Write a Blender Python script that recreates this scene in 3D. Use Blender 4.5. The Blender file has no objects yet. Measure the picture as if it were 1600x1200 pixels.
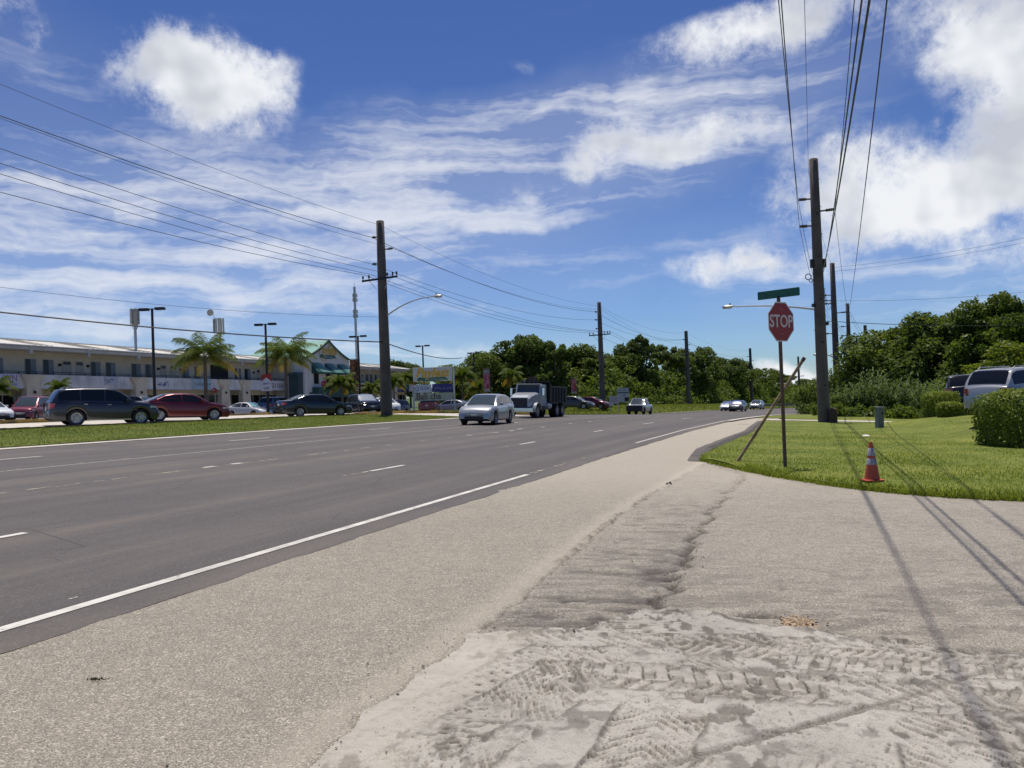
import bpy, bmesh, math, random
import numpy as np
from mathutils import Vector, Matrix, geometry
random.seed(7); RNG = np.random.default_rng(11)
SC = bpy.context.scene
COL = SC.collection
PI = math.pi
# ------------------------------------------------------------------ camera model
F = 1340.0; ROLL = math.radians(2.1); KX = math.tan(ROLL); PITCH = math.atan(16.0/F); EYE = 1.6
CR = Vector((math.cos(ROLL), 0, -math.sin(ROLL))); _U = Vector((math.sin(ROLL), 0, math.cos(ROLL))); _Y = Vector((0, 1, 0))
CF = _Y*math.cos(PITCH) + _U*math.sin(PITCH); CU = -_Y*math.sin(PITCH) + _U*math.cos(PITCH)
CPOS = Vector((0, 0, EYE))
def proj(p):
    v = Vector(p) - CPOS; z = v.dot(CF)
    return 800 + F*v.dot(CR)/z, 600 - F*v.dot(CU)/z
def ss(a, b, x):
    t = np.clip((np.asarray(x, float) - a)/(b - a), 0, 1); return t*t*(3 - 2*t)
# ------------------------------------------------------------------ road line (white edge line on our side), x as a function of y
WL = [(-40, -18.9), (0, -5.46), (17, .25), (25.5, 3.1), (38.3, 7.6), (51, 12.5), (70, 21.3), (88, 30.2), (108, 41.5), (130, 55.5), (150, 70), (180, 95), (220, 134), (260, 186), (300, 250)]
LL = [(-40, -36.7), (24.6, -14.7), (48.7, -6.5), (60, -2.3), (75, 3.8), (90, 10.2), (101, 15.3), (129, 29.5), (155, 45), (183, 64), (220, 95), (280, 155), (330, 215)]
WLy, WLx = np.array(WL).T[0], np.array(WL).T[1]
LLy, LLx = np.array(LL).T[0], np.array(LL).T[1]
def wl(y): return np.interp(y, WLy, WLx)
def ll(y): return np.interp(y, LLy, LLx)
def wdist(x, y): return (ll(y) - x)*.947           # metres left of the far road edge
def mound(x, y): return .62*ss(14.3, 18.6, x)*ss(13, 24, y)*(1 - ss(35, 43, y))
def gz(x, y):
    x = np.asarray(x, float); y = np.asarray(y, float)
    z = -KX*np.clip(x, -90, 90) - .85*ss(55, 115, y) - .4*ss(110, 200, y)
    w = wdist(x, y)
    z = z + .14*ss(1, 7, w)*(1 - ss(40, 60, y)*0) - .42*ss(15, 24, w)
    z = z + mound(x, y)
    return z
def g(x, y): return float(gz(x, y))
def bx(px, y, off=0.0):                             # x of the ground point at depth y seen in column px
    x = (px - 800)/F*y
    for _ in range(12):
        q = proj((x, y, g(x, y) + off))[0]; x += (px - q)/F*y
    return x
def at(px, py, off=0.0):                            # where the sight line meets the ground
    d = CR*((px - 800)/F) + CU*((600 - py)/F) + CF
    t, last = 1.5, 1.5
    while t < 600:
        p = CPOS + d*t
        if p.z < g(p.x, p.y) + off: break
        last = t; t *= 1.02
    lo, hi = last, t
    for _ in range(24):
        m = (lo + hi)/2; p = CPOS + d*m
        if p.z < g(p.x, p.y) + off: hi = m
        else: lo = m
    p = CPOS + d*hi
    return p.x, p.y
def hpx(y, py, px=None, x=None):                    # world z of a point at depth y, column px, row py
    if x is None: x = (px - 800)/F*y
    z = EYE
    for _ in range(8):
        q = proj((x, y, z)); z += (q[1] - py)/F*y
        if px is not None: x += (px - q[0])/F*y
    return z
def xz(px, py, y):                                  # point at depth y seen at (px,py)
    z = hpx(y, py, px=px); x = (px - 800)/F*y
    for _ in range(8):
        q = proj((x, y, z)); x += (px - q[0])/F*y; z += (q[1] - py)/F*y
    return x, z
# ------------------------------------------------------------------ mesh builder
def link(o, parent=None):
    COL.objects.link(o)
    if parent is not None: o.parent = parent
    return o
def tag(o, label=None, cat=None, group=None, kind=None):
    if label: o['label'] = label
    if cat: o['category'] = cat
    if group: o['group'] = group
    if kind: o['kind'] = kind
    return o
def empty(name, loc, label=None, cat=None, group=None, rz=0.0):
    o = bpy.data.objects.new(name, None); o.empty_display_size = .3
    o.location = loc; o.rotation_euler = (0, 0, rz); COL.objects.link(o)
    return tag(o, label, cat, group)
class MB:
    def __init__(s): s.v = []; s.f = []; s.m = []
    def add(s, vs, fs, mi=0):
        b = len(s.v); s.v.extend([tuple(p) for p in vs])
        for f in fs: s.f.append(tuple(i + b for i in f)); s.m.append(mi)
        return s
    def box(s, c, d, rz=0, mi=0, M=None, taper=1.0):
        x, y, z = d[0]/2, d[1]/2, d[2]/2
        P = [Vector((sx*x*(taper if sz > 0 else 1), sy*y*(taper if sz > 0 else 1), sz*z)) for sz in (-1, 1) for sx, sy in ((-1, -1), (1, -1), (1, 1), (-1, 1))]
        if M is None: M = Matrix.Rotation(rz, 3, 'Z')
        P = [M @ p + Vector(c) for p in P]
        return s.add(P, [(0, 3, 2, 1), (4, 5, 6, 7), (0, 1, 5, 4), (1, 2, 6, 5), (2, 3, 7, 6), (3, 0, 4, 7)], mi)
    def tube(s, pts, rad, n=8, mi=0, cap=True):
        pts = [Vector(p) for p in pts]; m = len(pts)
        if not hasattr(rad, '__len__'): rad = [rad]*m
        rings = []; prev = None
        for i, p in enumerate(pts):
            t = (pts[min(i+1, m-1)] - pts[max(i-1, 0)]).normalized()
            if prev is None:
                a = Vector((0, 0, 1)) if abs(t.z) < .9 else Vector((1, 0, 0))
                u = t.cross(a).normalized()
            else:
                u = (prev - t*prev.dot(t)).normalized()
            prev = u; w = t.cross(u)
            rings.append([p + (u*math.cos(2*PI*k/n) + w*math.sin(2*PI*k/n))*rad[i] for k in range(n)])
        V = [q for r in rings for q in r]; Fs = []
        for i in range(m-1):
            for k in range(n):
                k2 = (k+1) % n
                Fs.append((i*n+k, i*n+k2, (i+1)*n+k2, (i+1)*n+k))
        if cap: Fs.append(tuple(range(n))[::-1]); Fs.append(tuple((m-1)*n+k for k in range(n)))
        return s.add(V, Fs, mi)
    def lathe(s, prof, n=16, c=(0, 0, 0), axis='Z', mi=0):
        V = []; Fs = []
        for r, z in prof:
            for k in range(n):
                a = 2*PI*k/n; p = (r*math.cos(a), r*math.sin(a), z)
                if axis == 'Y': p = (p[0], p[2], p[1])
                if axis == 'X': p = (p[2], p[0], p[1])
                V.append((p[0]+c[0], p[1]+c[1], p[2]+c[2]))
        for i in range(len(prof)-1):
            for k in range(n):
                k2 = (k+1) % n; Fs.append((i*n+k, i*n+k2, (i+1)*n+k2, (i+1)*n+k))
        return s.add(V, Fs, mi)
    def prism(s, poly, h0, h1, M=None, mi=0):       # poly in (a,b) -> local x,y ; extruded along local z, mapped by M (4x4)
        n = len(poly)
        V = [Vector((a, b, h0)) for a, b in poly] + [Vector((a, b, h1)) for a, b in poly]
        if M is not None: V = [M @ p for p in V]
        Fs = [tuple(range(n))[::-1], tuple(range(n, 2*n))] + [(i, (i+1) % n, n+(i+1) % n, n+i) for i in range(n)]
        return s.add(V, Fs, mi)
    def build(s, name, mats, parent=None, smooth=False, bevel=0.0, sharp=None):
        me = bpy.data.meshes.new(name); me.from_pydata(s.v, [], s.f)
        if not isinstance(mats, (list, tuple)): mats = [mats]
        for m in mats: me.materials.append(m)
        if len(mats) > 1: me.polygons.foreach_set('material_index', s.m)
        me.update()
        bm = bmesh.new(); bm.from_mesh(me); bmesh.ops.recalc_face_normals(bm, faces=bm.faces); bm.to_mesh(me); bm.free()
        if smooth:
            me.polygons.foreach_set('use_smooth', [True]*len(me.polygons))
            me.set_sharp_from_angle(angle=math.radians(sharp or 40))
        o = bpy.data.objects.new(name, me); link(o, parent)
        if bevel:
            md = o.modifiers.new('bevel', 'BEVEL'); md.width = bevel; md.segments = 2; md.limit_method = 'ANGLE'
        return o
def npmesh(name, V, Fq, mat, parent=None, smooth=False, attr=None):   # numpy arrays, all faces same size
    V = np.asarray(V, np.float32); Fq = np.asarray(Fq, np.int32); n = Fq.shape[1]
    me = bpy.data.meshes.new(name)
    me.vertices.add(len(V)); me.vertices.foreach_set('co', V.ravel())
    me.loops.add(Fq.size); me.loops.foreach_set('vertex_index', Fq.ravel())
    me.polygons.add(len(Fq)); me.polygons.foreach_set('loop_start', np.arange(0, Fq.size, n, dtype=np.int32))
    me.polygons.foreach_set('loop_total', np.full(len(Fq), n, np.int32))
    if smooth: me.polygons.foreach_set('use_smooth', np.ones(len(Fq), bool))
    me.update(calc_edges=True); me.validate()
    if attr:
        for k, a in attr.items():
            at_ = me.attributes.new(k, 'FLOAT', 'POINT'); at_.data.foreach_set('value', np.asarray(a, np.float32))
    if not isinstance(mat, (list, tuple)): mat = [mat]
    for m in mat: me.materials.append(m)
    o = bpy.data.objects.new(name, me); link(o, parent); return o
def copy_tree(o, parent=None):
    c = o.copy(); COL.objects.link(c)
    if parent is not None: c.parent = parent
    for ch in list(o.children): copy_tree(ch, c)
    return c
# ------------------------------------------------------------------ numpy value noise
def _hash(ix, iy, s):
    n = (ix.astype(np.int64)*374761393 + iy.astype(np.int64)*668265263 + s*1442695041) & 0x7fffffff
    n = ((n ^ (n >> 13))*1274126177) & 0x7fffffff
    return ((n ^ (n >> 16)) & 0xffff)/65535.0
def vnoise(x, y, s=0):
    ix = np.floor(x); iy = np.floor(y); fx = x-ix; fy = y-iy; fx = fx*fx*(3-2*fx); fy = fy*fy*(3-2*fy)
    a = _hash(ix, iy, s); b = _hash(ix+1, iy, s); c = _hash(ix, iy+1, s); d = _hash(ix+1, iy+1, s)
    return (a*(1-fx)+b*fx)*(1-fy) + (c*(1-fx)+d*fx)*fy
def fbm(x, y, s=0, o=4):
    r = 0; a = .5; t = 0
    for i in range(o): r = r + a*vnoise(x*2**i+i*17.3, y*2**i-i*9.1, s+i); t += a; a *= .5
    return r/t
# ------------------------------------------------------------------ materials
class NT:
    def __init__(s, m): s.t = m.node_tree; s.n = s.t.nodes; s.l = s.t.links
    def new(s, typ, **k):
        nd = s.n.new(typ)
        for a, b in k.items(): setattr(nd, a, b)
        return nd
    def put(s, sock, v):
        if isinstance(v, bpy.types.NodeSocket): s.l.new(v, sock)
        else:
            if hasattr(sock.default_value, '__len__') and hasattr(v, '__len__') and len(v) == 3 and len(sock.default_value) == 4: v = (*v, 1)
            sock.default_value = v
    def math(s, op, a, b=None, c=None, clamp=False):
        n = s.new('ShaderNodeMath', operation=op, use_clamp=clamp); s.put(n.inputs[0], a)
        if b is not None: s.put(n.inputs[1], b)
        if c is not None: s.put(n.inputs[2], c)
        return n.outputs[0]
    def vmath(s, op, a, b=None):
        n = s.new('ShaderNodeVectorMath', operation=op); s.put(n.inputs[0], a)
        if b is not None: s.put(n.inputs[1], b)
        return n.outputs['Value'] if op in ('LENGTH', 'DOT_PRODUCT', 'DISTANCE') else n.outputs[0]
    def noise(s, vec, scale, detail=3, rough=.55, dist=0):
        n = s.new('ShaderNodeTexNoise'); s.put(n.inputs['Vector'], vec); n.inputs['Scale'].default_value = scale
        n.inputs['Detail'].default_value = detail; n.inputs['Roughness'].default_value = rough; n.inputs['Distortion'].default_value = dist
        return n.outputs['Fac']
    def voro(s, vec, scale, feat='F1', out='Distance'):
        n = s.new('ShaderNodeTexVoronoi', feature=feat); s.put(n.inputs['Vector'], vec); n.inputs['Scale'].default_value = scale
        return n.outputs[out]
    def ramp(s, f, pts):
        n = s.new('ShaderNodeValToRGB'); s.put(n.inputs[0], f); e = n.color_ramp.elements
        while len(e) < len(pts): e.new(.5)
        for i, (p, c) in enumerate(pts):
            e[i].position = p; e[i].color = (*c, 1) if hasattr(c, '__len__') else (c, c, c, 1)
        return n.outputs[0]
    def rng(s, f, a, b, c=0, d=1, smooth=False):
        n = s.new('ShaderNodeMapRange', clamp=True); n.interpolation_type = 'SMOOTHSTEP' if smooth else 'LINEAR'
        for i, v in enumerate((f, a, b, c, d)): s.put(n.inputs[i], v)
        return n.outputs[0]
    def mix(s, f, a, b, mode='MIX'):
        n = s.new('ShaderNodeMix', data_type='RGBA', blend_type=mode); s.put(n.inputs[0], f)
        s.put(n.inputs[6], a); s.put(n.inputs[7], b); return n.outputs[2]
    def bump(s, h, strength=.5, dist=.01, nrm=None):
        n = s.new('ShaderNodeBump'); s.put(n.inputs['Height'], h); n.inputs['Strength'].default_value = strength; n.inputs['Distance'].default_value = dist
        if nrm is not None: s.put(n.inputs['Normal'], nrm)
        return n.outputs[0]
    def attr(s, name):
        n = s.new('ShaderNodeAttribute', attribute_name=name); return n.outputs['Fac']
    def map(s, vec, loc=(0, 0, 0), rot=(0, 0, 0), scale=(1, 1, 1)):
        n = s.new('ShaderNodeMapping'); s.put(n.inputs[0], vec); n.inputs[1].default_value = loc; n.inputs[2].default_value = rot; n.inputs[3].default_value = scale
        return n.outputs[0]
def material(name, color=(.5, .5, .5), rough=.7, metal=0.0, spec=None, coat=0.0, fn=None, emis=None):
    m = bpy.data.materials.new(name); m.use_nodes = True; t = NT(m); b = t.n['Principled BSDF']
    b.inputs['Base Color'].default_value = (*color, 1); b.inputs['Roughness'].default_value = rough; b.inputs['Metallic'].default_value = metal
    if spec is not None: b.inputs['Specular IOR Level'].default_value = spec
    if coat: b.inputs['Coat Weight'].default_value = coat; b.inputs['Coat Roughness'].default_value = .04
    m.diffuse_color = (*color, 1)
    if fn:
        tc = t.new('ShaderNodeTexCoord'); geo = t.new('ShaderNodeNewGeometry')
        fn(t, b, tc.outputs['Object'], geo.outputs['Position'])
    return m
def vary(c, amt=.25, scale=3.0, bump=0.0, bscale=40, bdist=.004, detail=5, c2=None, rr=None):
    def fn(t, b, ob, pos):
        f = t.noise(pos, scale, detail, .6)
        lo = tuple(v*(1-amt) for v in c); hi = tuple(min(1, v*(1+amt)) for v in c)
        col = t.ramp(f, [(.3, lo), (.7, hi)])
        if c2 is not None: col = t.mix(t.rng(t.noise(pos, scale*.37+.1, 4), .52, .68), col, c2)
        t.put(b.inputs['Base Color'], col)
        if rr: t.put(b.inputs['Roughness'], t.rng(f, .3, .7, rr[0], rr[1]))
        if bump: t.put(b.inputs['Normal'], t.bump(t.noise(pos, bscale, 4), bump, bdist))
    return fn
def plain(name, c, rough=.7, amt=.15, scale=3.0, **k):
    kw = {q: k.pop(q) for q in ('bump', 'bscale', 'bdist', 'c2') if q in k}
    return material(name, c, rough, fn=vary(c, amt, scale, **kw), **k)
# ------------------------------------------------------------------ camera, sun, sky
cam = bpy.data.cameras.new('camera'); cam.sensor_width = 36; cam.lens = 36*F/1600; cam.clip_end = 8000; cam.clip_start = .1
co = bpy.data.objects.new('camera', cam); COL.objects.link(co)
R = Matrix((CR, CU, -CF)).transposed().to_4x4(); co.matrix_world = Matrix.Translation(CPOS) @ R
SC.camera = co
SUN_EL = math.radians(75); SUN_AZ = math.radians(-4)
sd = Vector((math.sin(SUN_AZ)*math.cos(SUN_EL), math.cos(SUN_AZ)*math.cos(SUN_EL), math.sin(SUN_EL)))
sl = bpy.data.lights.new('sun', 'SUN'); sl.energy = 4.9; sl.angle = math.radians(.53); sl.color = (1, .93, .82)
so = bpy.data.objects.new('sun', sl); COL.objects.link(so); so.rotation_euler = sd.to_track_quat('Z', 'Y').to_euler(); so.location = (0, 0, 60)
W = bpy.data.worlds.new('World'); SC.world = W; W.use_nodes = True
t = NT(W); bg = t.n['Background']
sky = t.new('ShaderNodeTexSky', sky_type='NISHITA'); sky.sun_disc = False; sky.sun_elevation = SUN_EL; sky.sun_rotation = SUN_AZ
sky.air_density = 1.0; sky.dust_density = 0.0; sky.ozone_density = 3.0; sky.altitude = 0
tc = t.new('ShaderNodeTexCoord'); D = tc.outputs['Generated']
sx = t.new('ShaderNodeSeparateXYZ'); t.put(sx.inputs[0], D)
X, Y, Z = sx.outputs
az = t.math('ARCTAN2', X, Y); el = t.math('ARCSINE', Z)
def az_el(px, py):
    d = (CR*((px-800)/F) + CU*((600-py)/F) + CF).normalized(); return math.atan2(d.x, d.y), math.asin(d.z)
comb = t.new('ShaderNodeCombineXYZ'); t.put(comb.inputs[0], az); t.put(comb.inputs[1], el); AE = comb.outputs[0]
# domain warp so that cloud edges break up
n1 = t.new('ShaderNodeTexNoise'); t.put(n1.inputs['Vector'], D); n1.inputs['Scale'].default_value = 7; n1.inputs['Detail'].default_value = 4; n1.inputs['Roughness'].default_value = .6
wv = t.vmath('SUBTRACT', n1.outputs['Color'], (.5, .5, .5))
AEw = t.vmath('ADD', AE, t.vmath('MULTIPLY', wv, (.10, .08, 0)))
def blob(px, py, rx, ry, rot=0.0, w=1.0):
    a, e = az_el(px, py); k = 1.85
    n = t.new('ShaderNodeMapping', vector_type='TEXTURE'); t.put(n.inputs[0], AEw); n.inputs[1].default_value = (a, e, 0); n.inputs[2].default_value = (0, 0, math.radians(rot)); n.inputs[3].default_value = (rx*k/F, ry*k/F, 1)
    gt = t.new('ShaderNodeTexGradient', gradient_type='SPHERICAL'); t.put(gt.inputs[0], n.outputs[0])
    return t.math('MULTIPLY', gt.outputs['Fac'], w*1.22)
CUM = [(300, 110, 78, 46, 0, 1.0), (350, 150, 62, 50, -20, .85), (400, 110, 40, 26, 10, .5), (245, 85, 40, 28, 20, .45),
       (1150, 48, 120, 26, 12, .8), (1270, 20, 90, 30, 0, .6), (1545, 50, 90, 52, 0, .85), (1610, 110, 80, 50, 0, .6),
       (1600, 215, 60, 60, 0, .8), (1500, 270, 90, 44, 30, .72), (1345, 262, 75, 34, 0, .7), (1400, 325, 120, 34, 5, .65), (1235, 310, 45, 22, 0, .35), (1545, 330, 80, 40, 0, .5),
       (1030, 235, 110, 26, 8, .72), (950, 215, 60, 30, 30, .5), (1150, 215, 90, 20, 4, .5), (880, 285, 80, 24, 20, .4),
       (1190, 418, 110, 18, 0, .8), (1590, 405, 60, 24, 0, .55), (1225, 580, 46, 17, 0, 1.0), (1290, 590, 70, 16, 0, .8), (1450, 345, 90, 30, 0, .5),
       (815, 88, 12, 12, 30, .22), (60, 60, 26, 10, 60, .3), (-20, 20, 50, 26, 0, .5), (1560, 560, 110, 20, 0, .4)]
tot = None
for c in CUM:
    b = blob(*c); tot = b if tot is None else t.math('ADD', tot, b)
nz = t.noise(D, 15, 9, .70)
nzf = nz
dens = t.math('ADD', t.math('MULTIPLY', tot, 1.05), t.math('MULTIPLY', t.math('SUBTRACT', nz, .5), t.math('MULTIPLY', t.math('MINIMUM', t.math('ADD', t.math('MULTIPLY', tot, 2.2), .10), 1.0), 3.2)))

cum = t.rng(dens, .06, 1.32, 0, 1, True)
# cirrus: streaks fanning up to the right, in direction space
s1 = t.map(AE, rot=(0, 0, math.radians(-11)), scale=(2.6, 22, 1))
s2 = t.map(AE, rot=(0, 0, math.radians(4)), scale=(2.0, 30, 1))
wav = t.vmath('MULTIPLY', wv, (.9, 1.3, 1.0))
c1 = t.noise(t.vmath('ADD', s1, wav), 1.25, 6, .6, .1)
c2 = t.noise(t.vmath('ADD', s2, wav), 1.6, 4, .6, .1)
c3 = nz
cir = t.math('ADD', t.math('MULTIPLY', c1, .6), t.math('MULTIPLY', c2, .4))
cir = t.math('ADD', cir, t.math('MULTIPLY', t.math('SUBTRACT', c3, .5), .10))
cm = None
for c in [(620, 300, 430, 80, 8, .95), (250, 440, 420, 80, 0, .8), (950, 250, 250, 60, 10, .6), (90, 300, 200, 70, 0, .55), (780, 210, 230, 50, 12, .55), (1050, 400, 230, 60, 0, .4), (700, 545, 260, 26, 0, .6), (1500, 430, 230, 60, 0, .6), (60, 120, 160, 70, -20, .35), (1250, 110, 220, 70, 10, .35), (100, 480, 350, 60, 0, .35)]:
    b = blob(*c); cm = b if cm is None else t.math('ADD', cm, b)
cirm = t.math('MULTIPLY', t.rng(t.math('ADD', cir, t.math('MULTIPLY', t.math('MINIMUM', cm, 1.1), .15)), .50, .80, 0, 1, True), t.math('MINIMUM', t.math('ADD', t.math('MULTIPLY', cm, .88), .02), .74))
veil = t.math('MULTIPLY', t.math('MINIMUM', cm, 1.0), .14)
alpha = t.math('MAXIMUM', cum, t.math('MAXIMUM', cirm, veil), clamp=True)
alpha = t.math('SUBTRACT', 1.0, t.math('MULTIPLY', t.math('SUBTRACT', 1.0, cum), t.math('SUBTRACT', 1.0, t.math('MAXIMUM', cirm, veil))))
# cloud brightness: thick parts slightly grey beneath, edges white
shade = t.noise(t.vmath('ADD', D, (0, 0, .02)), 9, 3, .6)
ccol = t.mix(t.math('MULTIPLY', t.rng(dens, .45, 1.2), t.rng(shade, .42, .60)), (10.3, 10.5, 10.9), (6.5, 6.9, 7.7))
hs = t.new('ShaderNodeHueSaturation'); hs.inputs['Hue'].default_value = .512; hs.inputs['Saturation'].default_value = 1.12; hs.inputs['Value'].default_value = 1.0; t.put(hs.inputs['Color'], sky.outputs[0])
grade = t.mix(t.rng(Z, .0, .30, 0, 1, True), (.60, .80, 1.18), (.63, .74, .95))
skyc = t.mix(1.0, hs.outputs[0], grade, 'MULTIPLY')
t.put(bg.inputs['Color'], t.mix(alpha, skyc, ccol)); bg.inputs['Strength'].default_value = .085
SC.view_settings.view_transform = 'Standard'; SC.view_settings.look = 'None'; SC.view_settings.exposure = 0; SC.view_settings.gamma = 1
SC.render.engine = 'CYCLES'; SC.cycles.use_denoising = True
SC.cycles.max_bounces = 6; SC.cycles.diffuse_bounces = 3; SC.cycles.glossy_bounces = 3; SC.cycles.transparent_max_bounces = 8
W.cycles.sampling_method = 'MANUAL'; W.cycles.sample_map_resolution = 512
# ------------------------------------------------------------------ ground materials
def m_ground(t, b, ob, pos):
    n = t.noise(pos, .5, 6, .6); n2 = t.noise(pos, 6, 5, .65)
    c = t.ramp(n, [(.35, (.055, .085, .018)), (.6, (.085, .12, .03)), (.75, (.16, .13, .07))])
    t.put(b.inputs['Base Color'], t.mix(t.math('MULTIPLY', n2, .6), c, (.04, .065, .015)))
    t.put(b.inputs['Normal'], t.bump(n2, .5, .05))
M_ground = material('ground_soil', (.08, .11, .03), .95, fn=m_ground)
def m_asphalt(t, b, ob, pos):
    u = t.attr('off'); sv = t.attr('along')
    cv = t.new('ShaderNodeCombineXYZ'); t.put(cv.inputs[0], t.math('MULTIPLY', sv, .035)); t.put(cv.inputs[1], u)
    lane = t.noise(cv.outputs[0], .95, 5, .62)                        # wheel paths run with the lanes
    fine = t.voro(pos, 85, 'F1', 'Color'); fs = t.new('ShaderNodeSeparateColor'); t.put(fs.inputs[0], fine)
    mott = t.noise(pos, .55, 6, .62); g2 = t.noise(pos, 26, 4, .7)
    c = t.ramp(lane, [(.36, (.056, .049, .044)), (.5, (.082, .070, .060)), (.62, (.122, .101, .082))])
    c = t.mix(t.rng(mott, .45, .7, 0, .6), c, (.052, .046, .043))
    c = t.mix(t.rng(fs.outputs[0], .8, 1.0, 0, .32), c, (.30, .27, .25))
    c = t.mix(t.rng(g2, .35, .7, .3, 0), c, (.05, .047, .047))
    ph = t.math('ABSOLUTE', t.math('SUBTRACT', t.math('FRACT', t.math('DIVIDE', t.math('ADD', u, .2), 3.3)), .5))
    oil = t.math('MULTIPLY', t.rng(ph, .0, .12, .3, 0, True), t.rng(t.noise(cv.outputs[0], 2.2, 3), .4, .65))
    c = t.mix(oil, c, (.05, .047, .047))
    seam = t.math('ABSOLUTE', t.math('SUBTRACT', u, t.math('ADD', 3.55, t.math('MULTIPLY', t.noise(pos, 2.5, 4), .12))))
    c = t.mix(t.math('MULTIPLY', t.rng(seam, .0, .018, .75, 0), t.rng(t.noise(pos, .9, 2), .42, .56)), c, (.02, .019, .019))
    seam = t.math('ABSOLUTE', t.math('SUBTRACT', u, t.math('ADD', 10.75, t.math('MULTIPLY', t.noise(pos, 2.5, 4), .12))))
    c = t.mix(t.math('MULTIPLY', t.rng(seam, .0, .04, .75, 0), t.rng(t.noise(pos, .9, 2), .38, .5)), c, (.022, .02, .02))
    wp = t.vmath('ADD', pos, t.vmath('MULTIPLY', t.vmath('SUBTRACT', (t.new('ShaderNodeTexNoise').outputs['Color']), (.5, .5, .5)), (.3, .3, 0)))
    ve = t.voro(wp, .42, 'DISTANCE_TO_EDGE', 'Distance'); c = t.mix(t.math('MULTIPLY', t.rng(ve, .0, .006, .8, 0), t.rng(t.noise(pos, .25, 3), .5, .6)), c, (.016, .015, .014))
    t.put(b.inputs['Base Color'], c); t.put(b.inputs['Roughness'], t.rng(g2, .3, .7, .6, .85))
    t.put(b.inputs['Normal'], t.bump(t.math('ADD', fs.outputs[1], t.math('MULTIPLY', g2, 2)), .35, .004))
M_asphalt = material('road_asphalt', (.1, .1, .1), .7, fn=m_asphalt)
def aggregate(base, warm, dark, s1=75, amt=1.0):
    def fn(t, b, ob, pos):
        v1 = t.new('ShaderNodeTexVoronoi'); t.put(v1.inputs['Vector'], t.vmath('MULTIPLY', pos, (1, 1, .3))); v1.inputs['Scale'].default_value = s1
        sc = t.new('ShaderNodeSeparateColor'); t.put(sc.inputs[0], v1.outputs['Color'])
        v2 = t.new('ShaderNodeTexVoronoi'); t.put(v2.inputs['Vector'], t.vmath('MULTIPLY', pos, (1, 1, .3))); v2.inputs['Scale'].default_value = s1*.55
        sc2 = t.new('ShaderNodeSeparateColor'); t.put(sc2.inputs[0], v2.outputs['Color'])
        big = t.noise(pos, .8, 6, .62); mid = t.noise(pos, 7, 5, .65)
        c = t.mix(t.rng(big, .35, .68), base, warm)
        c = t.mix(t.rng(sc.outputs[0], 0, 1, 0, .85*amt), c, tuple(v*.42 for v in base))
        c = t.mix(t.rng(sc.outputs[1], .66, 1.0, 0, .8*amt), c, (.66, .61, .52))
        c = t.mix(t.rng(sc2.outputs[2], .88, 1.0, 0, .7*amt), c, (.70, .62, .50))
        c = t.mix(t.rng(sc2.outputs[0], .90, 1.0, 0, .5*amt), c, (.10, .085, .075))
        c = t.mix(t.rng(mid, .48, .70, 0, .5), c, dark)
        d = t.attr('dark'); c = t.mix(t.math('MULTIPLY', d, .92), c, (.066, .057, .050))
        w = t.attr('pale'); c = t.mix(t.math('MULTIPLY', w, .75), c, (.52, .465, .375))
        o = t.attr('rust'); c = t.mix(o, c, t.mix(sc.outputs[2], (.40, .24, .12), (.52, .42, .29)))
        t.put(b.inputs['Base Color'], c)
        h = t.math('ADD', t.math('MULTIPLY', v1.outputs['Distance'], -1.0), t.math('MULTIPLY', v2.outputs['Distance'], -.7))
        h = t.math('ADD', h, t.math('MULTIPLY', mid, .8))
        t.put(b.inputs['Normal'], t.bump(h, .9*amt, .008))
    return fn
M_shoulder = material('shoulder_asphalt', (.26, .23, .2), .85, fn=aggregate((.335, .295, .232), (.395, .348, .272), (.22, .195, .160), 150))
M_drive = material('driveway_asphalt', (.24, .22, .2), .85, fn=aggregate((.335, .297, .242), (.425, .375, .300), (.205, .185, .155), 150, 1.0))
def m_mud(t, b, ob, pos):
    big = t.noise(pos, 1.3, 6, .6); mid = t.noise(pos, 14, 6, .7); fine = t.noise(pos, 120, 3, .6)
    v = t.voro(pos, 150, 'F1', 'Color'); sc = t.new('ShaderNodeSeparateColor'); t.put(sc.inputs[0], v)
    c = t.ramp(big, [(.32, (.325, .305, .268)), (.5, (.405, .380, .335)), (.7, (.475, .448, .395))])
    c = t.mix(t.rng(mid, .5, .66, 0, .5), c, (.20, .175, .138))
    c = t.mix(t.rng(sc.outputs[0], .8, 1, 0, .4), c, (.52, .49, .43)); c = t.mix(t.rng(sc.outputs[1], .86, 1, 0, .5), c, (.12, .10, .085))
    c = t.mix(t.math('MULTIPLY', t.attr('dark'), .95), c, (.060, .048, .036))
    c = t.mix(t.math('MULTIPLY', t.attr('pale'), .7), c, (.47, .43, .36))
    t.put(b.inputs['Base Color'], c)
    t.put(b.inputs['Normal'], t.bump(t.math('ADD', mid, t.math('MULTIPLY', fine, .45)), 1.0, .014))
M_mud = material('dried_mud', (.33, .3, .26), .95, fn=m_mud)
def m_grass(t, b, ob, pos):
    n = t.noise(pos, .45, 5, .6); n2 = t.noise(pos, 9, 5, .7); n3 = t.noise(pos, 2.1, 4, .65)
    c = t.ramp(n, [(.3, (.085, .120, .020)), (.5, (.14, .17, .030)), (.7, (.22, .225, .048))])
    c = t.mix(t.rng(n3, .5, .7, 0, .45), c, (.25, .26, .05)); c = t.mix(t.rng(t.noise(pos, 1.1, 5, .7), .60, .70, 0, .6), c, (.24, .19, .09))
    c = t.mix(t.rng(n2, .5, .75, 0, .5), c, (.05, .095, .014))
    t.put(b.inputs['Base Color'], c); t.put(b.inputs['Normal'], t.bump(n2, .8, .05))
M_grass = material('lawn_turf', (.1, .15, .02), .9, spec=.2, fn=m_grass)
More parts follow.
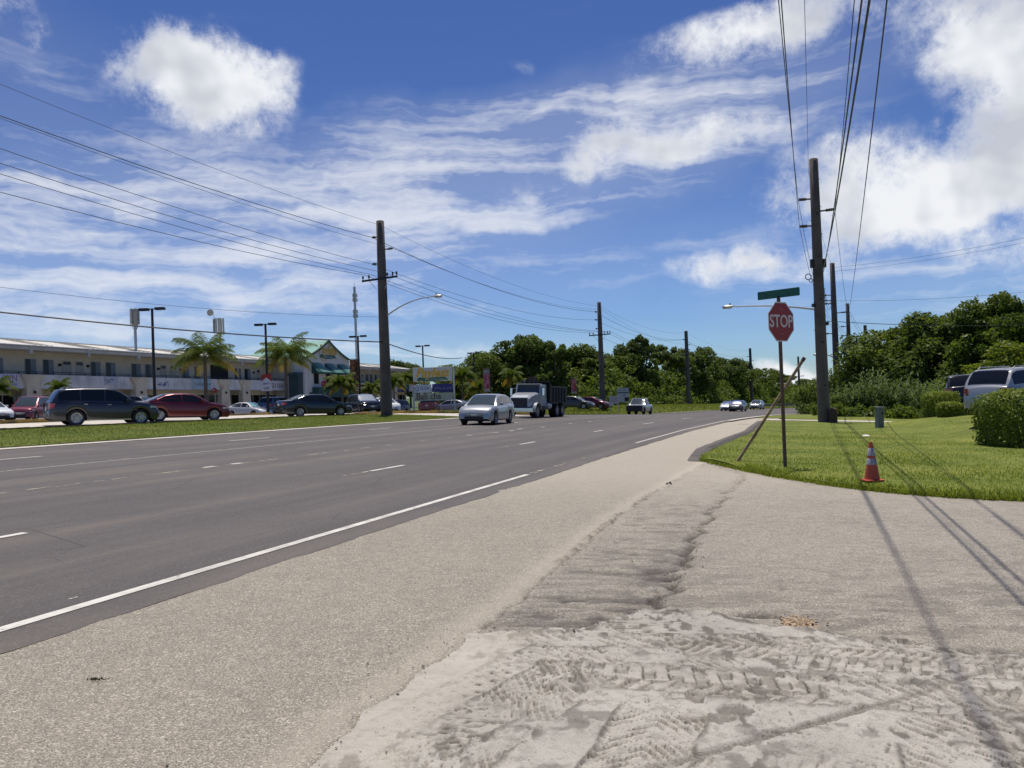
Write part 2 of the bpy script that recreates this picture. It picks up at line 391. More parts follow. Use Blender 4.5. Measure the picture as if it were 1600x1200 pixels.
def m_bank(t, b, ob, pos):
    n = t.noise(pos, .35, 5, .6); n2 = t.noise(t.vmath('MULTIPLY', pos, (1, .5, 1)), 7, 5, .7)
    c = t.ramp(n, [(.35, (.080, .115, .020)), (.55, (.125, .155, .032)), (.72, (.19, .18, .065))])
    c = t.mix(t.rng(n2, .5, .75, 0, .6), c, (.05, .08, .016))
    t.put(b.inputs['Base Color'], c); t.put(b.inputs['Normal'], t.bump(n2, .7, .05))
M_bank = material('verge_turf', (.12, .15, .03), .9, spec=.2, fn=m_bank)
def leafmat(name, lo, hi, trans=.35, rough=.5, back=None):
    m = bpy.data.materials.new(name); m.use_nodes = True; t = NT(m); b = t.n['Principled BSDF']
    geo = t.new('ShaderNodeNewGeometry'); oi = t.new('ShaderNodeObjectInfo')
    r = t.attr('tint'); n = t.noise(geo.outputs['Position'], .35, 4, .6)
    f = t.math('ADD', t.math('MULTIPLY', r, .6), t.math('MULTIPLY', t.rng(n, .3, .7), .3)); f = t.math('ADD', f, t.math('MULTIPLY', oi.outputs['Random'], .15), clamp=True)
    c = t.mix(f, lo, hi)
    if back is not None: c = t.mix(t.rng(r, .93, .96), c, back)
    t.put(b.inputs['Base Color'], c); b.inputs['Roughness'].default_value = rough; b.inputs['Specular IOR Level'].default_value = .12
    tr = t.new('ShaderNodeBsdfTranslucent'); t.put(tr.inputs[0], t.mix(1.0, c, (1.25, 1.35, .6), 'MULTIPLY'))
    ms = t.new('ShaderNodeMixShader'); ms.inputs[0].default_value = trans
    t.put(ms.inputs[1], b.outputs[0]); t.put(ms.inputs[2], tr.outputs[0]); t.put(t.n['Material Output'].inputs[0], ms.outputs[0])
    return m
M_blade = leafmat('grass_blade', (.125, .165, .022), (.31, .34, .065), .45, .6)
M_bladeb = leafmat('verge_blade', (.13, .17, .03), (.29, .29, .09), .4, .6)
M_concrete = plain('concrete_slab', (.52, .48, .42), .9, .14, .9, bump=.4, bscale=25, c2=(.40, .37, .32))
M_kerb = plain('kerb_asphalt', (.10, .09, .08), .9, .3, 5, bump=.8, bscale=30, bdist=.015)
def chipped(t, b, ob, pos):
    n = t.noise(pos, 9, 6, .75); t.put(b.inputs['Base Color'], t.mix(t.rng(t.noise(pos, 3, 5, .7), .42, .64), (.60, .58, .53), (.40, .38, .34)))
    t.put(b.inputs['Alpha'], t.rng(n, .31, .37))
M_white = material('road_paint_white', (.6, .58, .53), .75, fn=chipped)
def worn(c):
    def fn(t, b, ob, pos):
        t.put(b.inputs['Base Color'], c); n = t.noise(pos, 16, 6, .75)
        a = t.rng(n, .34, .45); t.put(b.inputs['Alpha'], a)
    return fn
M_worn = material('road_paint_worn', (.5, .48, .43), .8, fn=worn((.50, .48, .42)))
def worn2(t, b, ob, pos):
    t.put(b.inputs['Base Color'], (.44, .40, .30)); t.put(b.inputs['Alpha'], t.math('MULTIPLY', t.rng(t.noise(pos, 3.5, 6, .75), .48, .60), .8))
M_faint = material('road_paint_faint', (.44, .4, .3), .8, fn=worn2)
# ------------------------------------------------------------------ sheets
def grid_sheet(name, xs, ys, off, mat, keep=None, kind='structure'):
    XX, YY = np.meshgrid(xs, ys); Z = gz(XX, YY) + off; n, m = XX.shape
    V = np.stack([XX, YY, Z], -1).reshape(-1, 3); I = np.arange(n*m).reshape(n, m)
    Q = np.stack([I[:-1, :-1], I[:-1, 1:], I[1:, 1:], I[1:, :-1]], -1).reshape(-1, 4)
    if keep is not None:
        cx = V[Q].mean(1); Q = Q[keep(cx[:, 0], cx[:, 1])]
    return tag(npmesh(name, V, Q, mat, smooth=True), kind=kind)
def nonuni(a, b, fine0, fine1, step, coarse):
    l = list(np.arange(fine0, fine1, step)); x = fine0; s = step
    while x > a: s = min(s*1.35, coarse); x -= s; l.insert(0, x)
    x = l[-1]; s = step
    while x < b: s = min(s*1.35, coarse); x += s; l.append(x)
    return np.array(l)
grid_sheet('ground', nonuni(-3500, 3500, -95, 130, 2.0, 300), nonuni(-400, 5000, -10, 250, 2.0, 300), -.16, M_ground)
def strip(name, fn0, fn1, y0, y1, off, mat, step=1.0, cross=2, kind='structure', wob=0, parent=None, oo=(0, 0)):
    ys = np.arange(y0, y1 + 1e-6, step); V = []; A = []; B = []
    for y in ys:
        P0 = np.array(fn0(y)); P1 = np.array(fn1(y))
        for k in range(cross):
            p = P0 + (P1 - P0)*k/(cross-1)
            if wob and k == 0: p = p + np.array([wob*(.7*vnoise(np.array(y*1.1), np.array(3.3), 5)-.35 + .5*vnoise(np.array(y*4.7), np.array(1.3), 6)-.25), 0])
            V.append((p[0], p[1], g(p[0], p[1]) + off)); A.append(oo[0] + (oo[1]-oo[0])*k/(cross-1)); B.append(y)
    n = len(ys); I = np.arange(n*cross).reshape(n, cross)
    Q = np.stack([I[:-1, :-1], I[:-1, 1:], I[1:, 1:], I[1:, :-1]], -1).reshape(-1, 4)[:, ::-1]
    o = npmesh(name, V, Q, mat, smooth=True, attr={'off': A, 'along': B}, parent=parent)
    return tag(o, kind=kind) if kind else o
def nrm(y):
    d = (wl(y + .5) - wl(y - .5)); L = math.hypot(d, 1); return (-1/L, d/L)   # unit vector to the left of travel
def offs(x, y):                                      # metres left of the white edge line
    yy = y
    for _ in range(6):
        n = nrm(yy); w = float(wl(yy)); dd = (x - w)*n[0] + (y - yy)*n[1]; tx = (x - w)*(-n[1]*-1) if 0 else 0
        tt = (x - w)*(n[1]) + (y - yy)*(-n[0]); yy = yy + tt*(-n[0])
    n = nrm(yy); return float((x - wl(yy))*n[0] + (y - yy)*n[1])
def P(y, o):
    n = nrm(y); return (float(wl(y)) + n[0]*o, y + n[1]*o)
ROADO = strip('road', lambda y: P(y, -.46), lambda y: (float(ll(P(y, 16.7)[1])), P(y, 16.7)[1]), -14, 250, .008, M_asphalt, .1, 20, wob=.10, oo=(-.46, 16.7))
def mark(fo, y0, y1, wdt=.11, mat=None, off=.013, name='road_marking', step=.5):
    y0 -= .318*fo; y1 -= .318*fo
    return strip(name, lambda y: P(y, fo - wdt/2), lambda y: P(y, fo + wdt/2), y0, y1, off, mat or M_white, min(step, (y1-y0)/2), 2, kind=None, parent=ROADO)
mark(0, -12, 17.2, .11, M_white); mark(0, 17.2, 22, .12, M_faint); mark(0, 28, 120, .10, M_worn)
for y0 in (-10, -1, 8.35, 17.75, 27.1, 36.3, 45.6, 55, 64.5, 74, 83.5, 93): mark(3.3, y0, y0 + (1.75 if y0 < 40 else 2.6), .11, M_white)
for y0 in (17.9, 26.8, 44, 52.5, 61.5): mark(3.3, y0 - 1.2, y0 - .1, .1, M_faint)
mark(7.05, 5, 140, .12, M_faint)
mark(10.45, 5, 140, .055, M_worn, step=.5); mark(10.65, 5, 140, .07, M_faint)
for y0 in (10.5, 15.8, 25.0, 34, 43, 52, 61, 70, 79, 88): mark(13.3, y0 + 4.2, y0 + 6.2, .12, M_worn)
for y0, o_ in ((37, 6.9), (39, 7.2), (41, 6.9), (46, 7.1), (49, 7), (58, 9), (63, 7), (66, 10), (70, 7), (47, 10.3), (33, 7.1), (35.4, 7), (19.5, 7.1), (18.6, 7.1)): mark(o_, y0, y0 + .35, .2, M_white)
mark(.25, 6.66, 6.74, .02, M_worn)
# far verge edge, bank, parking lane
def A_(y, w): return (float(ll(y)) - w*1.056, y)
strip('gravel_edge', lambda y: A_(y, -.1), lambda y: A_(y, .55), -10, 60.5, .024, M_concrete, 1, 3)
strip('entrance_drive', lambda y: A_(y, -.1), lambda y: A_(y, 18), 60.5, 72.5, .02, M_concrete, 1, 12)
strip('parking_lane', lambda y: A_(y, 8.2), lambda y: A_(y, 15.2), -10, 60.6, .012, M_concrete, 1, 8)
strip('parking_lot', lambda y: A_(y, 15.2), lambda y: A_(y, 60), -10, 190, .006, plain('lot_asphalt', (.16, .15, .14), .85, .2, 1.5), 2, 14)
def sheet_poly(name, poly, step, zf, mat, skirt=0.0, kind='structure', parent=None):
    xs = [p[0] for p in poly]; ys = [p[1] for p in poly]; pts = []; n = len(poly); bnd = []
    for i in range(n):
        a = np.array(poly[i]); b = np.array(poly[(i+1) % n]); k = max(1, int(np.hypot(*(b-a))/step))
        bnd += [tuple(a + (b-a)*j/k) for j in range(k)]
    def inside(x, y):
        c = False; j = n-1
        for i in range(n):
            if (poly[i][1] > y) != (poly[j][1] > y) and x < (poly[j][0]-poly[i][0])*(y-poly[i][1])/(poly[j][1]-poly[i][1]) + poly[i][0]: c = not c
            j = i
        return c
    inner = [(x + .13*step, y) for x in np.arange(min(xs), max(xs), step) for y in np.arange(min(ys), max(ys), step) if inside(x + .13*step, y)]
    allp = [Vector(p) for p in bnd + inner]; nb = len(bnd)
    r = geometry.delaunay_2d_cdt(allp, [(i, (i+1) % nb) for i in range(nb)], [], 1, 1e-4)
    V = [(p.x, p.y, zf(p.x, p.y)) for p in r[0]]; Fs = [tuple(f) for f in r[2]]
    mb = MB(); mb.add(V, Fs)
    if skirt:
        bb = [(p[0], p[1]) for p in bnd]
        for i in range(nb):
            a = bb[i]; b = bb[(i+1) % nb]; za = zf(*a); zb = zf(*b)
            mb.add([(a[0], a[1], za), (b[0], b[1], zb), (b[0], b[1], zb-skirt), (a[0], a[1], za-skirt)], [(0, 1, 2, 3)])
    o = mb.build(name, mat, parent, smooth=True)
    return tag(o, kind=kind) if kind else o, inside
def bank_z(x, y): return g(x, y) + .05 + .05*math.sin(x*.5+y*.3)*0
bankp = [A_(y, .45) for y in np.arange(-10, 60, 5)] + [A_(60, .5), A_(61.2, 3.2), A_(60.6, 8.0)] + [A_(y, 8.2) for y in np.arange(58, -11, -5)]
bank, in_bank = sheet_poly('grass_verge', bankp, 1.2, bank_z, M_bank)
kb = MB()
for y in np.arange(-10, 60.4, 1):
    for (w, h_) in ((8.15, .14),):
        a = A_(y, w); b = A_(y + 1, w); c = ((a[0]+b[0])/2, (a[1]+b[1])/2); kb.box((c[0], c[1], g(*c) + h_/2 - .02), (.16, math.hypot(b[0]-a[0], b[1]-a[1]) , h_), rz=-math.atan2(b[0]-a[0], b[1]-a[1]))
tag(kb.build('kerb', plain('kerb_dark', (.09, .075, .06), .9, .3)), kind='structure')
far = [A_(y, .3) for y in (72.5, 80, 90, 101, 115, 129, 145, 160, 183, 205)] + [A_(y, 14) for y in (190, 175, 160, 145, 129, 115, 101, 95, 85, 78, 73.5)]
farv, in_far = sheet_poly('far_verge', far, 2.0, lambda x, y: g(x, y) + .06 + .5*float(ss(1, 6, wdist(x, y)))*float(ss(95, 112, y)), M_bank)
strip('far_kerb', lambda y: A_(y, -.05), lambda y: A_(y, .35), 72.5, 160, .05, M_concrete, 2, 2)
M_yel = plain('kerb_yellow', (.42, .27, .06), .8, .35, 3, c2=(.16, .12, .06))
kb = MB()
for seg in ([(A_(y, 15.4)) for y in np.arange(20, 58.1, 2)], [A_(60.8, 8.6), A_(64, 9.4), A_(70, 10), A_(73.2, 8.5), A_(73.0, 4.5), A_(72.6, .4)], [A_(61, 19), A_(66, 18), A_(73, 16), A_(73.2, 9)]):
    for a, b in zip(seg[:-1], seg[1:]):
        c = ((a[0]+b[0])/2, (a[1]+b[1])/2); kb.box((c[0], c[1], g(*c) + .1), (.18, math.hypot(b[0]-a[0], b[1]-a[1]) + .02, .2), rz=-math.atan2(b[0]-a[0], b[1]-a[1]))
tag(kb.build('yellow_kerb', M_yel), kind='structure')
isl = [A_(y, 15.5) for y in np.arange(20, 58.1, 2)] + [A_(y, 17.6) for y in np.arange(58, 19.9, -2)]
island, _ = sheet_poly('planted_island', isl, 1.5, lambda x, y: g(x, y) + .14, plain('island_soil', (.16, .12, .07), .95, .35, 1.5, c2=(.07, .10, .02)))
# guard rail by the far bend and roadside bank
# ------------------------------------------------------------------ lawn
LAWN = [(4.45, 20.6), (4.75, 17.8), (5.0, 16.5), (5.45, 15.0), (5.9, 14.05), (6.6, 13.25), (7.6, 12.75), (9.5, 12.3), (14, 11.6), (24, 10.5), (46, 8), (70, 30), (60, 58), (36, 60), (26, 57.5), (20.6, 56), (16.9, 53.2), (14.2, 48.5), (12.4, 43), (10.9, 38.5), (9.3, 33.6), (7.6, 29.2), (6.0, 25.0), (5.0, 22.4)]
def lawn_z(x, y):
    e = min(math.hypot(x-a, y-b) for a, b in LAWN[:8]); return g(x, y) + .10 + .03*float(vnoise(np.array(x*.7), np.array(y*.7), 3)) - .05*(1 - float(ss(0, .5, e)))
lawn, in_lawn = sheet_poly('lawn', LAWN, .8, lawn_z, M_grass, skirt=.14)
def kerbline(pts, wid, h0, h1, name, mat, inset=0):
    mb = MB()
    for (a, b) in zip(pts[:-1], pts[1:]):
        pass
    V = []; n = len(pts)
    for i, p in enumerate(pts):
        q0 = pts[max(0, i-1)]; q1 = pts[min(n-1, i+1)]; dx, dy = q1[0]-q0[0], q1[1]-q0[1]; L = math.hypot(dx, dy); nx, ny = -dy/L, dx/L
        f = min(1, i/2) * min(1, (n-1-i)/3)
        for (o_, h_) in ((wid, h0), (wid*.78, h1*f + .01), (wid*.1, (h1+.015)*f + .01), (-.08, h1*.5*f)):
            V.append((p[0]+nx*o_, p[1]+ny*o_, g(p[0], p[1]) + h_))
    Fq = [(i*4+k, i*4+k+1, (i+1)*4+k+1, (i+1)*4+k) for i in range(n-1) for k in range(3)]
    mb.add(V, Fq); return tag(mb.build(name, mat, smooth=True), kind='structure')
edge = []
cps = [(4.40, 20.3), (4.62, 21.2), (5.0, 22.4), (6.0, 25.0), (7.6, 29.2), (9.3, 33.6), (10.9, 38.5), (12.4, 43), (14.2, 48.5)]
for (a, b) in zip(cps[:-1], cps[1:]):
    k = max(1, int(math.hypot(b[0]-a[0], b[1]-a[1])/.7))
    edge += [(a[0]+(b[0]-a[0])*j/k + .05*(float(vnoise(np.array(a[1]+j*.9), np.array(2.), 9))-.5), a[1]+(b[1]-a[1])*j/k) for j in range(k)]
kerbline(edge, .34, -.01, .17, 'asphalt_kerb', M_kerb)
pth = [(14.35, 49.0), (15.6, 48.6), (17.5, 47.6), (20, 45.6), (23, 43.5), (27, 41.5)]
V = []; mb = MB()
for p in pth: V += [(p[0], p[1]-1.1, lawn_z(p[0], p[1]-1.1) + .03), (p[0]+.3, p[1]+1.1, lawn_z(p[0]+.3, p[1]+1.1) + .03)]
mb.add(V, [(2*i, 2*i+1, 2*i+3, 2*i+2) for i in range(len(pth)-1)]); tag(mb.build('footpath', M_concrete), kind='structure')
# ------------------------------------------------------------------ foreground: shoulder, driveway, mud (one relief, three surfaces)
ys = [2.3]
while ys[-1] < 21.6: ys.append(ys[-1]*1.0052 + .0008)
ys = np.array(ys); sl_ = np.linspace(-1.0, .95, 580)
YY = np.repeat(ys[:, None], len(sl_), 1); XX = sl_[None, :]*YY
base = gz(XX, YY)
seam = [(-1.3, 2.6), (-.96, 3.67), (-.62, 4.75), (-.35, 5.58), (.05, 6.8), (.5, 8.44), (1.15, 10.6), (1.95, 13.1), (2.9, 15.6), (3.76, 18), (4.4, 19.7), (4.6, 21.5)]
SX, SY = np.array(seam).T
crack = [(.62, 5.35), (.78, 5.9), (1.05, 6.6), (1.35, 7.4), (1.62, 8.3), (1.95, 9.4), (2.35, 10.7), (3.0, 12.7), (3.75, 14.7), (4.5, 16.6)]
KX_, KY_ = np.array(crack).T
wob = .07*(fbm(YY*3, YY*0+1, 3, 4)-.5)*2
dseam = XX - (np.interp(YY, SY, SX) + wob)           # >0 : driveway side
wob2 = .16*(fbm(YY*4, YY*0+5, 8, 5)-.5)*2
dcrk = XX - (np.interp(YY, KY_, KX_) + wob2)
medge_x = np.array([-1.3, -.36, -.1, .35, .9, 1.3, 1.7, 2.3, 3.0, 3.6, 5, 8]); medge_y = np.array([3.0, 5.62, 5.78, 5.72, 6.3, 6.25, 5.9, 5.55, 5.25, 5.1, 4.9, 4.7])
dmud = YY - np.interp(XX, medge_x, medge_y) + .32*(fbm(XX*5, YY*5, 21, 5)-.5)      # <0 : mud
mud = (dmud < 0) & (dseam > 0.0); drv = (dseam > 0) & ~mud; shd = ~(mud | drv)
H = np.zeros_like(XX); dark = np.zeros_like(XX); pale = np.zeros_like(XX); rust = np.zeros_like(XX)
H += .012*(fbm(XX*1.2, YY*1.2, 31, 4)-.5)
# paved parts: fine relief, cracks, settled strip between seam and crack
rough_ = fbm(XX*9, YY*9, 41, 4)
H += np.where(drv, .010*(rough_-.5), 0)
scal = fbm(XX*5, YY*24, 43, 4)
stripz = ss(0, .25, dseam)*(1-ss(-.35, 0, dcrk))*(YY > 5.3)
worn_ = ss(.50, .66, scal)*ss(.42, .6, fbm(XX*1.1, YY*1.1, 47, 3))
H -= np.where(drv, .012*worn_*(.35+.65*stripz), 0); dark += np.where(drv, worn_*(.16+.22*stripz), 0)
pat = ss(.52, .64, fbm(XX*3.2, YY*9, 51, 5))*ss(9.5, 6.2, YY)*0 + ss(.50, .62, fbm(XX*3.2, YY*9, 51, 5))*(1-ss(6.2, 9.5, YY))
H -= np.where(drv, .010*pat, 0); dark += np.where(drv, .33*pat, 0)
fade = (1-ss(13, 20, YY)*.4)
cwd = np.where(YY < 10, .050, .040)*(.35 + 1.3*fbm(XX*7, YY*7, 56, 3)); ck = np.exp(-(dcrk/cwd)**2)*(fbm(XX*6, YY*6, 55, 3) > .33)
H -= np.where(drv, .05*ck*fade, 0); dark += np.where(drv, 1.0*ck, 0)
H -= np.where(drv, .02*ss(-.5, 0, dcrk)*(dcrk < 0)*(1-ss(7, 14, YY)), 0)
shade_ = np.exp(-((dcrk+.16)/.17)**2)*(1-ss(8.5, 15, YY))*ss(.3, .6, fbm(XX*8, YY*8, 57, 4)); dark += np.where(drv, .62*shade_*(1-ss(7, 12, YY)) + .12*stripz*(1-ss(6, 9.5, YY)) + .20*ss(.48, .6, fbm(XX*2.2, YY*9, 48, 4))*stripz*(1-ss(8, 13, YY)), 0)
sk = np.exp(-(dseam/.018)**2)*(fbm(XX*4, YY*4, 58, 3) > .44); H -= .014*sk; dark += .55*sk*(YY > 5.5)
pale += np.where(shd, .5*np.exp(-((dseam+.12)/.14)**2), 0)
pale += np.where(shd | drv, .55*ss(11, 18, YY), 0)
rubl = (np.exp(-((dseam+.03)/.05)**2))*(fbm(XX*11, YY*11, 59, 3) > .60); H += .03*rubl*(YY > 8); dark += .6*rubl*(YY > 8)
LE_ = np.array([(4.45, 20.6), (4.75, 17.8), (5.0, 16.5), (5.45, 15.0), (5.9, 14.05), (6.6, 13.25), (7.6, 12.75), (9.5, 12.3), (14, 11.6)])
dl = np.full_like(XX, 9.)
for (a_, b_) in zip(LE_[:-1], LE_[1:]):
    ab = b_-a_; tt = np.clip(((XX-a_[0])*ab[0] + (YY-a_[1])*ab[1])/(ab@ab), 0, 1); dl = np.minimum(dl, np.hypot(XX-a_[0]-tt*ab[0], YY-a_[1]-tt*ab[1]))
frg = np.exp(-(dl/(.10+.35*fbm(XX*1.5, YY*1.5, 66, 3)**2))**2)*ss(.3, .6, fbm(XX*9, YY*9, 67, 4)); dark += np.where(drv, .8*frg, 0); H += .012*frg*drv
# pot hole with pale orange gravel
for (hx, hy, rx, ry, dp) in ((1.95, 6.02, .15, .20, .045), (1.72, 6.22, .20, .10, .035)):
    r_ = np.sqrt(((XX-hx)/rx)**2 + ((YY-hy)/ry)**2) + .35*(fbm(XX*14, YY*14, 61, 3)-.5)
    H -= dp*(1-ss(.6, 1.05, r_)); 
    if hx > 1.9: rust += 1-ss(.7, .95, r_)
    else: dark += .8*(1-ss(.7, 1, r_))
H += np.where(rust > .1, .022*fbm(XX*45, YY*45, 63, 3), 0)
dark = np.where(rust > .3, 0, dark)
# dried tyre-printed mud: its own dense relief, each band overwrites what was pressed before it
brd0 = np.exp(-(dmud/.12)**2)*ss(.4, .58, fbm(XX*13, YY*13, 171, 4)); dark += np.where(drv, .5*brd0*(dmud > 0), 0)
gX = np.arange(-1.6, 4.6, .0088); ys2 = [2.5]
while ys2[-1] < 6.75: ys2.append(ys2[-1] + .0055*ys2[-1]**.75)
XM, YM = np.meshgrid(gX, np.array(ys2))
dse = XM - (np.interp(YM, SY, SX) + .07*(fbm(YM*3, YM*0+1, 3, 4)-.5)*2)
dmd = YM - np.interp(XM, medge_x, medge_y) + .32*(fbm(XM*5, YM*5, 21, 5)-.5)
NA = fbm(XM*3, YM*3, 301, 3)-.5; NB = fbm(XM*22, YM*22, 302, 3)-.5; NC = fbm(XM*2.6, YM*2.6, 303, 3); ND = fbm(XM*8, YM*8, 304, 4); NE = fbm(XM*45, YM*45, 305, 2)-.5
sh = lambda A, k: np.roll(A, (37*k, 91*k), (0, 1))
mz = .013*(fbm(XM*2.0, YM*2.0, 71, 5)-.5) + .012*(fbm(XM*11, YM*11, 72, 4)-.5) + .004*NE
damp_shade = .5*ss(.58, .66, ND)*ss(.46, .56, NC); pl_ = np.zeros_like(XM)  # darkening mask: damp soil plus groove shadow painted into the mud colour
def band(x0, y0, x1, y1, wd, period, skew, depth, lug=.5, seed=0, chev=False, a_col=.5, fine=0):
    global mz, damp_shade, pl_
    period *= .72; depth *= .7
    dx, dy = x1-x0, y1-y0; L = math.hypot(dx, dy); ux, uy = dx/L, dy/L
    wx = XM + .05*sh(NA, seed); wy = YM + .05*sh(NA, seed+3)
    s_ = (wx-x0)*ux + (wy-y0)*uy; q = -(wx-x0)*uy + (wy-y0)*ux
    ends = ss(-.01, .02, s_)*(1-ss(L-.02, L+.01, s_)); m_ = (1-ss(wd*.49, wd*.5, np.abs(q)))*ends
    ph = (s_ + (np.abs(q) if chev else q)*skew)/period; fr = ph - np.floor(ph); row = np.floor(ph)
    stp = .5 + .5*np.sign(np.sin(q/wd*9 + row*1.3))                        # lug rows broken into blocks
    lg = ss(0, .05, fr)*(1-ss(lug, lug+.05, fr))
    edge_ = np.exp(-((np.abs(q)-wd*.5)/.014)**2)*ends
    br = ss(.36, .46, sh(NC, seed))
    k = m_*br
    pat_ = -.95*depth*(.35+.65*stp)*lg + .010*sh(NB, seed) + .004*NE
    if fine: pat_ = pat_ - .003*(.5+.5*np.sin(q*2*PI/.022))*(1-lg)
    mz = mz*(1-k) + (pat_ - .003 - .015*np.exp(-((fr-.03)/.06)**2)*(.4+.6*stp)*ss(.30, .44, sh(ND, seed)))*k + edge_*.009*br
    e1 = np.exp(-((fr-.03)/.045)**2)*(.45+.55*stp); e2 = .5*np.exp(-((fr-lug-.03)/.03)**2)*stp
    vr = ss(.30, .44, sh(ND, seed))
    damp_shade = damp_shade*(1-k) + k*np.clip(4.2*a_col*(e1+e2)*vr + .34*lg*stp + .25*ss(.55, .65, sh(ND, seed+5)), 0, 1); damp_shade = np.maximum(damp_shade, edge_*.75*br*vr)  # thin dark lines at lug edges: groove shadow painted into the colour
    pl_ = pl_*(1-k) + k*.45*(1-lg)*vr
band(-1.2, 3.0, .9, 6.1, .60, .105, .9, .016, .5, 1, a_col=.6)
band(1.6, 2.8, 2.4, 5.2, .55, .12, -.8, .014, .5, 12)
band(-.9, 5.2, 2.6, 4.35, .46, .17, -.5, .020, .5, 2, a_col=.65)
band(-.2, 5.62, 2.9, 5.30, .34, .135, .8, .015, .5, 3, a_col=.6)
band(-.65, 3.3, .35, 5.0, .50, .085, -1.2, .014, .55, 4, a_col=.6, fine=1)
band(.2, 4.6, 4.2, 4.9, .36, .11, .6, .016, .5, 5)
band(.4, 4.98, 1.95, 4.60, .30, .20, 0.1, .024, .5, 6, a_col=.9)
band(1.0, 5.35, 6.5, 4.55, .26, .105, -.7, .018, .48, 7, a_col=.7)
band(.10, 2.7, .72, 4.35, .44, .105, 1.2, .016, .5, 8, chev=True, a_col=.7)
band(1.25, 3.2, 3.0, 3.9, .34, .12, .8, .013, .5, 10, fine=1)
band(-.1, 3.35, 1.4, 3.75, .30, .13, -1.0, .018, .5, 11, a_col=.8)
band(-.3, 5.35, 1.3, 5.05, .30, .09, .9, .014, .5, 13, a_col=.6)
band(1.5, 5.1, 3.6, 4.75, .28, .14, -.3, .014, .5, 14, a_col=.6)
band(-.75, 3.9, .1, 5.3, .26, .075, .8, .012, .5, 15, a_col=.6)
band(1.6, 4.6, 3.9, 4.2, .34, .12, .6, .012, .5, 16, a_col=.5, fine=1)
band(2.3, 2.8, 3.15, 4.9, .62, .36, 0.2, .008, .42, 9, a_col=.25)
for i, q0 in enumerate((2.05, 2.20, 2.34, 2.50, 2.66)):
    dq = XM - (q0 + (YM-3)*.13 + .02*NA); m_ = np.exp(-(dq/.022)**2)*(1-ss(4.5, 4.75, YM))*ss(.35, .5, sh(NC, 30+i)); mz -= .014*m_; damp_shade = np.maximum(damp_shade, .6*m_)
cx_ = np.array([.35, .9, 1.35, 1.75, 2.2, 2.6, 2.85]); cy_ = np.array([3.55, 3.85, 4.12, 4.36, 4.62, 4.9, 5.02])
cd = YM - np.interp(XM, cx_, cy_); m_ = (1-ss(.026, .034, np.abs(cd)))*(XM > .3)*(XM < 2.85)
tread = .5 + .5*np.sign(np.sin(XM*210 + cd*160)); mz = mz*(1-m_) + m_*(-.010 - .005*tread); damp_shade = damp_shade*(1-m_) + m_*(.45+.3*tread)
for (hx, hy, rx, ry) in ((1.38, 4.92, .08, .12), (1.05, 4.30, .10, .10), (.95, 4.18, .10, .07), (.90, 4.5, .05, .10), (.1, 3.45, .10, .05)):
    r_ = np.sqrt(((XM-hx)/rx)**2 + ((YM-hy)/ry)**2) + .7*(ND-.5); k = 1-ss(.85, .95, r_)
    mz = mz*(1-k) + k*(-.018 + .004*NB); damp_shade = np.maximum(damp_shade*(1-k), k*.62)
mz += .014*ss(.62, .68, sh(ND, 8))*ss(.5, .6, sh(NC, 9))
crk2 = (np.abs(fbm(XM*4, YM*6, 161, 5)-.5) < .006)*(sh(NC, 17) > .5); mz -= .008*crk2; damp_shade = np.maximum(damp_shade, .7*crk2)
mz *= 1-.75*np.exp(-(dse/.25)**2); damp_shade *= 1-.85*(1-ss(.25, .45, dse)); pl_ = np.maximum(pl_, .6*(1-ss(.3, .5, dse)))
damp_shade = np.maximum(damp_shade, .75*ss(.55, .61, fbm(XM*16, YM*9, 310, 4))*ss(.42, .58, sh(NC, 40))); b2 = np.exp(-(dmd/.10)**2)*ss(.42, .55, sh(ND, 21)); mz += .014*b2; damp_shade = np.clip(np.maximum(damp_shade, .9*np.exp(-((dmd+.02)/.05)**2)*ss(.5, .6, sh(ND, 22))*(XM > -.2)), 0, 1)
mz += .012*(1-ss(-.45, 0.02, dmd))*ss(0, .3, dse)
kp = (dmd < .02) & (dse > 0)
VM = np.stack([XM, YM, gz(XM, YM) + .012*(fbm(XM*1.2, YM*1.2, 31, 4)-.5) + mz + .008], -1).reshape(-1, 3); IM = np.arange(XM.size).reshape(XM.shape)
QM = np.stack([IM[:-1, :-1], IM[:-1, 1:], IM[1:, 1:], IM[1:, :-1]], -1).reshape(-1, 4); QM = QM[kp.reshape(-1)[QM[:, 0]]]
uM, inv = np.unique(QM, return_inverse=True)
tag(npmesh('dirt_patch', VM[uM], inv.reshape(QM.shape), M_mud, smooth=True, attr={'dark': damp_shade.reshape(-1)[uM], 'pale': pl_.reshape(-1)[uM]}), kind='structure')
H = np.where(mud, H - .02*ss(0, .1, -dmud), H)
dark = np.clip(dark, 0, 1); pale = np.clip(pale, 0, 1)
# fade the relief to flush at the far rim
Z = base + H + .004
n_, m2 = XX.shape; V = np.stack([XX, YY, Z], -1).reshape(-1, 3); I = np.arange(n_*m2).reshape(n_, m2)
Q = np.stack([I[:-1, :-1], I[:-1, 1:], I[1:, 1:], I[1:, :-1]], -1).reshape(-1, 4)
fm = mud.reshape(-1)[Q[:, 0]]; fd = drv.reshape(-1)[Q[:, 0]]; fs_ = shd.reshape(-1)[Q[:, 0]]
rx_ = XX.reshape(-1)[Q[:, 0]]; ry_ = YY.reshape(-1)[Q[:, 0]]
lim = rx_ > (np.interp(ry_, WLy, WLx) + .25)         # nothing needed far under the road
def sub(name, msk, mat):
    q = Q[msk]; u, inv = np.unique(q, return_inverse=True)
    return tag(npmesh(name, V[u], inv.reshape(q.shape), mat, smooth=True, attr={'dark': dark.reshape(-1)[u], 'pale': pale.reshape(-1)[u], 'rust': np.clip(rust, 0, 1).reshape(-1)[u]}), kind='structure')
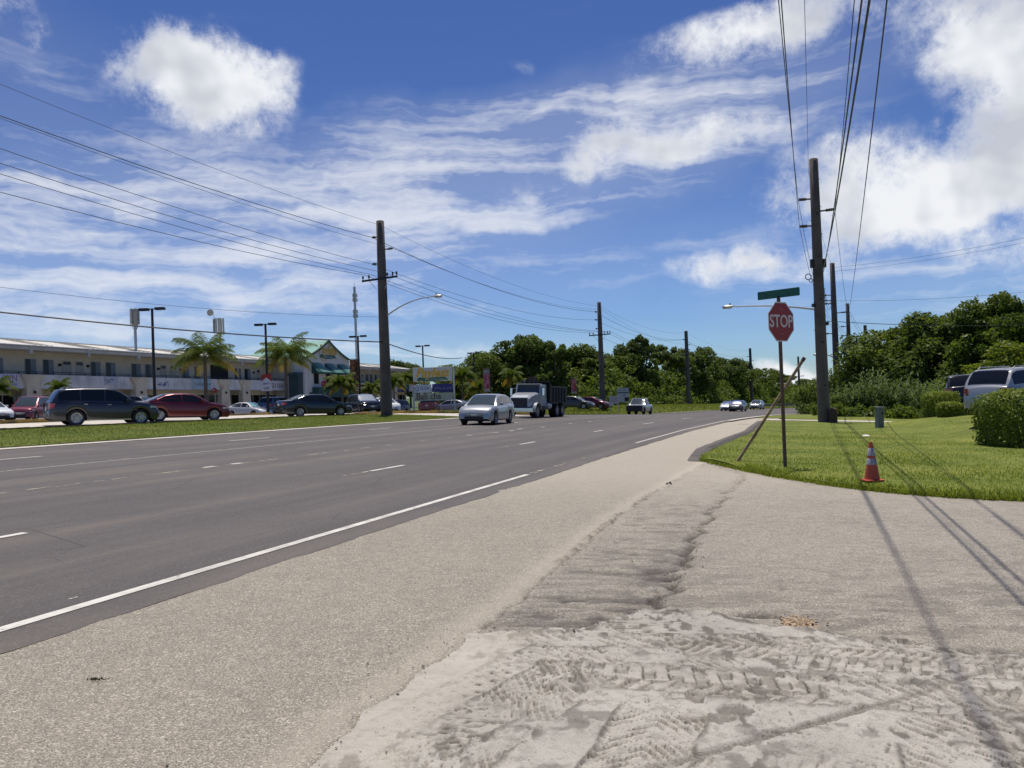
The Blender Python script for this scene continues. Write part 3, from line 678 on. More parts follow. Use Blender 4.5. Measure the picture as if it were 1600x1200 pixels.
sub('road_shoulder', fs_ & lim, M_shoulder); sub('driveway', fd | fm, M_drive)
# shoulder beyond, and apron to the right of the frame
o = strip('shoulder_beyond', lambda y: P(y, -.2), lambda y: (float(np.interp(y, [21, 25, 33.6, 43, 48.5, 53, 60, 120], [4.9, 6.1, 9.4, 12.5, 14.3, 16.7, 18.4, 48.5])), y), 21.2, 58, -.004, M_shoulder, .5, 6)
for nm in ('dark', 'pale', 'rust'):
    a_ = o.data.attributes.new(nm, 'FLOAT', 'POINT'); a_.data.foreach_set('value', np.full(len(o.data.vertices), .55 if nm == 'pale' else 0, np.float32))
strip('right_verge', lambda y: P(y, -.4), lambda y: P(y, -9), 58, 240, .03, M_grass, 2, 4)
strip('right_kerb', lambda y: P(y, -.28), lambda y: P(y, -.62), 50, 230, .07, M_concrete, 2, 2)
o = grid_sheet('side_ground', np.arange(-40, 60, 1.5), np.arange(-14, 21, 1.5), -.035, M_shoulder, keep=lambda x, y: (x > np.interp(y, WLy, WLx) + .3) & ((x > .95*y - 1.2) | (x < -y + 1.2) | (y < 3.4)))
for nm in ('dark', 'pale', 'rust'):
    a_ = o.data.attributes.new(nm, 'FLOAT', 'POINT')
# ------------------------------------------------------------------ grass blades
def blades(name, n, sampler, zf, hgt, wid, mat, kind='stuff', label=None, cat=None, bend=1.1):
    P_ = sampler(n); n = len(P_); z = zf(P_[:, 0], P_[:, 1]); a = RNG.uniform(0, 2*PI, n); h_ = hgt*RNG.uniform(.5, 1.3, n); w = wid*RNG.uniform(.6, 1.4, n)
    ca, sa = np.cos(a), np.sin(a); b2 = RNG.uniform(0, 2*PI, n); bd = h_*bend*RNG.uniform(.2, 1, n)
    X0 = np.stack([P_[:, 0]-ca*w, P_[:, 1]-sa*w, z-.02], -1); X1 = np.stack([P_[:, 0]+ca*w, P_[:, 1]+sa*w, z-.02], -1)
    X2 = np.stack([P_[:, 0]+np.cos(b2)*bd, P_[:, 1]+np.sin(b2)*bd, z+h_], -1)
    V = np.stack([X0, X1, X2], 1).reshape(-1, 3); Fq = np.arange(3*n).reshape(-1, 3)
    tint = np.repeat(np.clip(RNG.uniform(0, 1, n)*.7 + .5*(fbm(P_[:, 0]*.6, P_[:, 1]*.6, 5, 3)-.3), 0, 1), 3)
    o = npmesh(name, V, Fq, mat, attr={'tint': tint}); return tag(o, label, cat, kind=kind)
def samp_lawn(n):
    out = []
    while len(out) < n:
        y = 11.5*math.exp(random.random()**1.0*math.log(56/11.5)); x = y*random.uniform(.15, .75)
        if in_lawn(x, y) and not (43 < y < 50 and x > 13.8): out.append((x, y))
    return np.array(out)
blades('grass', 70000, samp_lawn, lambda x, y: gz(x, y) + .10, .05, .012, M_blade, label='mown green grass of the lawn around the stop sign and traffic cone', cat='grass')
def samp_edge(n):
    out = []; e = LAWN[:10]
    while len(out) < n:
        i = random.randrange(len(e)-1); u = random.random(); x = e[i][0]*(1-u)+e[i+1][0]*u; y = e[i][1]*(1-u)+e[i+1][1]*u
        r = abs(random.gauss(0, .09)); out.append((x + random.gauss(0, .05) + r*.3, y + r - .07))
    return np.array(out)
blades('edge_grass', 14000, samp_edge, lambda x, y: gz(x, y) + .03, .065, .009, M_blade, label='longer ragged grass fringe along the front edge of the lawn', cat='grass', bend=.9)
def samp_bank(n):
    out = []
    while len(out) < n:
        y = random.uniform(18, 61); w = random.uniform(.4, 8); x, y2 = A_(y, w); 
        if in_bank(x, y2): out.append((x, y2))
    return np.array(out)
blades('verge_grass', 60000, samp_bank, lambda x, y: gz(x, y) + .05, .05, .016, M_bladeb, label='dry green grass of the verge between the far road edge and the parked cars', cat='grass')
def samp_far(n):
    out = []
    while len(out) < n:
        y = random.uniform(73, 180); w = random.uniform(.5, 13); x, y2 = A_(y, w)
        if in_far(x, y2): out.append((x, y2))
    return np.array(out)
blades('far_grass', 22000, samp_far, lambda x, y: gz(x, y) + .06 + .5*ss(1, 6, wdist(x, y))*ss(95, 112, y), .22, .07, M_bladeb, label='rough grass of the far verge below the woods beyond the dump truck', cat='grass')
# ------------------------------------------------------------------ street furniture
M_pole = plain('weathered_pole_concrete', (.13, .105, .09), .9, .22, 1.4, bump=.5, bscale=14, bdist=.02, c2=(.09, .072, .062))
M_steel = plain('galvanised_steel', (.45, .46, .47), .45, .12, 6, metal=.7)
M_dark = plain('dark_metal', (.025, .025, .028), .5, .2, 8, metal=.3)
M_insul = plain('insulator_porcelain', (.06, .045, .04), .35, .2, 8)
M_wire = material('cable_black', (.03, .03, .032), .6)
M_lamp = material('lamp_lens', (.55, .56, .55), .25)
roaddir = Vector((.335, 1, 0)).normalized(); acro = Vector((1, -.335, 0)).normalized()
def concrete_pole(x, y, top_z, r0, r1, label, side=-1, cross=None, brk=(), lamp=None, group='utility poles on the far side of the road', holes=False, collar=None, zoff=0):
    z0 = g(x, y) + zoff; Hh = top_z - z0
    root = empty('utility_pole', (x, y, z0), label, 'utility pole', group)
    mb = MB(); n = 12; hs_ = [-.3, 0, .25*Hh, .5*Hh, .75*Hh, Hh-.03, Hh]
    mb.tube([(0, 0, h) for h in hs_], [r0 + (r1-r0)*max(h, 0)/Hh for h in hs_[:-1]] + [r1*.8], 14)
    mb.build('shaft', M_pole, root, smooth=True, sharp=60)
    R_ = lambda h: r0 + (r1-r0)*h/Hh
    if holes:
        for i in range(int((Hh-2)/1.15)):
            h = 2 + i*1.15; q = MB(); r = R_(h)
            q.lathe([(0, .0), (.055, 0), (.055, .03), (.035, .03), (.035, .01)], 10, (0, 0, 0), 'Y'); v = [Vector(p) for p in q.v]
            q.v = [tuple(p + Vector((.0, -r - .012, h))) for p in v]
            if i % 2 == 0: q.build('step_socket', M_dark, root)
        for i in range(12):
            h = Hh*.35 + i*Hh*.052; s_ = 1 if i % 2 else -1; q = MB(); q.tube([(s_*R_(h)*.8, 0, h), (s_*(R_(h)+.09), 0, h)], .012, 5); q.build('step_bolt', M_dark, root)
    if cross:
        h = cross[0]; L = cross[1]; tl = cross[2] if len(cross) > 2 else 0
        mb = MB(); M_ = Matrix.Rotation(math.atan2(acro.y, acro.x), 3, 'Z'); y_ = -(R_(h)+.07)
        mb.box((0, 0, 0), (L, .10, .13)); mb.v = [tuple(M_ @ Vector((p[0], p[1]+y_, p[2]+h + tl*p[0]))) for p in mb.v]; ca = mb.build('crossarm', M_dark, root, bevel=.01)
        for xx in ([-.47, -.30, .22, .37, .48] if L > 2 else [-.45, .45]):
            mb = MB(); mb.lathe([(.0, 0), (.03, 0), (.03, .08), (.075, .10), (.06, .16), (.075, .2), (.05, .28), (0, .3)], 8); mb.v = [tuple(M_ @ Vector((p[0]+xx*L, p[1]+y_, p[2]+h+.065 + tl*xx*L))) for p in mb.v]
            mb.build('insulator', M_insul, ca, smooth=True)
        for s_ in (-1, 1):
            mb = MB(); a = M_ @ Vector((s_*L*.30, y_, h-.06)); b = M_ @ Vector((s_*R_(h-.7)*.9, y_*.8, h-.7)); mb.tube([a, b], .018, 5); mb.build('brace', M_steel, ca)
    ends = {}
    for i, (h, s_, L) in enumerate(brk):
        M_ = Matrix.Rotation(math.atan2(acro.y, acro.x), 3, 'Z'); mb = MB()
        a = M_ @ Vector((s_*R_(h)*.8, 0, h)); b = M_ @ Vector((s_*(R_(h)+L), 0, h + .04*L)); mb.tube([a, b], [.05, .04], 6)
        for k in range(5): c = a.lerp(b, .45 + k*.11); mb.lathe([(.0, -.02), (.085, -.02), (.085, .02), (0, .02)], 8, c, 'X')
        mb.build('bracket', M_insul, root, smooth=True); ends[i] = Vector((x, y, z0)) + b
    if lamp:
        h, s_, L, rise = lamp; M_ = Matrix.Rotation(math.atan2(acro.y, acro.x), 3, 'Z'); mb = MB()
        pts = []
        for k in range(9):
            f = k/8; pts.append(M_ @ Vector((s_*(R_(h)*.9 + L*f), 0, h + rise*(1-(1-f)**2)*(1 if rise > 1 else 1) )))
        mb.tube(pts, [.055, .05, .048, .045, .043, .04, .038, .036, .034], 8); arm = mb.build('lamp_arm', M_steel, root, smooth=True)
        e = pts[-1]; d_ = (pts[-1]-pts[-2]).normalized(); mb = MB()
        for k, (r_, zz) in enumerate(((.03, 0), (.10, .08), (.15, .25), (.17, .5), (.13, .68), (.03, .76))): pass
        prof = [(0, .03), (.06, .06), (.25, .15), (.5, .17), (.68, .12), (.76, .02)]; V = []; Fs = []
        for d0, w_ in prof:
            for k in range(10):
                a = 2*PI*k/10; V.append(e + (M_ @ Vector((s_*d0, math.cos(a)*w_, math.sin(a)*w_*.55 + .03))))
        for i in range(5):
            for k in range(10): Fs.append((i*10+k, i*10+(k+1) % 10, (i+1)*10+(k+1) % 10, (i+1)*10+k))
        mb.add(V, Fs); hd = mb.build('lamp_head', M_steel, arm, smooth=True)
        mb = MB(); mb.box(e + (M_ @ Vector((s_*.46, 0, -.06))), (.42, .22, .06), taper=1.1); mb.build('lamp_lens', M_lamp, arm)
        mb = MB(); mb.tube([e + (M_ @ Vector((s_*.3, 0, .08))), e + (M_ @ Vector((s_*.3, 0, .2)))], .045, 8); mb.build('photocell', M_dark, arm)
    return root, Hh, ends
def mk_pole(px, y, topy, w0, w1, label, **k):
    x = bx(px, y); x = x + 0; root, Hh, ends = concrete_pole(x, y, hpx(y, topy, x=x), w0, w1, label, **k); return x, y, root, Hh, ends
# left row: base column, depth, top row
LP = []
LP.append(mk_pole(604.5, 59.0, 345, .40, .27, 'tall concrete power pole with street lamp arm on the far grass verge', side=1, cross=(9.4, 2.7, .05), brk=((12.35, -1, .38), (11.45, 1, .62), (10.5, -1, .42)), lamp=(4.95, 1, 0, 0) and (6.9, 1, 3.4, 1.05)))
LP.append(mk_pole(942.5, 106, 472, .38, .25, 'concrete power pole by the white notice boards, beyond the dump truck', cross=(9.6, 2.7, .03), brk=((12.5, -1, .35), (11.5, -1, .35), (10.4, -1, .3))))
LP.append(mk_pole(1076.5, 156, 517, .42, .3, 'concrete power pole in front of the woods above the low grass bank', cross=(9.6, 2.5, .03), brk=((12.5, -1, .35), (11.5, 1, .35), (10.6, 1, .3))))
LP.append(mk_pole(1175.5, 212, 544, .42, .3, 'distant concrete power pole rising above the pale car at the bend', cross=(8.8, 3.0), brk=((12.5, -1, .5), (11.5, 1, .5), (10.6, -1, .5))))
LP.append(mk_pole(1250, 275, 557, .42, .3, 'most distant power pole, just left of the nearest right-hand pole', cross=(8.8, 3.2), brk=((12.5, -1, .5), (11.5, 1, .5))))
G2 = 'utility poles on the near side of the road'
RP = []
RP.append(mk_pole(1288, 46.0, 248, .325, .23, 'nearest and tallest power pole on the right with a street lamp over the stop sign', brk=((12.6-.55, -1, .62), (11.9-.55, 1, .72), (11.15-.55, -1, .6)), lamp=(6.1, -1, 4.1, .42), group=G2, holes=True, zoff=.08))
RP.append(mk_pole(1310, 80, 411, .34, .22, 'second power pole on the right, standing just behind the nearest one', brk=((11.2, -1, .95), (11.0-.3, -1, .9), (10.4, -1, .9), (9.5, 1, .95), (7.6, -1, .8)), lamp=(5.4, -1, 1.0, .3), group=G2))
RP.append(mk_pole(1331, 113, 474, .33, .23, 'third power pole on the right, half hidden by the dark trees', brk=((11.4, -1, .7), (10.2, -1, .7)), group=G2))
RP.append(mk_pole(1357, 148, 508, .35, .27, 'fourth and farthest power pole on the right, only its top above the trees', brk=((11.0, 1, .9), (9.6, -1, .8)), group=G2))
# stub of a cut timber against the near pole
x, y, *_ = RP[0]; st = empty('wooden_stub', (x + .30, y - .48, g(x, y) + .1), 'short splintered wooden post stub leaning at the foot of the nearest right-hand pole', 'post stub')
mb = MB(); mb.tube([(0, 0, -.1), (.02, 0, .3), (.05, .03, .62), (.02, .02, .74)], [.22, .21, .2, .12], 9); mb.build('bark', plain('stub_wood', (.10, .06, .035), .9, .4, 9), st, smooth=False)
mb = MB(); mb.lathe([(.0, .02), (.19, 0)], 9, (.04, .02, .70)); mb.build('cut_face', plain('cut_wood', (.45, .33, .18), .8), st)
mb = MB(); hx, hz = xz(1262, 433, 46)
mb.lathe([(.14, -.02), (.18, 0), (.14, .02), (.13, 0), (.14, -.02)], 14, (hx-x+.0, -.1, hz - g(x, y)-.08), 'Y'); mb.lathe([(.09, -.02), (.12, 0), (.09, .02), (.08, 0), (.09, -.02)], 12, (hx-x+.12, -.14, hz-g(x, y)-.28), 'Y')
mb.build('cable_coil', M_wire, RP[0][2])
for h, s_ in ((8.55, -1), (8.55, 1), (6.3, -1), (5.3, 1)):
    mb = MB(); mb.box((s_*.33, -.05, h), (.16, .22, .45 if h > 8 else .18)); mb.build('clamp', M_dark, RP[0][2], bevel=.01)
# ------------------------------------------------------------------ wires
def wire(pts, rad, label, sag=.9, n=14, group=None, sags=None):
    P_ = []
    for i, (a, b) in enumerate(zip(pts[:-1], pts[1:])):
        a = Vector(a); b = Vector(b); s_ = (sags[i] if sags else sag)
        for k in range(n + (1 if i == len(pts)-2 else 0)):
            f = k/n; p = a.lerp(b, f); p.z -= 4*s_*f*(1-f); P_.append(p)
    mb = MB(); mb.tube(P_, rad, 5); o = mb.build('power_line', M_wire, smooth=True)
    return tag(o, label, 'cable', group)
def back_end(A, px0, py0, yback=-12.0, zb=None, sag=.9):    # free end behind us so that the span crosses (px0,py0)
    A = Vector(A); zb = A.z if zb is None else zb; xb = A.x - .34*(A.y - yback)
    for _ in range(40):
        f0, f1 = .02, .9
        if py0 < 5:
            best = None
            for k in range(200):
                f = f0 + (f1-f0)*k/200; p = A.lerp(Vector((xb, yback, zb)), f); p.z -= 4*sag*f*(1-f)
                if p.y < 3: break
                q = proj(p)
                if q[1] <= py0: best = (p, q); break
            if best is None: break
            xb += (px0 - best[1][0])/F*best[0].y/ max(.1, (A.y-best[0].y)/(A.y-yback)) *.8
        else:
            best = None
            for k in range(300):
                f = f0 + (f1-f0)*k/300; p = A.lerp(Vector((xb, yback, zb)), f); p.z -= 4*sag*f*(1-f)
                if p.y < 3: break
                q = proj(p)
                if q[0] <= px0: best = (p, q); break
            if best is None: break
            zb -= (best[1][1] - py0)*-1/F*best[0].y/max(.1, (A.y-best[0].y)/(A.y-yback))*-.8*-1 if 0 else 0
            zb += (best[1][1] - py0)/F*best[0].y/max(.1, (A.y-best[0].y)/(A.y-yback))*.8
    return Vector((xb, yback, zb))
GR = 'overhead cables of the right-hand pole line'
E = RP[0][4]; E1 = RP[1][4]; E2 = RP[2][4]; E3 = RP[3][4]
top0 = Vector((RP[0][0] - .3, 46, hpx(46, 268, x=RP[0][0]))); top1 = Vector((RP[1][0], 80, hpx(80, 413, x=RP[1][0])))
wire([back_end(E[0], 1216, 0), E[0], E1[0], E2[0], E3[0]], .013, 'cable on the upper left arm of the nearest right-hand pole', group=GR)
wire([back_end(E[2], 1220, 0), E[2], E1[1], E2[1]], .013, 'cable on the lower left arm of the nearest right-hand pole', group=GR)
wire([back_end(top0, 1257, 0), top0, top1], .009, 'thin single wire running to the tip of the nearest right-hand pole', group=GR)
wire([back_end(E[1], 1335, 0), E[1], E1[3], E3[0]], .012, 'cable on the right arm of the nearest right-hand pole', group=GR)
c0 = Vector(xz(1284, 428, 45.7)[:1] + (45.7,) + xz(1284, 428, 45.7)[1:]); c1 = Vector(xz(1284, 436, 45.8)[:1] + (45.8,) + xz(1284, 436, 45.8)[1:])
t1 = Vector((RP[1][0] - .35, 80, hpx(80, 470, x=RP[1][0]))); t2 = Vector((RP[2][0] - .35, 113, hpx(113, 520, x=RP[2][0])))
wire([back_end(c0, 1359, 0), c0, t1, t2], .018, 'thick black telephone cable clamped to the nearest right-hand pole', group=GR)
wire([back_end(c1, 1348, 0), c1, t1 + Vector((0, 0, -.5)), t2 + Vector((0, 0, -.4))], .013, 'second telephone cable just beneath the thick one on the right', group=GR)
far1 = E1[3] + Vector((.1, 0, .1)); wire([back_end(far1, 1386, 0, yback=-12, sag=.6), far1, E3[0] + Vector((.2, 0, .2))], .014, 'outermost right cable that passes the nearest pole and meets the second', sag=.6, group=GR)
for i, (py0, py1) in enumerate(((346, 418), (354, 424), (440, 470), (490, 500))):
    a = xz(1600 + 200, py0 - 20*(i < 2) - 8*(i == 2), 60); b = Vector((RP[1][0] + .2, 80, hpx(80, py1, x=RP[1][0]))) if i < 3 else Vector((RP[0][0] + .3, 46, hpx(46, 502, x=RP[0][0])))
    a = Vector((a[0], 60, a[1]))
    wire([b, a], .012 if i < 3 else .017, ['upper of the two thin side wires rising to the right from the second pole', 'lower of the two thin side wires rising to the right from the second pole', 'level side wire crossing above the right-hand trees', 'lowest side cable that runs into the right-hand trees'][i], sag=.5, group='side cables over the right-hand trees')
# left row
GL = 'overhead cables of the left-hand pole line'
LE = [p[4] for p in LP]
def lt(i, topy, dx=0): x, y = LP[i][0], LP[i][1]; return Vector((x + dx, y, hpx(y, topy, x=x)))
def left_line(P1, py0, P2, P3, P4, rad, label, sag=1.1):
    A = Vector(P1); zb = A.z; yb = 1.0; xb = A.x - .36*(A.y-yb)
    B = None
    for _ in range(60):                              # find the height behind-left so the span leaves the frame at row py0
        B = Vector((xb, yb, zb)); hit = None
        for k in range(400):
            f = k/400*.85; p = A.lerp(B, f); p.z -= 4*sag*f*(1-f)
            if p.y < 2: break
            q = proj(p)
            if q[0] <= 0: hit = (p, q, f); break
        if hit is None: break
        zb += (hit[1][1]-py0)/F*hit[0].y/max(.15, hit[2])*.7
    wire([B, A, P2, P3, P4], rad, label, sag=sag, sags=[sag, 1.0, 1.1, 1.1], group=GL)
cr = lambda i, f, dy=0.35: Vector((LP[i][0], LP[i][1], LP[i][2].location.z)) + Vector((acro.x*f, acro.y*f - .4, (9.4, 9.6, 9.6, 8.8, 8.8)[i] + dy))
left_line(lt(0, 352), 130, lt(1, 478), lt(2, 520), lt(3, 548), .010, 'topmost thin wire of the left-hand line')
left_line(LE[0][0], 180, LE[1][0], LE[2][0], LE[3][0], .019, 'second wire down, the darkest of the left-hand line')
left_line(LE[0][1], 184, lt(1, 484, .3), LE[2][1], LE[3][1], .010, 'thin wire close beside the darkest one on the left-hand line')
left_line(LE[0][2], 231, LE[1][1], lt(2, 530, -.3), LE[3][2], .014, 'third wire down on the left-hand line')
left_line(cr(0, .35), 254, cr(1, 1.2), cr(2, 1.1), cr(3, 1.2), .014, 'fourth wire down, ending at the right half of the crossarm')
left_line(cr(0, -.8), 271, cr(1, .6), cr(2, .5), cr(3, .5), .014, 'fifth wire down on the left-hand line')
left_line(cr(0, -1.27), 299, cr(1, -1.2), cr(2, -1.1), cr(3, -1.2), .015, 'lowest of the high wires, ending at the left tip of the crossarm')
b = Vector((LP[0][0] - .3, 59, hpx(59, 495, x=LP[0][0])))
a = xz(-60, 441, 40); wire([(a[0], 40, a[1]), b], .010, 'thin dipping wire below the high lines, ending at the lamp bracket height', sag=.35, group=GL)
b = Vector((LP[0][0], 59 - .3, hpx(59, 535, x=LP[0][0]))); a = xz(-60, 481, 42); c = xz(722, 559, 118)
wire([(a[0], 42, a[1]), b, (c[0], 118, c[1])], .040, 'thick black communications cable sagging low past the palms', sags=[.25, .5], group=GL)
# ------------------------------------------------------------------ stop sign
M_red = plain('sign_red', (.30, .018, .022), .45, .12, 9); M_signwhite = plain('sign_white', (.72, .70, .70), .5, .06, 9); M_green = plain('sign_green', (.008, .095, .06), .45, .15, 9)
M_rust = plain('rusty_post', (.11, .065, .045), .8, .4, 14, bump=.3)
_dg = None
def text_mesh(name, body, size, mat, parent, M, shear=0.0, offset=0.0, ext=.002, align='CENTER', xs=1.0):
    cu = bpy.data.curves.new(name, 'FONT'); cu.body = body; cu.size = size; cu.shear = shear; cu.offset = offset; cu.extrude = ext; cu.align_x = align; cu.align_y = 'CENTER'; cu.resolution_u = 4
    o = bpy.data.objects.new(name, cu); COL.objects.link(o); bpy.context.view_layer.update()
    me = bpy.data.meshes.new_from_object(o.evaluated_get(bpy.context.evaluated_depsgraph_get())); COL.objects.unlink(o); bpy.data.objects.remove(o)
    me.transform(M @ Matrix.Diagonal((xs, 1, 1, 1))); me.materials.clear(); me.materials.append(mat); me.name = name
    r = bpy.data.objects.new(name, me); return link(r, parent)
def strokes(parent, w, h, mat, M, seed=1, lines=1):      # lettering too small to read: only its marks
    r = random.Random(seed); mb = MB()
    for li in range(lines):
        y0 = (lines-1)*h*.5 - li*h; x = -w/2
        while x < w/2:
            cw = h*r.uniform(.25, .5); k = r.random()
            if k > .15:
                for _ in range(3):
                    a = (x + cw*r.random(), y0 + h*r.uniform(-.35, .35)); L = h*r.uniform(.25, .6); t_ = r.choice((0, PI/2, PI/2, 1.0)); c_, s_ = math.cos(t_), math.sin(t_); q = h*.055
                    P4 = [(a[0]-c_*L/2+s_*q, a[1]-s_*L/2-c_*q), (a[0]+c_*L/2+s_*q, a[1]+s_*L/2-c_*q), (a[0]+c_*L/2-s_*q, a[1]+s_*L/2+c_*q), (a[0]-c_*L/2-s_*q, a[1]-s_*L/2+c_*q)]
                    mb.prism(P4, 0, .004 + .002*_, M)
            x += cw*1.25
    return mb.build('lettering', mat, parent)
def face_M(loc, yaw):                                # local x -> right as read, y -> up, z -> towards reader; yaw: reader direction angle
    n = Vector((math.sin(yaw), -math.cos(yaw), 0)); up = Vector((0, 0, 1)); rt = up.cross(n)
    return Matrix(((rt.x, up.x, n.x, loc[0]), (rt.y, up.y, n.y, loc[1]), (rt.z, up.z, n.z, loc[2]), (0, 0, 0, 1)))
sx_, sy_ = bx(1227, 17.6, .1), 17.6; sz = lawn_z(sx_, sy_)
stop = empty('stop_sign', (sx_, sy_, sz - .05), 'tall red octagonal stop sign on a rusty square post at the lawn corner', 'stop sign')
ztop = hpx(17.6, 466, x=sx_) - sz + .05
dxt = 0.0
mb = MB(); mb.box((dxt, 0, ztop/2 - .1), (.062, .062, ztop + .2)); mb.build('post', M_rust, stop, bevel=.006)
zc = hpx(17.6, 503, x=sx_) - sz + .05; yaw = math.radians(35)
def octa(r): return [(r*math.cos(PI/8 + k*PI/4)/math.cos(PI/8), r*math.sin(PI/8 + k*PI/4)/math.cos(PI/8)) for k in range(8)]
Mf = face_M((.0, 0, zc), yaw) @ Matrix.Translation((0, 0, .04))
mb = MB(); mb.prism(octa(.405), 0, .004, Mf); rim = mb.build('octagon_plate', M_signwhite, stop)
mb = MB(); mb.prism(octa(.383), .0042, .0062, Mf); mb.build('red_face', M_red, rim)
text_mesh('lettering', 'STOP', .36, plain('sign_letters', (.66, .56, .56), .5), rim, Mf @ Matrix.Translation((0, .0, .0085)), offset=.006, xs=.86)
for s_ in (.25, -.25):
    mb = MB(); mb.lathe([(0, .012), (.012, .008), (.012, 0)], 8, (0, 0, 0)); mb.v = [tuple(Mf @ (Vector(p) + Vector((0, s_, .006)))) for p in mb.v]; mb.build('bolt', M_steel, rim)
zs = hpx(17.6, 459, x=sx_) - sz + .05
Ms = face_M((0, 0, zs), math.radians(-48))
def rr(w, h, r, n=4): return [(sx*(w/2-r) + r*math.cos(a0+k*PI/2/n), sy*(h/2-r) + r*math.sin(a0+k*PI/2/n)) for sx, sy, a0 in ((1, 1, 0), (-1, 1, PI/2), (-1, -1, PI), (1, -1, 1.5*PI)) for k in range(n+1)]
mb = MB(); mb.prism(rr(.96, .17, .02), -.002, .002, Ms); mb.build('street_name_blade', M_green, stop)
mb = MB(); mb.box((0, 0, zs - .10), (.05, .06, .09)); mb.build('blade_clamp', M_dark, stop)
# leaning timber
bxp, byp = at(1151, 721, .1); tx_, tz_ = xz(1258, 556, 18.9)
pk = empty('leaning_timber', (bxp, byp, lawn_z(bxp, byp) - .04), 'long weathered timber pole leaning diagonally behind the stop sign post', 'timber pole')
d = Vector((tx_ - bxp, 18.95 - byp, tz_ - lawn_z(bxp, byp)))
mb = MB(); q = d.to_track_quat('Z', 'Y').to_matrix(); L = d.length
mb.box(d/2, (.075, .06, L), M=q); mb.build('plank', plain('weathered_timber', (.30, .215, .12), .85, .35, 8, bump=.4, c2=(.16, .11, .07)), pk, bevel=.006)
mb = MB(); mb.box(d*.985, (.085, .07, .09), M=q); mb.build('end_band', M_rust, pk)
# traffic cone
cx0, cy0 = at(1363, 752, .12)
M_cone = material('cone_orange', (.48, .085, .035), .6, fn=vary((.47, .08, .032), .2, 9, c2=(.34, .045, .025))); M_refl = plain('cone_band', (.33, .32, .33), .5, .3, 26, c2=(.20, .18, .18))
cone = empty('traffic_cone', (cx0, cy0, lawn_z(cx0, cy0)), 'orange traffic cone with two grimy white bands near the lawn edge', 'traffic cone')
mb = MB(); mb.prism(rr(.31, .31, .04), 0, .03); mb.build('base', M_cone, cone, bevel=.008)
rc = lambda h: .132 - .105*h/.66
mb = MB(); mb.lathe([(rc(h), h) for h in (.03, .1, .2, .27, .40, .52, .62, .66)] + [(.018, .66), (.018, .60)], 24); bd_ = mb.build('cone_body', M_cone, cone, smooth=True)
for h0, h1 in ((.28, .385), (.43, .56)):
    mb = MB(); mb.lathe([(rc(h0)+.001, h0), (rc(h0)+.003, h0+.002), (rc(h1)+.003, h1-.002), (rc(h1)+.001, h1)], 24); mb.build('reflective_band', M_refl, bd_, smooth=True)
# utility pedestal
ux, uy = at(1374, 668, .12)
ped = empty('utility_pedestal', (ux, uy, lawn_z(ux, uy) - .02), 'grey green utility pedestal box tilting on the lawn by the footpath', 'utility box', rz=math.radians(8))
ped.rotation_euler = (0, math.radians(4), math.radians(12))
M_ped = plain('pedestal_green', (.15, .18, .165), .6, .15, 6)
mb = MB(); mb.box((0, 0, .42), (.27, .25, .86)); mb.build('cabinet', M_ped, ped, bevel=.02)
mb = MB(); mb.box((0, 0, .875), (.30, .28, .06)); mb.build('cap', plain('pedestal_cap', (.24, .29, .26), .6), ped, bevel=.015)
mb = MB(); mb.box((.03, -.127, .62), (.08, .006, .10)); mb.build('lock_plate', M_dark, ped)
# litter on the lawn, bits on the road
lx, ly = at(1353, 681, .14)
pl = MB(); pl.lathe([(0, .035), (.07, .04), (.11, .02), (.13, .0)], 12); o = pl.build('paper_plate', plain('paper_white', (.75, .74, .7), .8), smooth=True); o.location = (lx, ly, lawn_z(lx, ly)+.03); tag(o, 'crumpled white paper plate lying on the lawn behind the cone', 'litter')
kx, ky = at(1045, 758)
pl = MB(); pl.box((0, 0, .02), (.11, .07, .05), rz=.3, taper=.6); pl.box((.03, .02, .035), (.05, .05, .05), rz=1, taper=.5); o = pl.build('rubber_scrap', M_dark, bevel=.008); o.location = (kx, ky, g(kx, ky)); tag(o, 'small black scrap lying on the seam between shoulder and driveway', 'debris')
tx0, ty0 = at(150, 1066)
mb = MB()
for k in range(26):
    a = random.uniform(0, PI); q = (random.gauss(0, .028), random.gauss(0, .008)); mb.add([(q[0]-.006, q[1], 0), (q[0]+.006, q[1], 0), (q[0]+random.uniform(-.03, .03), q[1], random.uniform(.01, .022))], [(0, 1, 2)])
o = mb.build('dry_leaf_litter', plain('dry_litter', (.16, .14, .07), .9)); o.location = (tx0, ty0, g(tx0, ty0) + .012); tag(o, 'small dry grass scrap lying on the shoulder near the camera', 'debris')
# loose stones
def stones(name, n, fn, label, lo, hi, mat):
    V = []; Fq = []
    ico = [(0, 0, 1), (.9, 0, .3), (.28, .85, .3), (-.72, .53, .3), (-.72, -.53, .3), (.28, -.85, .3), (.72, .53, -.4), (-.28, .85, -.4), (-.9, 0, -.4), (-.28, -.85, -.4), (.72, -.53, -.4)]
    fc = [(0, 1, 2), (0, 2, 3), (0, 3, 4), (0, 4, 5), (0, 5, 1), (1, 6, 2), (2, 6, 7), (2, 7, 3), (3, 7, 8), (3, 8, 4), (4, 8, 9), (4, 9, 5), (5, 9, 10), (5, 10, 1), (1, 10, 6)]
    for i in range(n):
        x, y = fn(); s_ = random.uniform(lo, hi); a = random.uniform(0, 6.3); z = g(x, y) + .012
        b0 = len(V)
        for p in ico:
            j = random.uniform(.75, 1.2); V.append((x + s_*j*(p[0]*math.cos(a)-p[1]*math.sin(a)), y + s_*j*(p[0]*math.sin(a)+p[1]*math.cos(a)), z + s_*.6*p[2]))
        Fq += [(q[0]+b0, q[1]+b0, q[2]+b0) for q in fc]
    return tag(npmesh(name, V, Fq, mat), label, 'gravel', kind='stuff')
def st1():
    k = random.random(); y = random.uniform(3.3, 14); xs_ = float(np.interp(y, SY, SX)); return xs_ + random.gauss(.25, .35), y
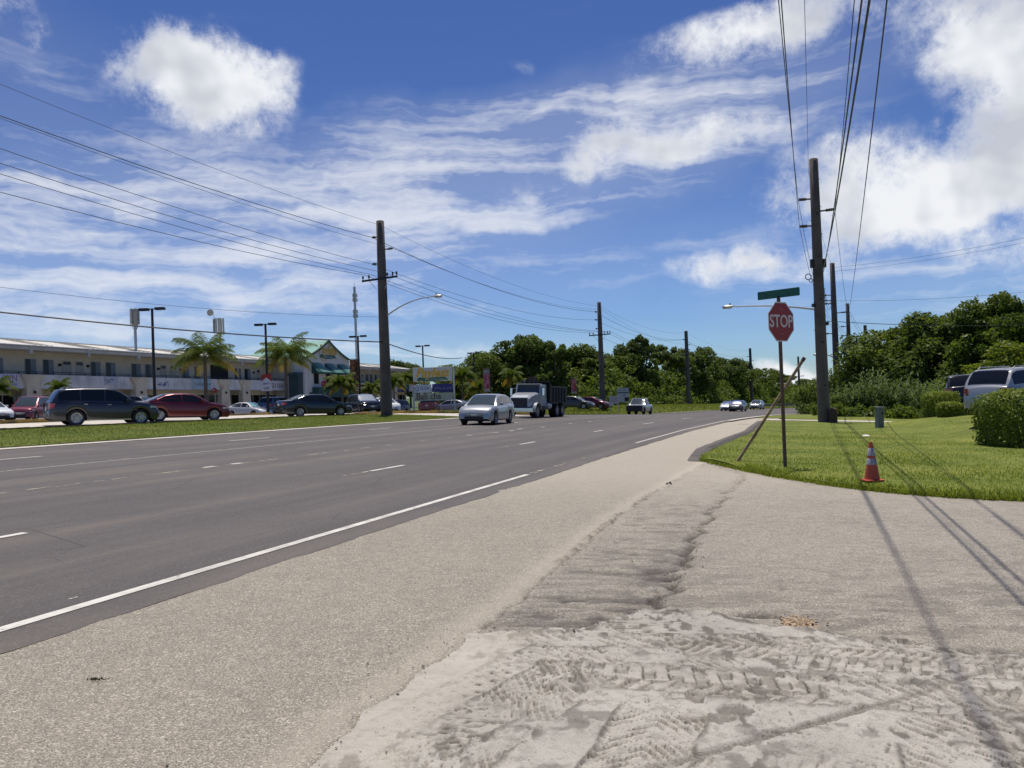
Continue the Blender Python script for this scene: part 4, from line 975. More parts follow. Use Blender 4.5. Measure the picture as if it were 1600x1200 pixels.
def st2():
    k = random.randrange(len(crack)-1); f = random.random(); return crack[k][0]*(1-f)+crack[k+1][0]*f + random.gauss(0, .09), crack[k][1]*(1-f)+crack[k+1][1]*f + random.gauss(0, .05)
stones('loose_gravel', 170, lambda: st1() if random.random() < .4 else st2(), 'small loose stones scattered along the cracked driveway edge', .004, .012, plain('gravel_grey', (.20, .175, .15), .9, .4, 40))
stones('hole_gravel', 110, lambda: (random.gauss(1.95, .07), random.gauss(6.02, .09)), 'pale orange gravel filling the pothole in the driveway', .006, .014, plain('gravel_orange', (.42, .31, .20), .9, .5, 40))

stones('mud_grit', 700, lambda: (random.uniform(-.9, 3.6), random.uniform(3.4, 5.9)), 'small crumbs and grit lying on the dried mud', .002, .007, plain('grit_pale', (.36, .32, .26), .9, .5, 60))
# ------------------------------------------------------------------ vehicles
def paint(name, c, rough=.28, metal=.35): return material('paint_' + name, c, rough, metal=metal, coat=.6)
M_glass = material('tinted_glass', (.008, .010, .012), .10, spec=.4); M_glass2 = material('windscreen_glass', (.05, .065, .07), .06, spec=.7)
M_tyre = plain('tyre_rubber', (.02, .02, .021), .85, .2, 20); M_rim = plain('alloy_rim', (.42, .43, .45), .3, .1, 20, metal=.8); M_trim = plain('black_trim', (.018, .018, .02), .55, .2, 12)
M_chrome = material('chrome', (.75, .76, .78), .12, metal=1.0); M_tail = material('tail_lens', (.35, .012, .02), .15, coat=1.0); M_head = material('head_lens', (.62, .64, .66), .1, spec=.8, coat=1.0); M_plate = plain('licence_plate', (.55, .52, .50), .6)
M_under = material('underbody', (.012, .012, .013), .9)
def wheel_parts(r, w, spokes=6):
    a = MB(); a.lathe([(r*.66, -w/2), (r*.90, -w/2), (r*.985, -w*.42), (r, -w*.2), (r, w*.2), (r*.985, w*.42), (r*.90, w/2), (r*.66, w/2)], 28, (0, 0, 0), 'Y')
    b = MB(); b.lathe([(r*.69, w*.42), (r*.66, w*.46), (r*.60, w*.40), (r*.60, -w*.1), (0, -w*.1)], 24, (0, 0, 0), 'Y'); b.lathe([(0, w*.42), (r*.13, w*.42), (r*.15, w*.3), (r*.15, 0)], 12, (0, 0, 0), 'Y')
    for k in range(spokes):
        an = 2*PI*k/spokes; c = math.cos(an); s_ = math.sin(an); h0 = r*.085; h1 = r*.055; L0 = r*.08; L1 = r*.64
        V = []
        for (L, h) in ((L0, h0), (L1, h1)):
            for (sgn, yy) in ((-1, w*.40), (1, w*.40), (1, w*.1), (-1, w*.1)): V.append((c*L - s_*sgn*h, yy, s_*L + c*sgn*h))
        b.add(V, [(0, 1, 5, 4), (1, 2, 6, 5), (3, 0, 4, 7), (0, 3, 2, 1), (4, 5, 6, 7)])
    return a, b
_wc = {}
def add_wheel(root, x, y, r, w, side, spokes, rimmat):
    key = (round(r, 3), round(w, 3), spokes, rimmat.name)
    if key not in _wc:
        a, b = wheel_parts(r, w, spokes); A = a.build('tyre', M_tyre, None, smooth=True); B = b.build('rim', rimmat, None, smooth=True, sharp=30); _wc[key] = (A.data, B.data)
        bpy.data.objects.remove(A); bpy.data.objects.remove(B)
    wl_ = bpy.data.objects.new('wheel', _wc[key][0]); link(wl_, root); wl_.location = (x, y, r); wl_.rotation_euler = (0, 0, 0 if side > 0 else PI)
    rm = bpy.data.objects.new('rim', _wc[key][1]); link(rm, wl_)
def lerp_pts(p, x): return float(np.interp(x, [q[0] for q in p], [q[1] for q in p]))
SHAPES = {
 'sedan': dict(L=4.82, W=1.82, H=1.46, wb=2.78, r=.33, top=[(-.5, .60), (-.492, .88), (-.47, 1.0), (-.36, 1.05), (-.1, 1.0), (.2, .97), (.27, .96), (.38, .86), (.46, .74), (.49, .62), (.5, .50)],
   roof=[(-.37, 1.04), (-.30, 1.18), (-.20, 1.38), (-.12, 1.445), (-.02, 1.46), (.06, 1.44), (.12, 1.37), (.20, 1.17), (.27, .96)], side=(-.27, .19), pil=(-.035,), ws=(.075, .262), rw=(-.355, -.155), ground=.17),
 'suv': dict(L=4.79, W=1.91, H=1.74, wb=2.79, r=.37, top=[(-.5, .66), (-.495, .98), (-.48, 1.10), (-.3, 1.14), (-.1, 1.10), (.2, 1.08), (.27, 1.10), (.40, 1.02), (.465, .90), (.49, .72), (.5, .55)],
   roof=[(-.478, 1.12), (-.45, 1.36), (-.41, 1.62), (-.36, 1.70), (-.2, 1.735), (0, 1.74), (.07, 1.70), (.13, 1.58), (.20, 1.33), (.275, 1.09)], side=(-.425, .20), pil=(-.235, -.015), ws=(.09, .268), rw=(-.472, -.40), ground=.22),
 'crossover': dict(L=4.80, W=1.90, H=1.61, wb=2.77, r=.36, top=[(-.5, .62), (-.495, .95), (-.48, 1.06), (-.3, 1.07), (-.1, 1.02), (.2, .99), (.27, 1.0), (.40, .93), (.465, .80), (.49, .66), (.5, .52)],
   roof=[(-.47, 1.08), (-.42, 1.28), (-.34, 1.48), (-.24, 1.58), (-.1, 1.61), (.0, 1.60), (.08, 1.55), (.15, 1.41), (.22, 1.18), (.28, .99)], side=(-.40, .21), pil=(-.22, -.015), ws=(.085, .272), rw=(-.45, -.33), ground=.20),
 'van': dict(L=4.5, W=1.75, H=1.78, wb=2.6, r=.33, top=[(-.5, .62), (-.495, .95), (-.3, 1.02), (.2, 1.0), (.27, 1.0), (.40, .93), (.47, .84), (.495, .66), (.5, .50)],
   roof=[(-.485, 1.0), (-.465, 1.45), (-.44, 1.68), (-.38, 1.76), (-.1, 1.78), (.05, 1.76), (.12, 1.66), (.22, 1.30), (.29, .99)], side=(-.44, .2), pil=(-.22, -.0), ws=(.10, .28), rw=(-.483, -.445), ground=.2),
 'pickup': dict(L=5.1, W=1.83, H=1.75, wb=3.05, r=.38, top=[(-.5, .80), (-.495, 1.07), (-.10, 1.08), (.1, 1.06), (.2, 1.05), (.26, 1.04), (.40, 1.0), (.47, .93), (.49, .75), (.5, .6)],
   roof=[(-.135, 1.07), (-.115, 1.5), (-.09, 1.70), (0, 1.75), (.07, 1.73), (.12, 1.62), (.18, 1.35), (.25, 1.04)], side=(-.10, .185), pil=(.035,), ws=(.085, .242), rw=(-.13, -.10), ground=.30)}
def make_car(kind, pmat, label, cat='car', spokes=6, rimmat=None, rack=False, scale=1.0, group=None, glass=None, wsm=None):
    S = SHAPES[kind]; L, Wd, Hh, wb, r = S['L'], S['W'], S['H'], S['wb'], S['r']; gm = glass or M_glass; rimmat = rimmat or M_rim
    root = empty({'sedan': 'sedan_car', 'suv': 'suv_car', 'crossover': 'crossover_car', 'van': 'minivan', 'pickup': 'pickup_truck'}[kind], (0, 0, 0), label, cat, group)
    fx, rx = wb/2 + .02*L, -wb/2 + .02*L; ra = r + .065; zs = S['ground']
    xs_ = sorted(set([round(v, 4) for v in list(np.linspace(-L/2, L/2, 41)) + [c + ra*math.cos(a) for c in (fx, rx) for a in np.linspace(0, PI, 13)] + [-L/2+.03, -L/2+.08, L/2-.03, L/2-.08, -L/2+.16, L/2-.16]]))
    topz = lambda x: lerp_pts(S['top'], x/L); rf = lambda x: lerp_pts(S['roof'], x/L)
    def hw(x):
        u = abs(2*x/L); return Wd/2*(1 - .05*u**3 - .17*max(0, (u-.86)/.14)**2.2)
    def zb(x):
        z = zs + .04 + .10*max(0, (abs(2*x/L)-.93)/.07)
        for c in (fx, rx):
            if abs(x-c) < ra: z = max(z, r + math.sqrt(ra*ra - (x-c)**2)*.98)
        return z
    mb = MB(); rows = []
    for x in xs_:
        h = hw(x); b = zb(x); tz = topz(x); side = []
        for f, k in ((0, .955), (.12, .985), (.35, 1.0), (.6, .992), (.8, .975), (.93, .955), (1, .90)):
            side.append((x, h*k, b + (tz-b)*f if f < 1 else tz + .012))
        tp = [(x, h*.62, tz + .035), (x, h*.3, tz + .05), (x, 0, tz + .055)]
        half = side + tp; rows.append(half + [(p[0], -p[1], p[2]) for p in half[-2::-1]])
    n = len(rows[0]); mb.v = [p for rw_ in rows for p in rw_]
    for i in range(len(rows)-1):
        for k in range(n-1): mb.f.append((i*n+k, i*n+k+1, (i+1)*n+k+1, (i+1)*n+k)); mb.m.append(0)
    for i in (0, len(rows)-1): mb.f.append(tuple(i*n+k for k in range(n))); mb.m.append(0)
    # cabin shell, same paint, part of the body
    cxs = [q[0]*L for q in S['roof']]; cxs = sorted(set([round(v, 4) for v in list(np.linspace(cxs[0], cxs[-1], 25)) + cxs]))
    wbelt = lambda x: hw(x)*.945; 
    def wtop(x, z=None):
        tz = topz(x); f = max(0, min(1, (rf(x)-tz)/(Hh-tz))); return wbelt(x)*(1 - f*(.235 if kind in ('sedan', 'crossover') else .17))
    b0 = len(mb.v); rows = []
    for x in cxs:
        tz = topz(x) - .02; z1 = max(rf(x), tz + .01); wb_, wt = wbelt(x), wtop(x)
        half = [(x, wb_, tz), (x, wb_ + (wt-wb_)*.5, tz + (z1-tz)*.5), (x, wt, z1 - .05*min(1, (z1-tz)/.3)), (x, wt*.94, z1 - .012), (x, wt*.6, z1 + .012), (x, 0, z1 + .02)]
        rows.append(half + [(p[0], -p[1], p[2]) for p in half[-2::-1]])
    n = len(rows[0]); mb.v += [p for rw_ in rows for p in rw_]
    for i in range(len(rows)-1):
        for k in range(n-1): mb.f.append((b0+i*n+k, b0+i*n+k+1, b0+(i+1)*n+k+1, b0+(i+1)*n+k)); mb.m.append(0)
    mb.build('body', pmat, root, smooth=True, sharp=38)
    # underbody and arches
    ub = MB(); ub.box((0, 0, zs + .17), (L*.94, Wd*.80, .30)); ub.build('underbody', M_under, root)
    # windows
    def side_glass(x0, x1, f0, f1, s_, nm):
        q = MB(); N = 12; V = []
        for i in range(N+1):
            x = x0 + (x1-x0)*i/N; tz = topz(x) + .02; z1 = rf(x) - .045; wb_, wt = wbelt(x), wtop(x)
            for f in (f0, (f0+f1)/2, f1):
                ff = f*max(0, (z1-tz))/max(.05, (rf(x)-topz(x)+.02)); zz = tz + f*max(0.005, z1-tz); yy = wb_ + (wt-wb_)*min(1, (zz-tz+.04)/max(.06, z1-tz+.04)); V.append((x, s_*(yy + .010), zz))
        q.add(V, [(i*3+k, i*3+k+1, (i+1)*3+k+1, (i+1)*3+k) for i in range(N) for k in range(2)]); q.build(nm, gm, root, smooth=True)
    cuts = [S['side'][0]*L] + [p*L for p in S['pil']] + [S['side'][1]*L]
    for s_ in (-1, 1):
        for a, b in zip(cuts[:-1], cuts[1:]): side_glass(a + (.03 if a != cuts[0] else 0), b - (.03 if b != cuts[-1] else 0), .06, .93, s_, 'side_window')
    def top_glass(x0, x1, nm, m_):
        q = MB(); N = 8; V = []
        for i in range(N+1):
            x = x0 + (x1-x0)*i/N
            for j in range(9):
                u = -1 + j/4; w_ = wtop(x)*.86; zz = rf(x) + .008 + .018*(1-u*u)*1.0 - (.012 if abs(u) == 1 else 0); V.append((x, u*w_, zz + .012))
        q.add(V, [(i*9+k, i*9+k+1, (i+1)*9+k+1, (i+1)*9+k) for i in range(N) for k in range(8)]); q.build(nm, m_, root, smooth=True)
    top_glass(S['ws'][0]*L, S['ws'][1]*L, 'windshield', wsm or M_glass2); top_glass(S['rw'][0]*L, S['rw'][1]*L, 'rear_window', gm)
    for c, sp in ((fx, 1), (rx, 1)):
        for s_ in (-1, 1): add_wheel(root, c, s_*(Wd/2 - .13), r, .22, s_, spokes, rimmat)
    # lights, plate, grille, mirrors, handles, bumper trims
    xe = L/2
    def patch(nm, mat, pts, parent=root): q = MB(); q.add(pts, [tuple(range(len(pts)))]); return q
    for s_ in (-1, 1):
        q = MB(); zt = topz(xe*.93)
        V = []
        for (x, zz) in ((xe*.80, zt + .02), (xe*.90, zt - .015), (xe*.965, topz(xe*.965) - .05), (xe*.975, zt - .19), (xe*.90, zt - .17), (xe*.80, zt - .09)): V.append((x, s_*(hw(x)*.985 + .006), min(zz, topz(x) - .02)))
        V2 = [(x + .012, y_*.72, z) for x, y_, z in V[2:4]]
        q.add(V, [tuple(range(6))]); q.add([V[2], V[3], (V[3][0]+.045, s_*hw(0)*.55, V[3][2]+.03), (V[2][0]+.03, s_*hw(0)*.55, V[2][2])], [(0, 1, 2, 3)]); q.build('headlight', M_head, root)
        q = MB(); zt = topz(-xe*.95); h0 = .34 if kind in ('suv', 'van', 'pickup') else .2
        V = [(-xe*.90, s_*(hw(-xe*.9)*.985+.008), zt-.06), (-xe*.985, s_*(hw(-xe*.985)*.98+.012), zt-.05), (-xe*.985, s_*(hw(-xe*.985)*.99+.012), zt-.05-h0*.8), (-xe*.92, s_*(hw(-xe*.92)+.008), zt-.06-h0*.6)]
        q.add(V, [(0, 1, 2, 3)]); q.add([V[1], V[2], (-xe-.012, s_*hw(0)*.62, V[2][2]+.02), (-xe-.012, s_*hw(0)*.62, V[1][2])], [(0, 1, 2, 3)]); q.build('tail_light', M_tail, root)
        q = MB(); q.box((S['side'][1]*L - .10, s_*(wbelt(0) + .14), topz(.8) + .10), (.12, .20, .13)); q.build('mirror', pmat, root, bevel=.03)
        for xx in ([.02*L, -.19*L] if kind != 'pickup' else [.02*L]):
            q = MB(); q.box((xx, s_*(hw(xx)*.985 + .015), topz(xx) - .12), (.16, .03, .025)); q.build('door_handle', M_chrome if rack else pmat, root, bevel=.005)
        q = MB(); q.box((0.02*L, s_*(Wd/2*.985), zs + .06), (wb - 2*ra, .03, .05)); q.build('sill_trim', M_chrome if rack else M_trim, root)
        if rack:
            q = MB(); q.tube([(-.36*L, s_*Wd*.33, rf(-.36*L)), (-.33*L, s_*Wd*.33, Hh+.05), (.02*L, s_*Wd*.33, Hh+.055), (.06*L, s_*Wd*.33, rf(.06*L))], .018, 6); q.build('roof_rail', M_steel, root, smooth=True)
    zt = topz(xe*.97)
    q = MB(); q.add([(xe+.006, -Wd*.26, zt-.10), (xe+.006, Wd*.26, zt-.10), (xe+.012, Wd*.22, zt-.24), (xe+.012, -Wd*.22, zt-.24)], [(0, 1, 2, 3)]); gr = q.build('grille', M_trim, root)
    q = MB(); q.box((xe+.016, 0, zt-.125), (.012, Wd*.5, .022)); q.box((xe+.02, 0, zt-.19), (.012, Wd*.42, .018)); q.build('grille_bar', M_chrome, gr)
    q = MB(); q.add([(xe+.006, -Wd*.30, zs+.25), (xe+.006, Wd*.30, zs+.25), (xe+.004, Wd*.24, zs+.10), (xe+.004, -Wd*.24, zs+.10)], [(0, 1, 2, 3)]); q.build('lower_grille', M_trim, root)
    q = MB(); q.box((xe+.012, 0, zs+.36), (.012, .30, .15)); q.build('front_plate', M_plate, root)
    q = MB(); q.box((-xe-.012, 0, .78), (.012, .30, .15)); q.build('rear_plate', M_plate, root)
    if kind == 'pickup':
        q = MB(); q.box((-.31*L, 0, 1.125), (.36*L, Wd*.80, .02)); q.build('bed_liner', M_trim, root)
    if scale != 1: root.scale = (scale,)*3
    return root
def place(root, x, y, head, dz=0.0, pitchfit=True):     # head: degrees clockwise from +Y
    h = math.radians(head); f = Vector((math.sin(h), math.cos(h), 0)); l = Vector((-math.cos(h), math.sin(h), 0)); e = .9
    zf = (g(x+f.x*e, y+f.y*e) - g(x-f.x*e, y-f.y*e))/(2*e); zl_ = (g(x+l.x*e, y+l.y*e) - g(x-l.x*e, y-l.y*e))/(2*e)
    F_ = Vector((f.x, f.y, zf)).normalized(); L_ = Vector((l.x, l.y, zl_)); U_ = F_.cross(L_).normalized(); L_ = U_.cross(F_)
    sc = root.scale.copy(); root.matrix_world = Matrix.Translation((x, y, g(x, y) + dz)) @ Matrix((F_, L_, U_)).transposed().to_4x4() @ Matrix.Diagonal((*sc, 1)); return root
P_slate = paint('slate_blue', (.040, .041, .048), .25, .45); P_dred = paint('dark_red', (.13, .012, .018), .25, .4); P_dgreen = paint('dark_green', (.018, .028, .032), .22, .4); P_white = paint('white', (.72, .73, .72), .3, .05)
P_silver = paint('silver', (.40, .415, .42), .32, .4); P_red = paint('faded_red', (.20, .03, .045), .35, .2); P_black = paint('black', (.015, .016, .02), .2, .3); P_blue = paint('grey_blue', (.10, .13, .17), .3, .4); P_lsil = paint('light_silver', (.38, .385, .40), .3, .4); P_grey = paint('dark_grey', (.06, .06, .065), .3, .4)
M_shadeglass = material('sunshade_glass', (.20, .38, .36), .2, spec=.8, coat=1.0); M_cloudglass = material('hazy_windshield', (.30, .34, .37), .2, spec=.8, coat=1.0)
PG = 'cars parked along the shopping centre lane'
place(make_car('suv', P_slate, 'dark slate blue SUV parked at the kerb of the left verge', 'SUV', 6, rack=True, group=PG), bx(160, 40.8), 40.8, 52)
place(make_car('sedan', P_dred, 'dark red sedan parked in front of the slate SUV', group=PG, scale=1.03), bx(283, 47.0), 47.0, 54)
place(make_car('sedan', P_dgreen, 'very dark green sedan with silver hubcaps parked left of the lamp pole', spokes=7, group=PG), bx(491, 56.5), 56.5, 55)
LG = 'cars standing in the shopping centre lot'
place(make_car('van', P_red, 'old faded red minivan facing the road below the balcony', 'minivan', group=LG), bx(50, 62), 62, 172)
place(make_car('sedan', P_white, 'white car cut off by the left edge of the photo', group=LG), bx(-22, 60), 60, 125)
place(make_car('sedan', P_white, 'white sedan with a turquoise sunshade between the two palm trees', wsm=M_shadeglass, group=LG), bx(388, 82), 82, 118)
place(make_car('suv', P_blue, 'grey blue SUV partly hidden behind the black lamp post', 'SUV', group=LG), bx(436, 84), 84, 20, dz=.25)
place(make_car('van', P_grey, 'dark van roof showing between the slate SUV and the red sedan', 'van', group=LG), bx(218, 74), 74, 100, dz=.15)
place(make_car('suv', P_black, 'black SUV facing us beside the far green awning', 'SUV', group=LG, wsm=M_cloudglass), bx(568, 76), 76, 150)
place(make_car('suv', P_white, 'white SUV nose peeping out beside the big lamp pole', 'SUV', group=LG), bx(600, 84), 84, 150)
place(make_car('suv', P_grey, 'dark grey SUV with a bright roof edge left of the tall shop sign', 'SUV', group=LG, wsm=M_cloudglass), bx(613, 90), 90, 205)
place(make_car('pickup', P_red, 'dark red pickup seen from behind beneath the shop sign', 'pickup truck', group=LG), bx(671, 88), 88, 0)
place(make_car('sedan', P_lsil, 'silver sedan behind the right post of the shop sign', group=LG), bx(708, 92), 92, -70)
place(make_car('suv', P_blue, 'bluish SUV roof just behind the oncoming silver crossover', 'SUV', group=LG), bx(737, 104), 104, -40)
place(make_car('sedan', P_grey, 'dark grey car parked right behind the dump truck', group=LG), bx(896, 98), 98, 112, dz=.45)
place(make_car('sedan', P_dred, 'dark red car parked just left of the second far power pole', group=LG), bx(925, 103), 103, 118, dz=.45)
place(make_car('crossover', P_silver, 'silver crossover driving towards us on the main road', 'crossover', 5), bx(762, 46.2), 46.2, 180+15.5)
pk_ = place(make_car('pickup', P_lsil, 'small light pickup with a dark nose driving towards us in mid-distance', 'pickup truck', rimmat=M_trim), bx(1000, 92), 92, 180+22)
mb = MB(); mb.box((2.52, 0, .66), (.12, 1.72, .62)); mb.build('front_bumper', M_trim, pk_, bevel=.04)
place(make_car('sedan', P_white, 'left of the two glinting cars side by side on the far bend', rimmat=M_trim, wsm=M_chrome), bx(1139, 128), 128, 180+26)
place(make_car('crossover', P_grey, 'darker car just right of the glinting white one on the far bend', rimmat=M_trim, wsm=M_chrome), bx(1153, 124), 124, 180+26)
place(make_car('crossover', P_lsil, 'pale silver car alone farthest away on the bend', rimmat=M_trim), bx(1183, 148), 148, 180+26)
place(make_car('suv', P_lsil, 'pale silver SUV with red tail lights parked behind the clipped hedge', 'SUV', rack=True, glass=M_glass), bx(1604, 31), 31, 62, dz=.22)
place(make_car('suv', P_black, 'black SUV seen from behind between the two hedges', 'SUV'), bx(1512, 40), 40, 26, dz=.42)
# ------------------------------------------------------------------ dump truck
P_truck = paint('truck_white', (.36, .38, .40), .32, .2); P_box = plain('dump_body_black', (.022, .02, .02), .6, .3, 3)
def dump_truck():
    root = empty('dump_truck', (0, 0, 0), 'white and black dump truck driving behind the silver crossover', 'dump truck')
    q = MB(); q.box((-.8, 0, .78), (7.2, .9, .28)); q.build('chassis', M_trim, root)
    # hood: wedge dropping to the nose
    q = MB(); V = []
    for x, w_, z0, z1 in ((1.15, 1.02, .95, 1.98), (1.9, .95, .95, 1.90), (2.6, .86, .9, 1.74), (2.95, .80, .85, 1.55)):
        V += [(x, -w_, z0), (x, -w_, z1-.12), (x, -w_*.75, z1), (x, w_*.75, z1), (x, w_, z1-.12), (x, w_, z0)]
    q.add(V, [(i*6+k, i*6+k+1, (i+1)*6+k+1, (i+1)*6+k) for i in range(3) for k in range(5)] + [tuple(range(6)), tuple(range(18, 24))]); q.build('hood', P_truck, root, bevel=.03)
    q = MB(); q.box((2.965, 0, 1.15), (.05, 1.25, .70)); gr = q.build('grille', M_trim, root)
    q = MB(); [q.box((2.995, 0, .9 + k*.12), (.012, 1.15, .03)) for k in range(5)]; q.build('grille_slat', M_grillebar, gr)
    q = MB(); V = []
    for x, w_, z0, z1 in ((-.25, 1.05, .9, 2.62), (.85, 1.05, .9, 2.62), (.95, 1.05, .9, 2.55), (1.2, 1.05, .9, 1.9)):
        V += [(x, -w_, z0), (x, -w_*.96, z1-.06), (x, -w_*.85, z1), (x, w_*.85, z1), (x, w_*.96, z1-.06), (x, w_, z0)]
    q.add(V, [(i*6+k, i*6+k+1, (i+1)*6+k+1, (i+1)*6+k) for i in range(3) for k in range(5)] + [tuple(range(6)), tuple(range(18, 24))]); cab = q.build('cab', P_truck, root, bevel=.03)
    q = MB(); q.add([(1.215, -.92, 1.92), (1.215, .92, 1.92), (.985, .86, 2.50), (.985, -.86, 2.50)], [(0, 1, 2, 3)]); q.build('windshield', M_glass2, root)
    q = MB(); q.box((1.02, 0, 2.58), (.5, 1.9, .06)); q.build('sun_visor', P_truck, root, bevel=.02)
    for k in range(5): q = MB(); q.lathe([(0, .06), (.05, .04), (.06, 0)], 8, (.8, -.7 + k*.35, 2.63)); q.build('roof_marker_light', M_trim, root)
    for s_ in (-1, 1):
        q = MB(); q.add([(.85, s_*1.06, 1.75), (.80, s_*1.035, 2.42), (.0, s_*1.035, 2.42), (.0, s_*1.06, 1.75)], [(0, 1, 2, 3)]); q.build('side_window', M_glass, root)
        q = MB(); q.box((1.25, s_*1.32, 2.0), (.07, .16, .55)); q.tube([(1.0, s_*1.0, 2.3), (1.25, s_*1.3, 2.2)], .02, 6); q.build('mirror', M_chrome, root)
        # fender arc over the front wheel
        q = MB(); V = []; N = 12
        for i in range(N+1):
            a = math.radians(-5 + 175*i/N); rr_ = .66
            for yy in (.78, 1.22): V.append((2.0 + rr_*math.cos(a)*1.08, s_*yy, .53 + rr_*math.sin(a)*1.02))
            for yy in (1.22, .78): V.append((2.0 + (rr_-.06)*math.cos(a)*1.08, s_*yy, .53 + (rr_-.06)*math.sin(a)*1.02))
        q.add(V, [(i*4+k, i*4+(k+1) % 4, (i+1)*4+(k+1) % 4, (i+1)*4+k) for i in range(N) for k in range(4)]); q.build('fender', P_truck, root, smooth=True)
        q = MB(); q.lathe([(0, .09), (.10, .07), (.12, 0)], 14, (2.84, s_*.72, 1.02), 'X'); q.build('headlight', M_head, root)
        add_wheel(root, 2.0, s_*.98, .53, .30, s_, 8, M_rim)
        for xx in (-2.55, -3.85):
            add_wheel(root, xx, s_*.98, .53, .30, s_, 8, M_rim); add_wheel(root, xx, s_*.66, .53, .28, s_, 8, M_rim)
        q = MB(); q.tube([(-.1, s_*.95, .9), (-.95, s_*.95, .9)], .28, 14); q.build('fuel_tank', M_steel, root, smooth=True)
    q = MB(); q.box((3.02, 0, .62), (.18, 2.3, .34)); q.build('bumper', M_chrome, root, bevel=.04)
    q = MB(); q.tube([(-.36, -.85, 1.0), (-.36, -.85, 3.0)], .075, 10); q.build('exhaust_stack', M_steel, root, smooth=True)
    # dump body: ribbed tub with cab guard
    q = MB(); poly = [(-4.75, 1.15), (-.75, 1.15), (-.55, 1.35), (-.55, 2.75), (-1.0, 2.45), (-4.75, 2.35)]
    Mx = Matrix(((1, 0, 0, 0), (0, 0, 1, 0), (0, 1, 0, 0), (0, 0, 0, 1)))
    q.prism(poly, -1.2, -1.12, Mx); q.prism(poly, 1.12, 1.2, Mx); q.box((-2.75, 0, 1.18), (3.9, 2.24, .08)); q.box((-.58, 0, 2.0), (.08, 2.24, 1.5)); q.box((-4.72, 0, 1.75), (.08, 2.24, 1.15)); q.box((-2.7, 0, 1.6), (3.8, 2.2, .8))
    q.box((-.05, 0, 2.78), (1.3, 2.36, .07)); bd2 = q.build('dump_body', P_box, root)
    for xx in (-1.3, -2.0, -2.7, -3.4, -4.1):
        for s_ in (-1, 1): q = MB(); q.box((xx, s_*1.235, 1.75), (.10, .06, 1.15)); q.build('rib', P_box, bd2)
    q = MB(); q.box((-2.7, -1.2, 2.42), (4.0, .1, .09)); q.box((-2.7, 1.2, 2.42), (4.0, .1, .09)); q.build('top_rail', plain('rusty_rail', (.13, .09, .05), .7), bd2)
    q = MB(); q.box((-.25, -.2, 3.0), (.5, .55, .35)); q.build('tarp_roller', M_rust, bd2)
    return root
M_grillebar = plain('grille_slat', (.10, .10, .11), .4, metal=.5)
place(dump_truck(), bx(833, 59.5), 59.5, 180+22).scale = (.89, .89, .89)
# ------------------------------------------------------------------ shopping centre
BU = Vector((.3185, .948, 0)); BN = Vector((.948, -.3185, 0))      # along the front, and out towards the road
B0 = Vector((-45.0 - .336*36, 40.0, 0))                              # point of the parapet line at u = 0 (y = 40)
SLOPE = -KX*BU.x
M_wall = plain('plaster_cream', (.68, .61, .48), .9, .10, .6, bump=.2, bscale=30, c2=(.60, .53, .42)); M_par = plain('parapet_white', (.74, .72, .68), .9, .10, .8, c2=(.52, .51, .47))
M_pil = plain('pilaster_tan', (.70, .60, .43), .9, .12, 1.1, c2=(.48, .40, .29)); M_fas = plain('fascia_grey', (.56, .54, .49), .9, .12, .9)
def roofm(c, c2_, sp=.6):
    def fn(t, b, ob, pos):
        sx = t.new('ShaderNodeSeparateXYZ'); t.put(sx.inputs[0], ob)
        n = t.noise(ob, .7, 5, .65); col = t.mix(t.rng(n, .35, .7), c, c2_)
        pan = t.math('FRACT', t.math('DIVIDE', sx.outputs[0], 4.2)); r = t.noise(t.vmath('MULTIPLY', ob, (.24, 0, 0)), 1.0, 0)
        t.put(b.inputs['Base Color'], col)
    return fn
M_roof = material('metal_roof_cream', (.62, .60, .52), .45, metal=.1, fn=roofm((.82, .80, .72), (.72, .69, .60))); M_groof = material('metal_roof_green', (.25, .46, .36), .45, fn=roofm((.28, .50, .40), (.22, .42, .33)))
M_seamr = plain('roof_seam', (.50, .48, .42), .6); M_win = material('window_glass', (.018, .024, .032), .15, spec=.3); M_curt = plain('curtain_grey', (.20, .23, .25), .5, .12, 5); M_door = plain('door_cream', (.50, .46, .38), .6)
M_shop = material('shop_glass', (.018, .02, .022), .1, spec=.8); M_awn = plain('awning_green', (.012, .075, .06), .6, .2, 4); M_awnl = plain('awning_light', (.16, .36, .30), .55, .2, 6); M_teal = plain('teal_panel', (.045, .085, .09), .8); M_gtrim = plain('green_trim', (.02, .075, .045), .6)
M_blk = plain('dark_recess', (.03, .028, .026), .9)
def usolve(px, out=0.0):                             # distance u along the front where the line `out` metres proud meets column px
    lo, hi = 0, 190
    for _ in range(50):
        m = (lo+hi)/2; p = B0 + BU*m + BN*out
        if proj((p.x, p.y, 0))[0] < px: lo = m
        else: hi = m
    return lo
uz = lambda px, py, out=0.0: (lambda u: (u, hpx((B0 + BU*u + BN*out).y, py, x=(B0 + BU*u + BN*out).x) - SLOPE*u))(usolve(px, out))
Z0 = uz(0, 616)[1] - 2.05                            # ground level of the building in its own frame
mall = empty('shopping_centre', (B0.x, B0.y, 0), 'long two storey cream shopping building with a pale metal roof and balcony', 'building')
MM = Matrix(((BU.x, BN.x, 0, 0), (BU.y, BN.y, 0, 0), (SLOPE, 0, 1, Z0), (0, 0, 0, 1)))
def bb(mb, u0, u1, o0, o1, z0, z1):                  # box in building frame
    V = [(u, o, z) for z in (z0, z1) for u, o in ((u0, o0), (u1, o0), (u1, o1), (u0, o1))]
    mb.add([tuple(MM @ Vector(v)) for v in V], [(0, 3, 2, 1), (4, 5, 6, 7), (0, 1, 5, 4), (1, 2, 6, 5), (2, 3, 7, 6), (3, 0, 4, 7)])
def bq(mb, pts): mb.add([tuple(MM @ Vector(v)) for v in pts], [tuple(range(len(pts)))])
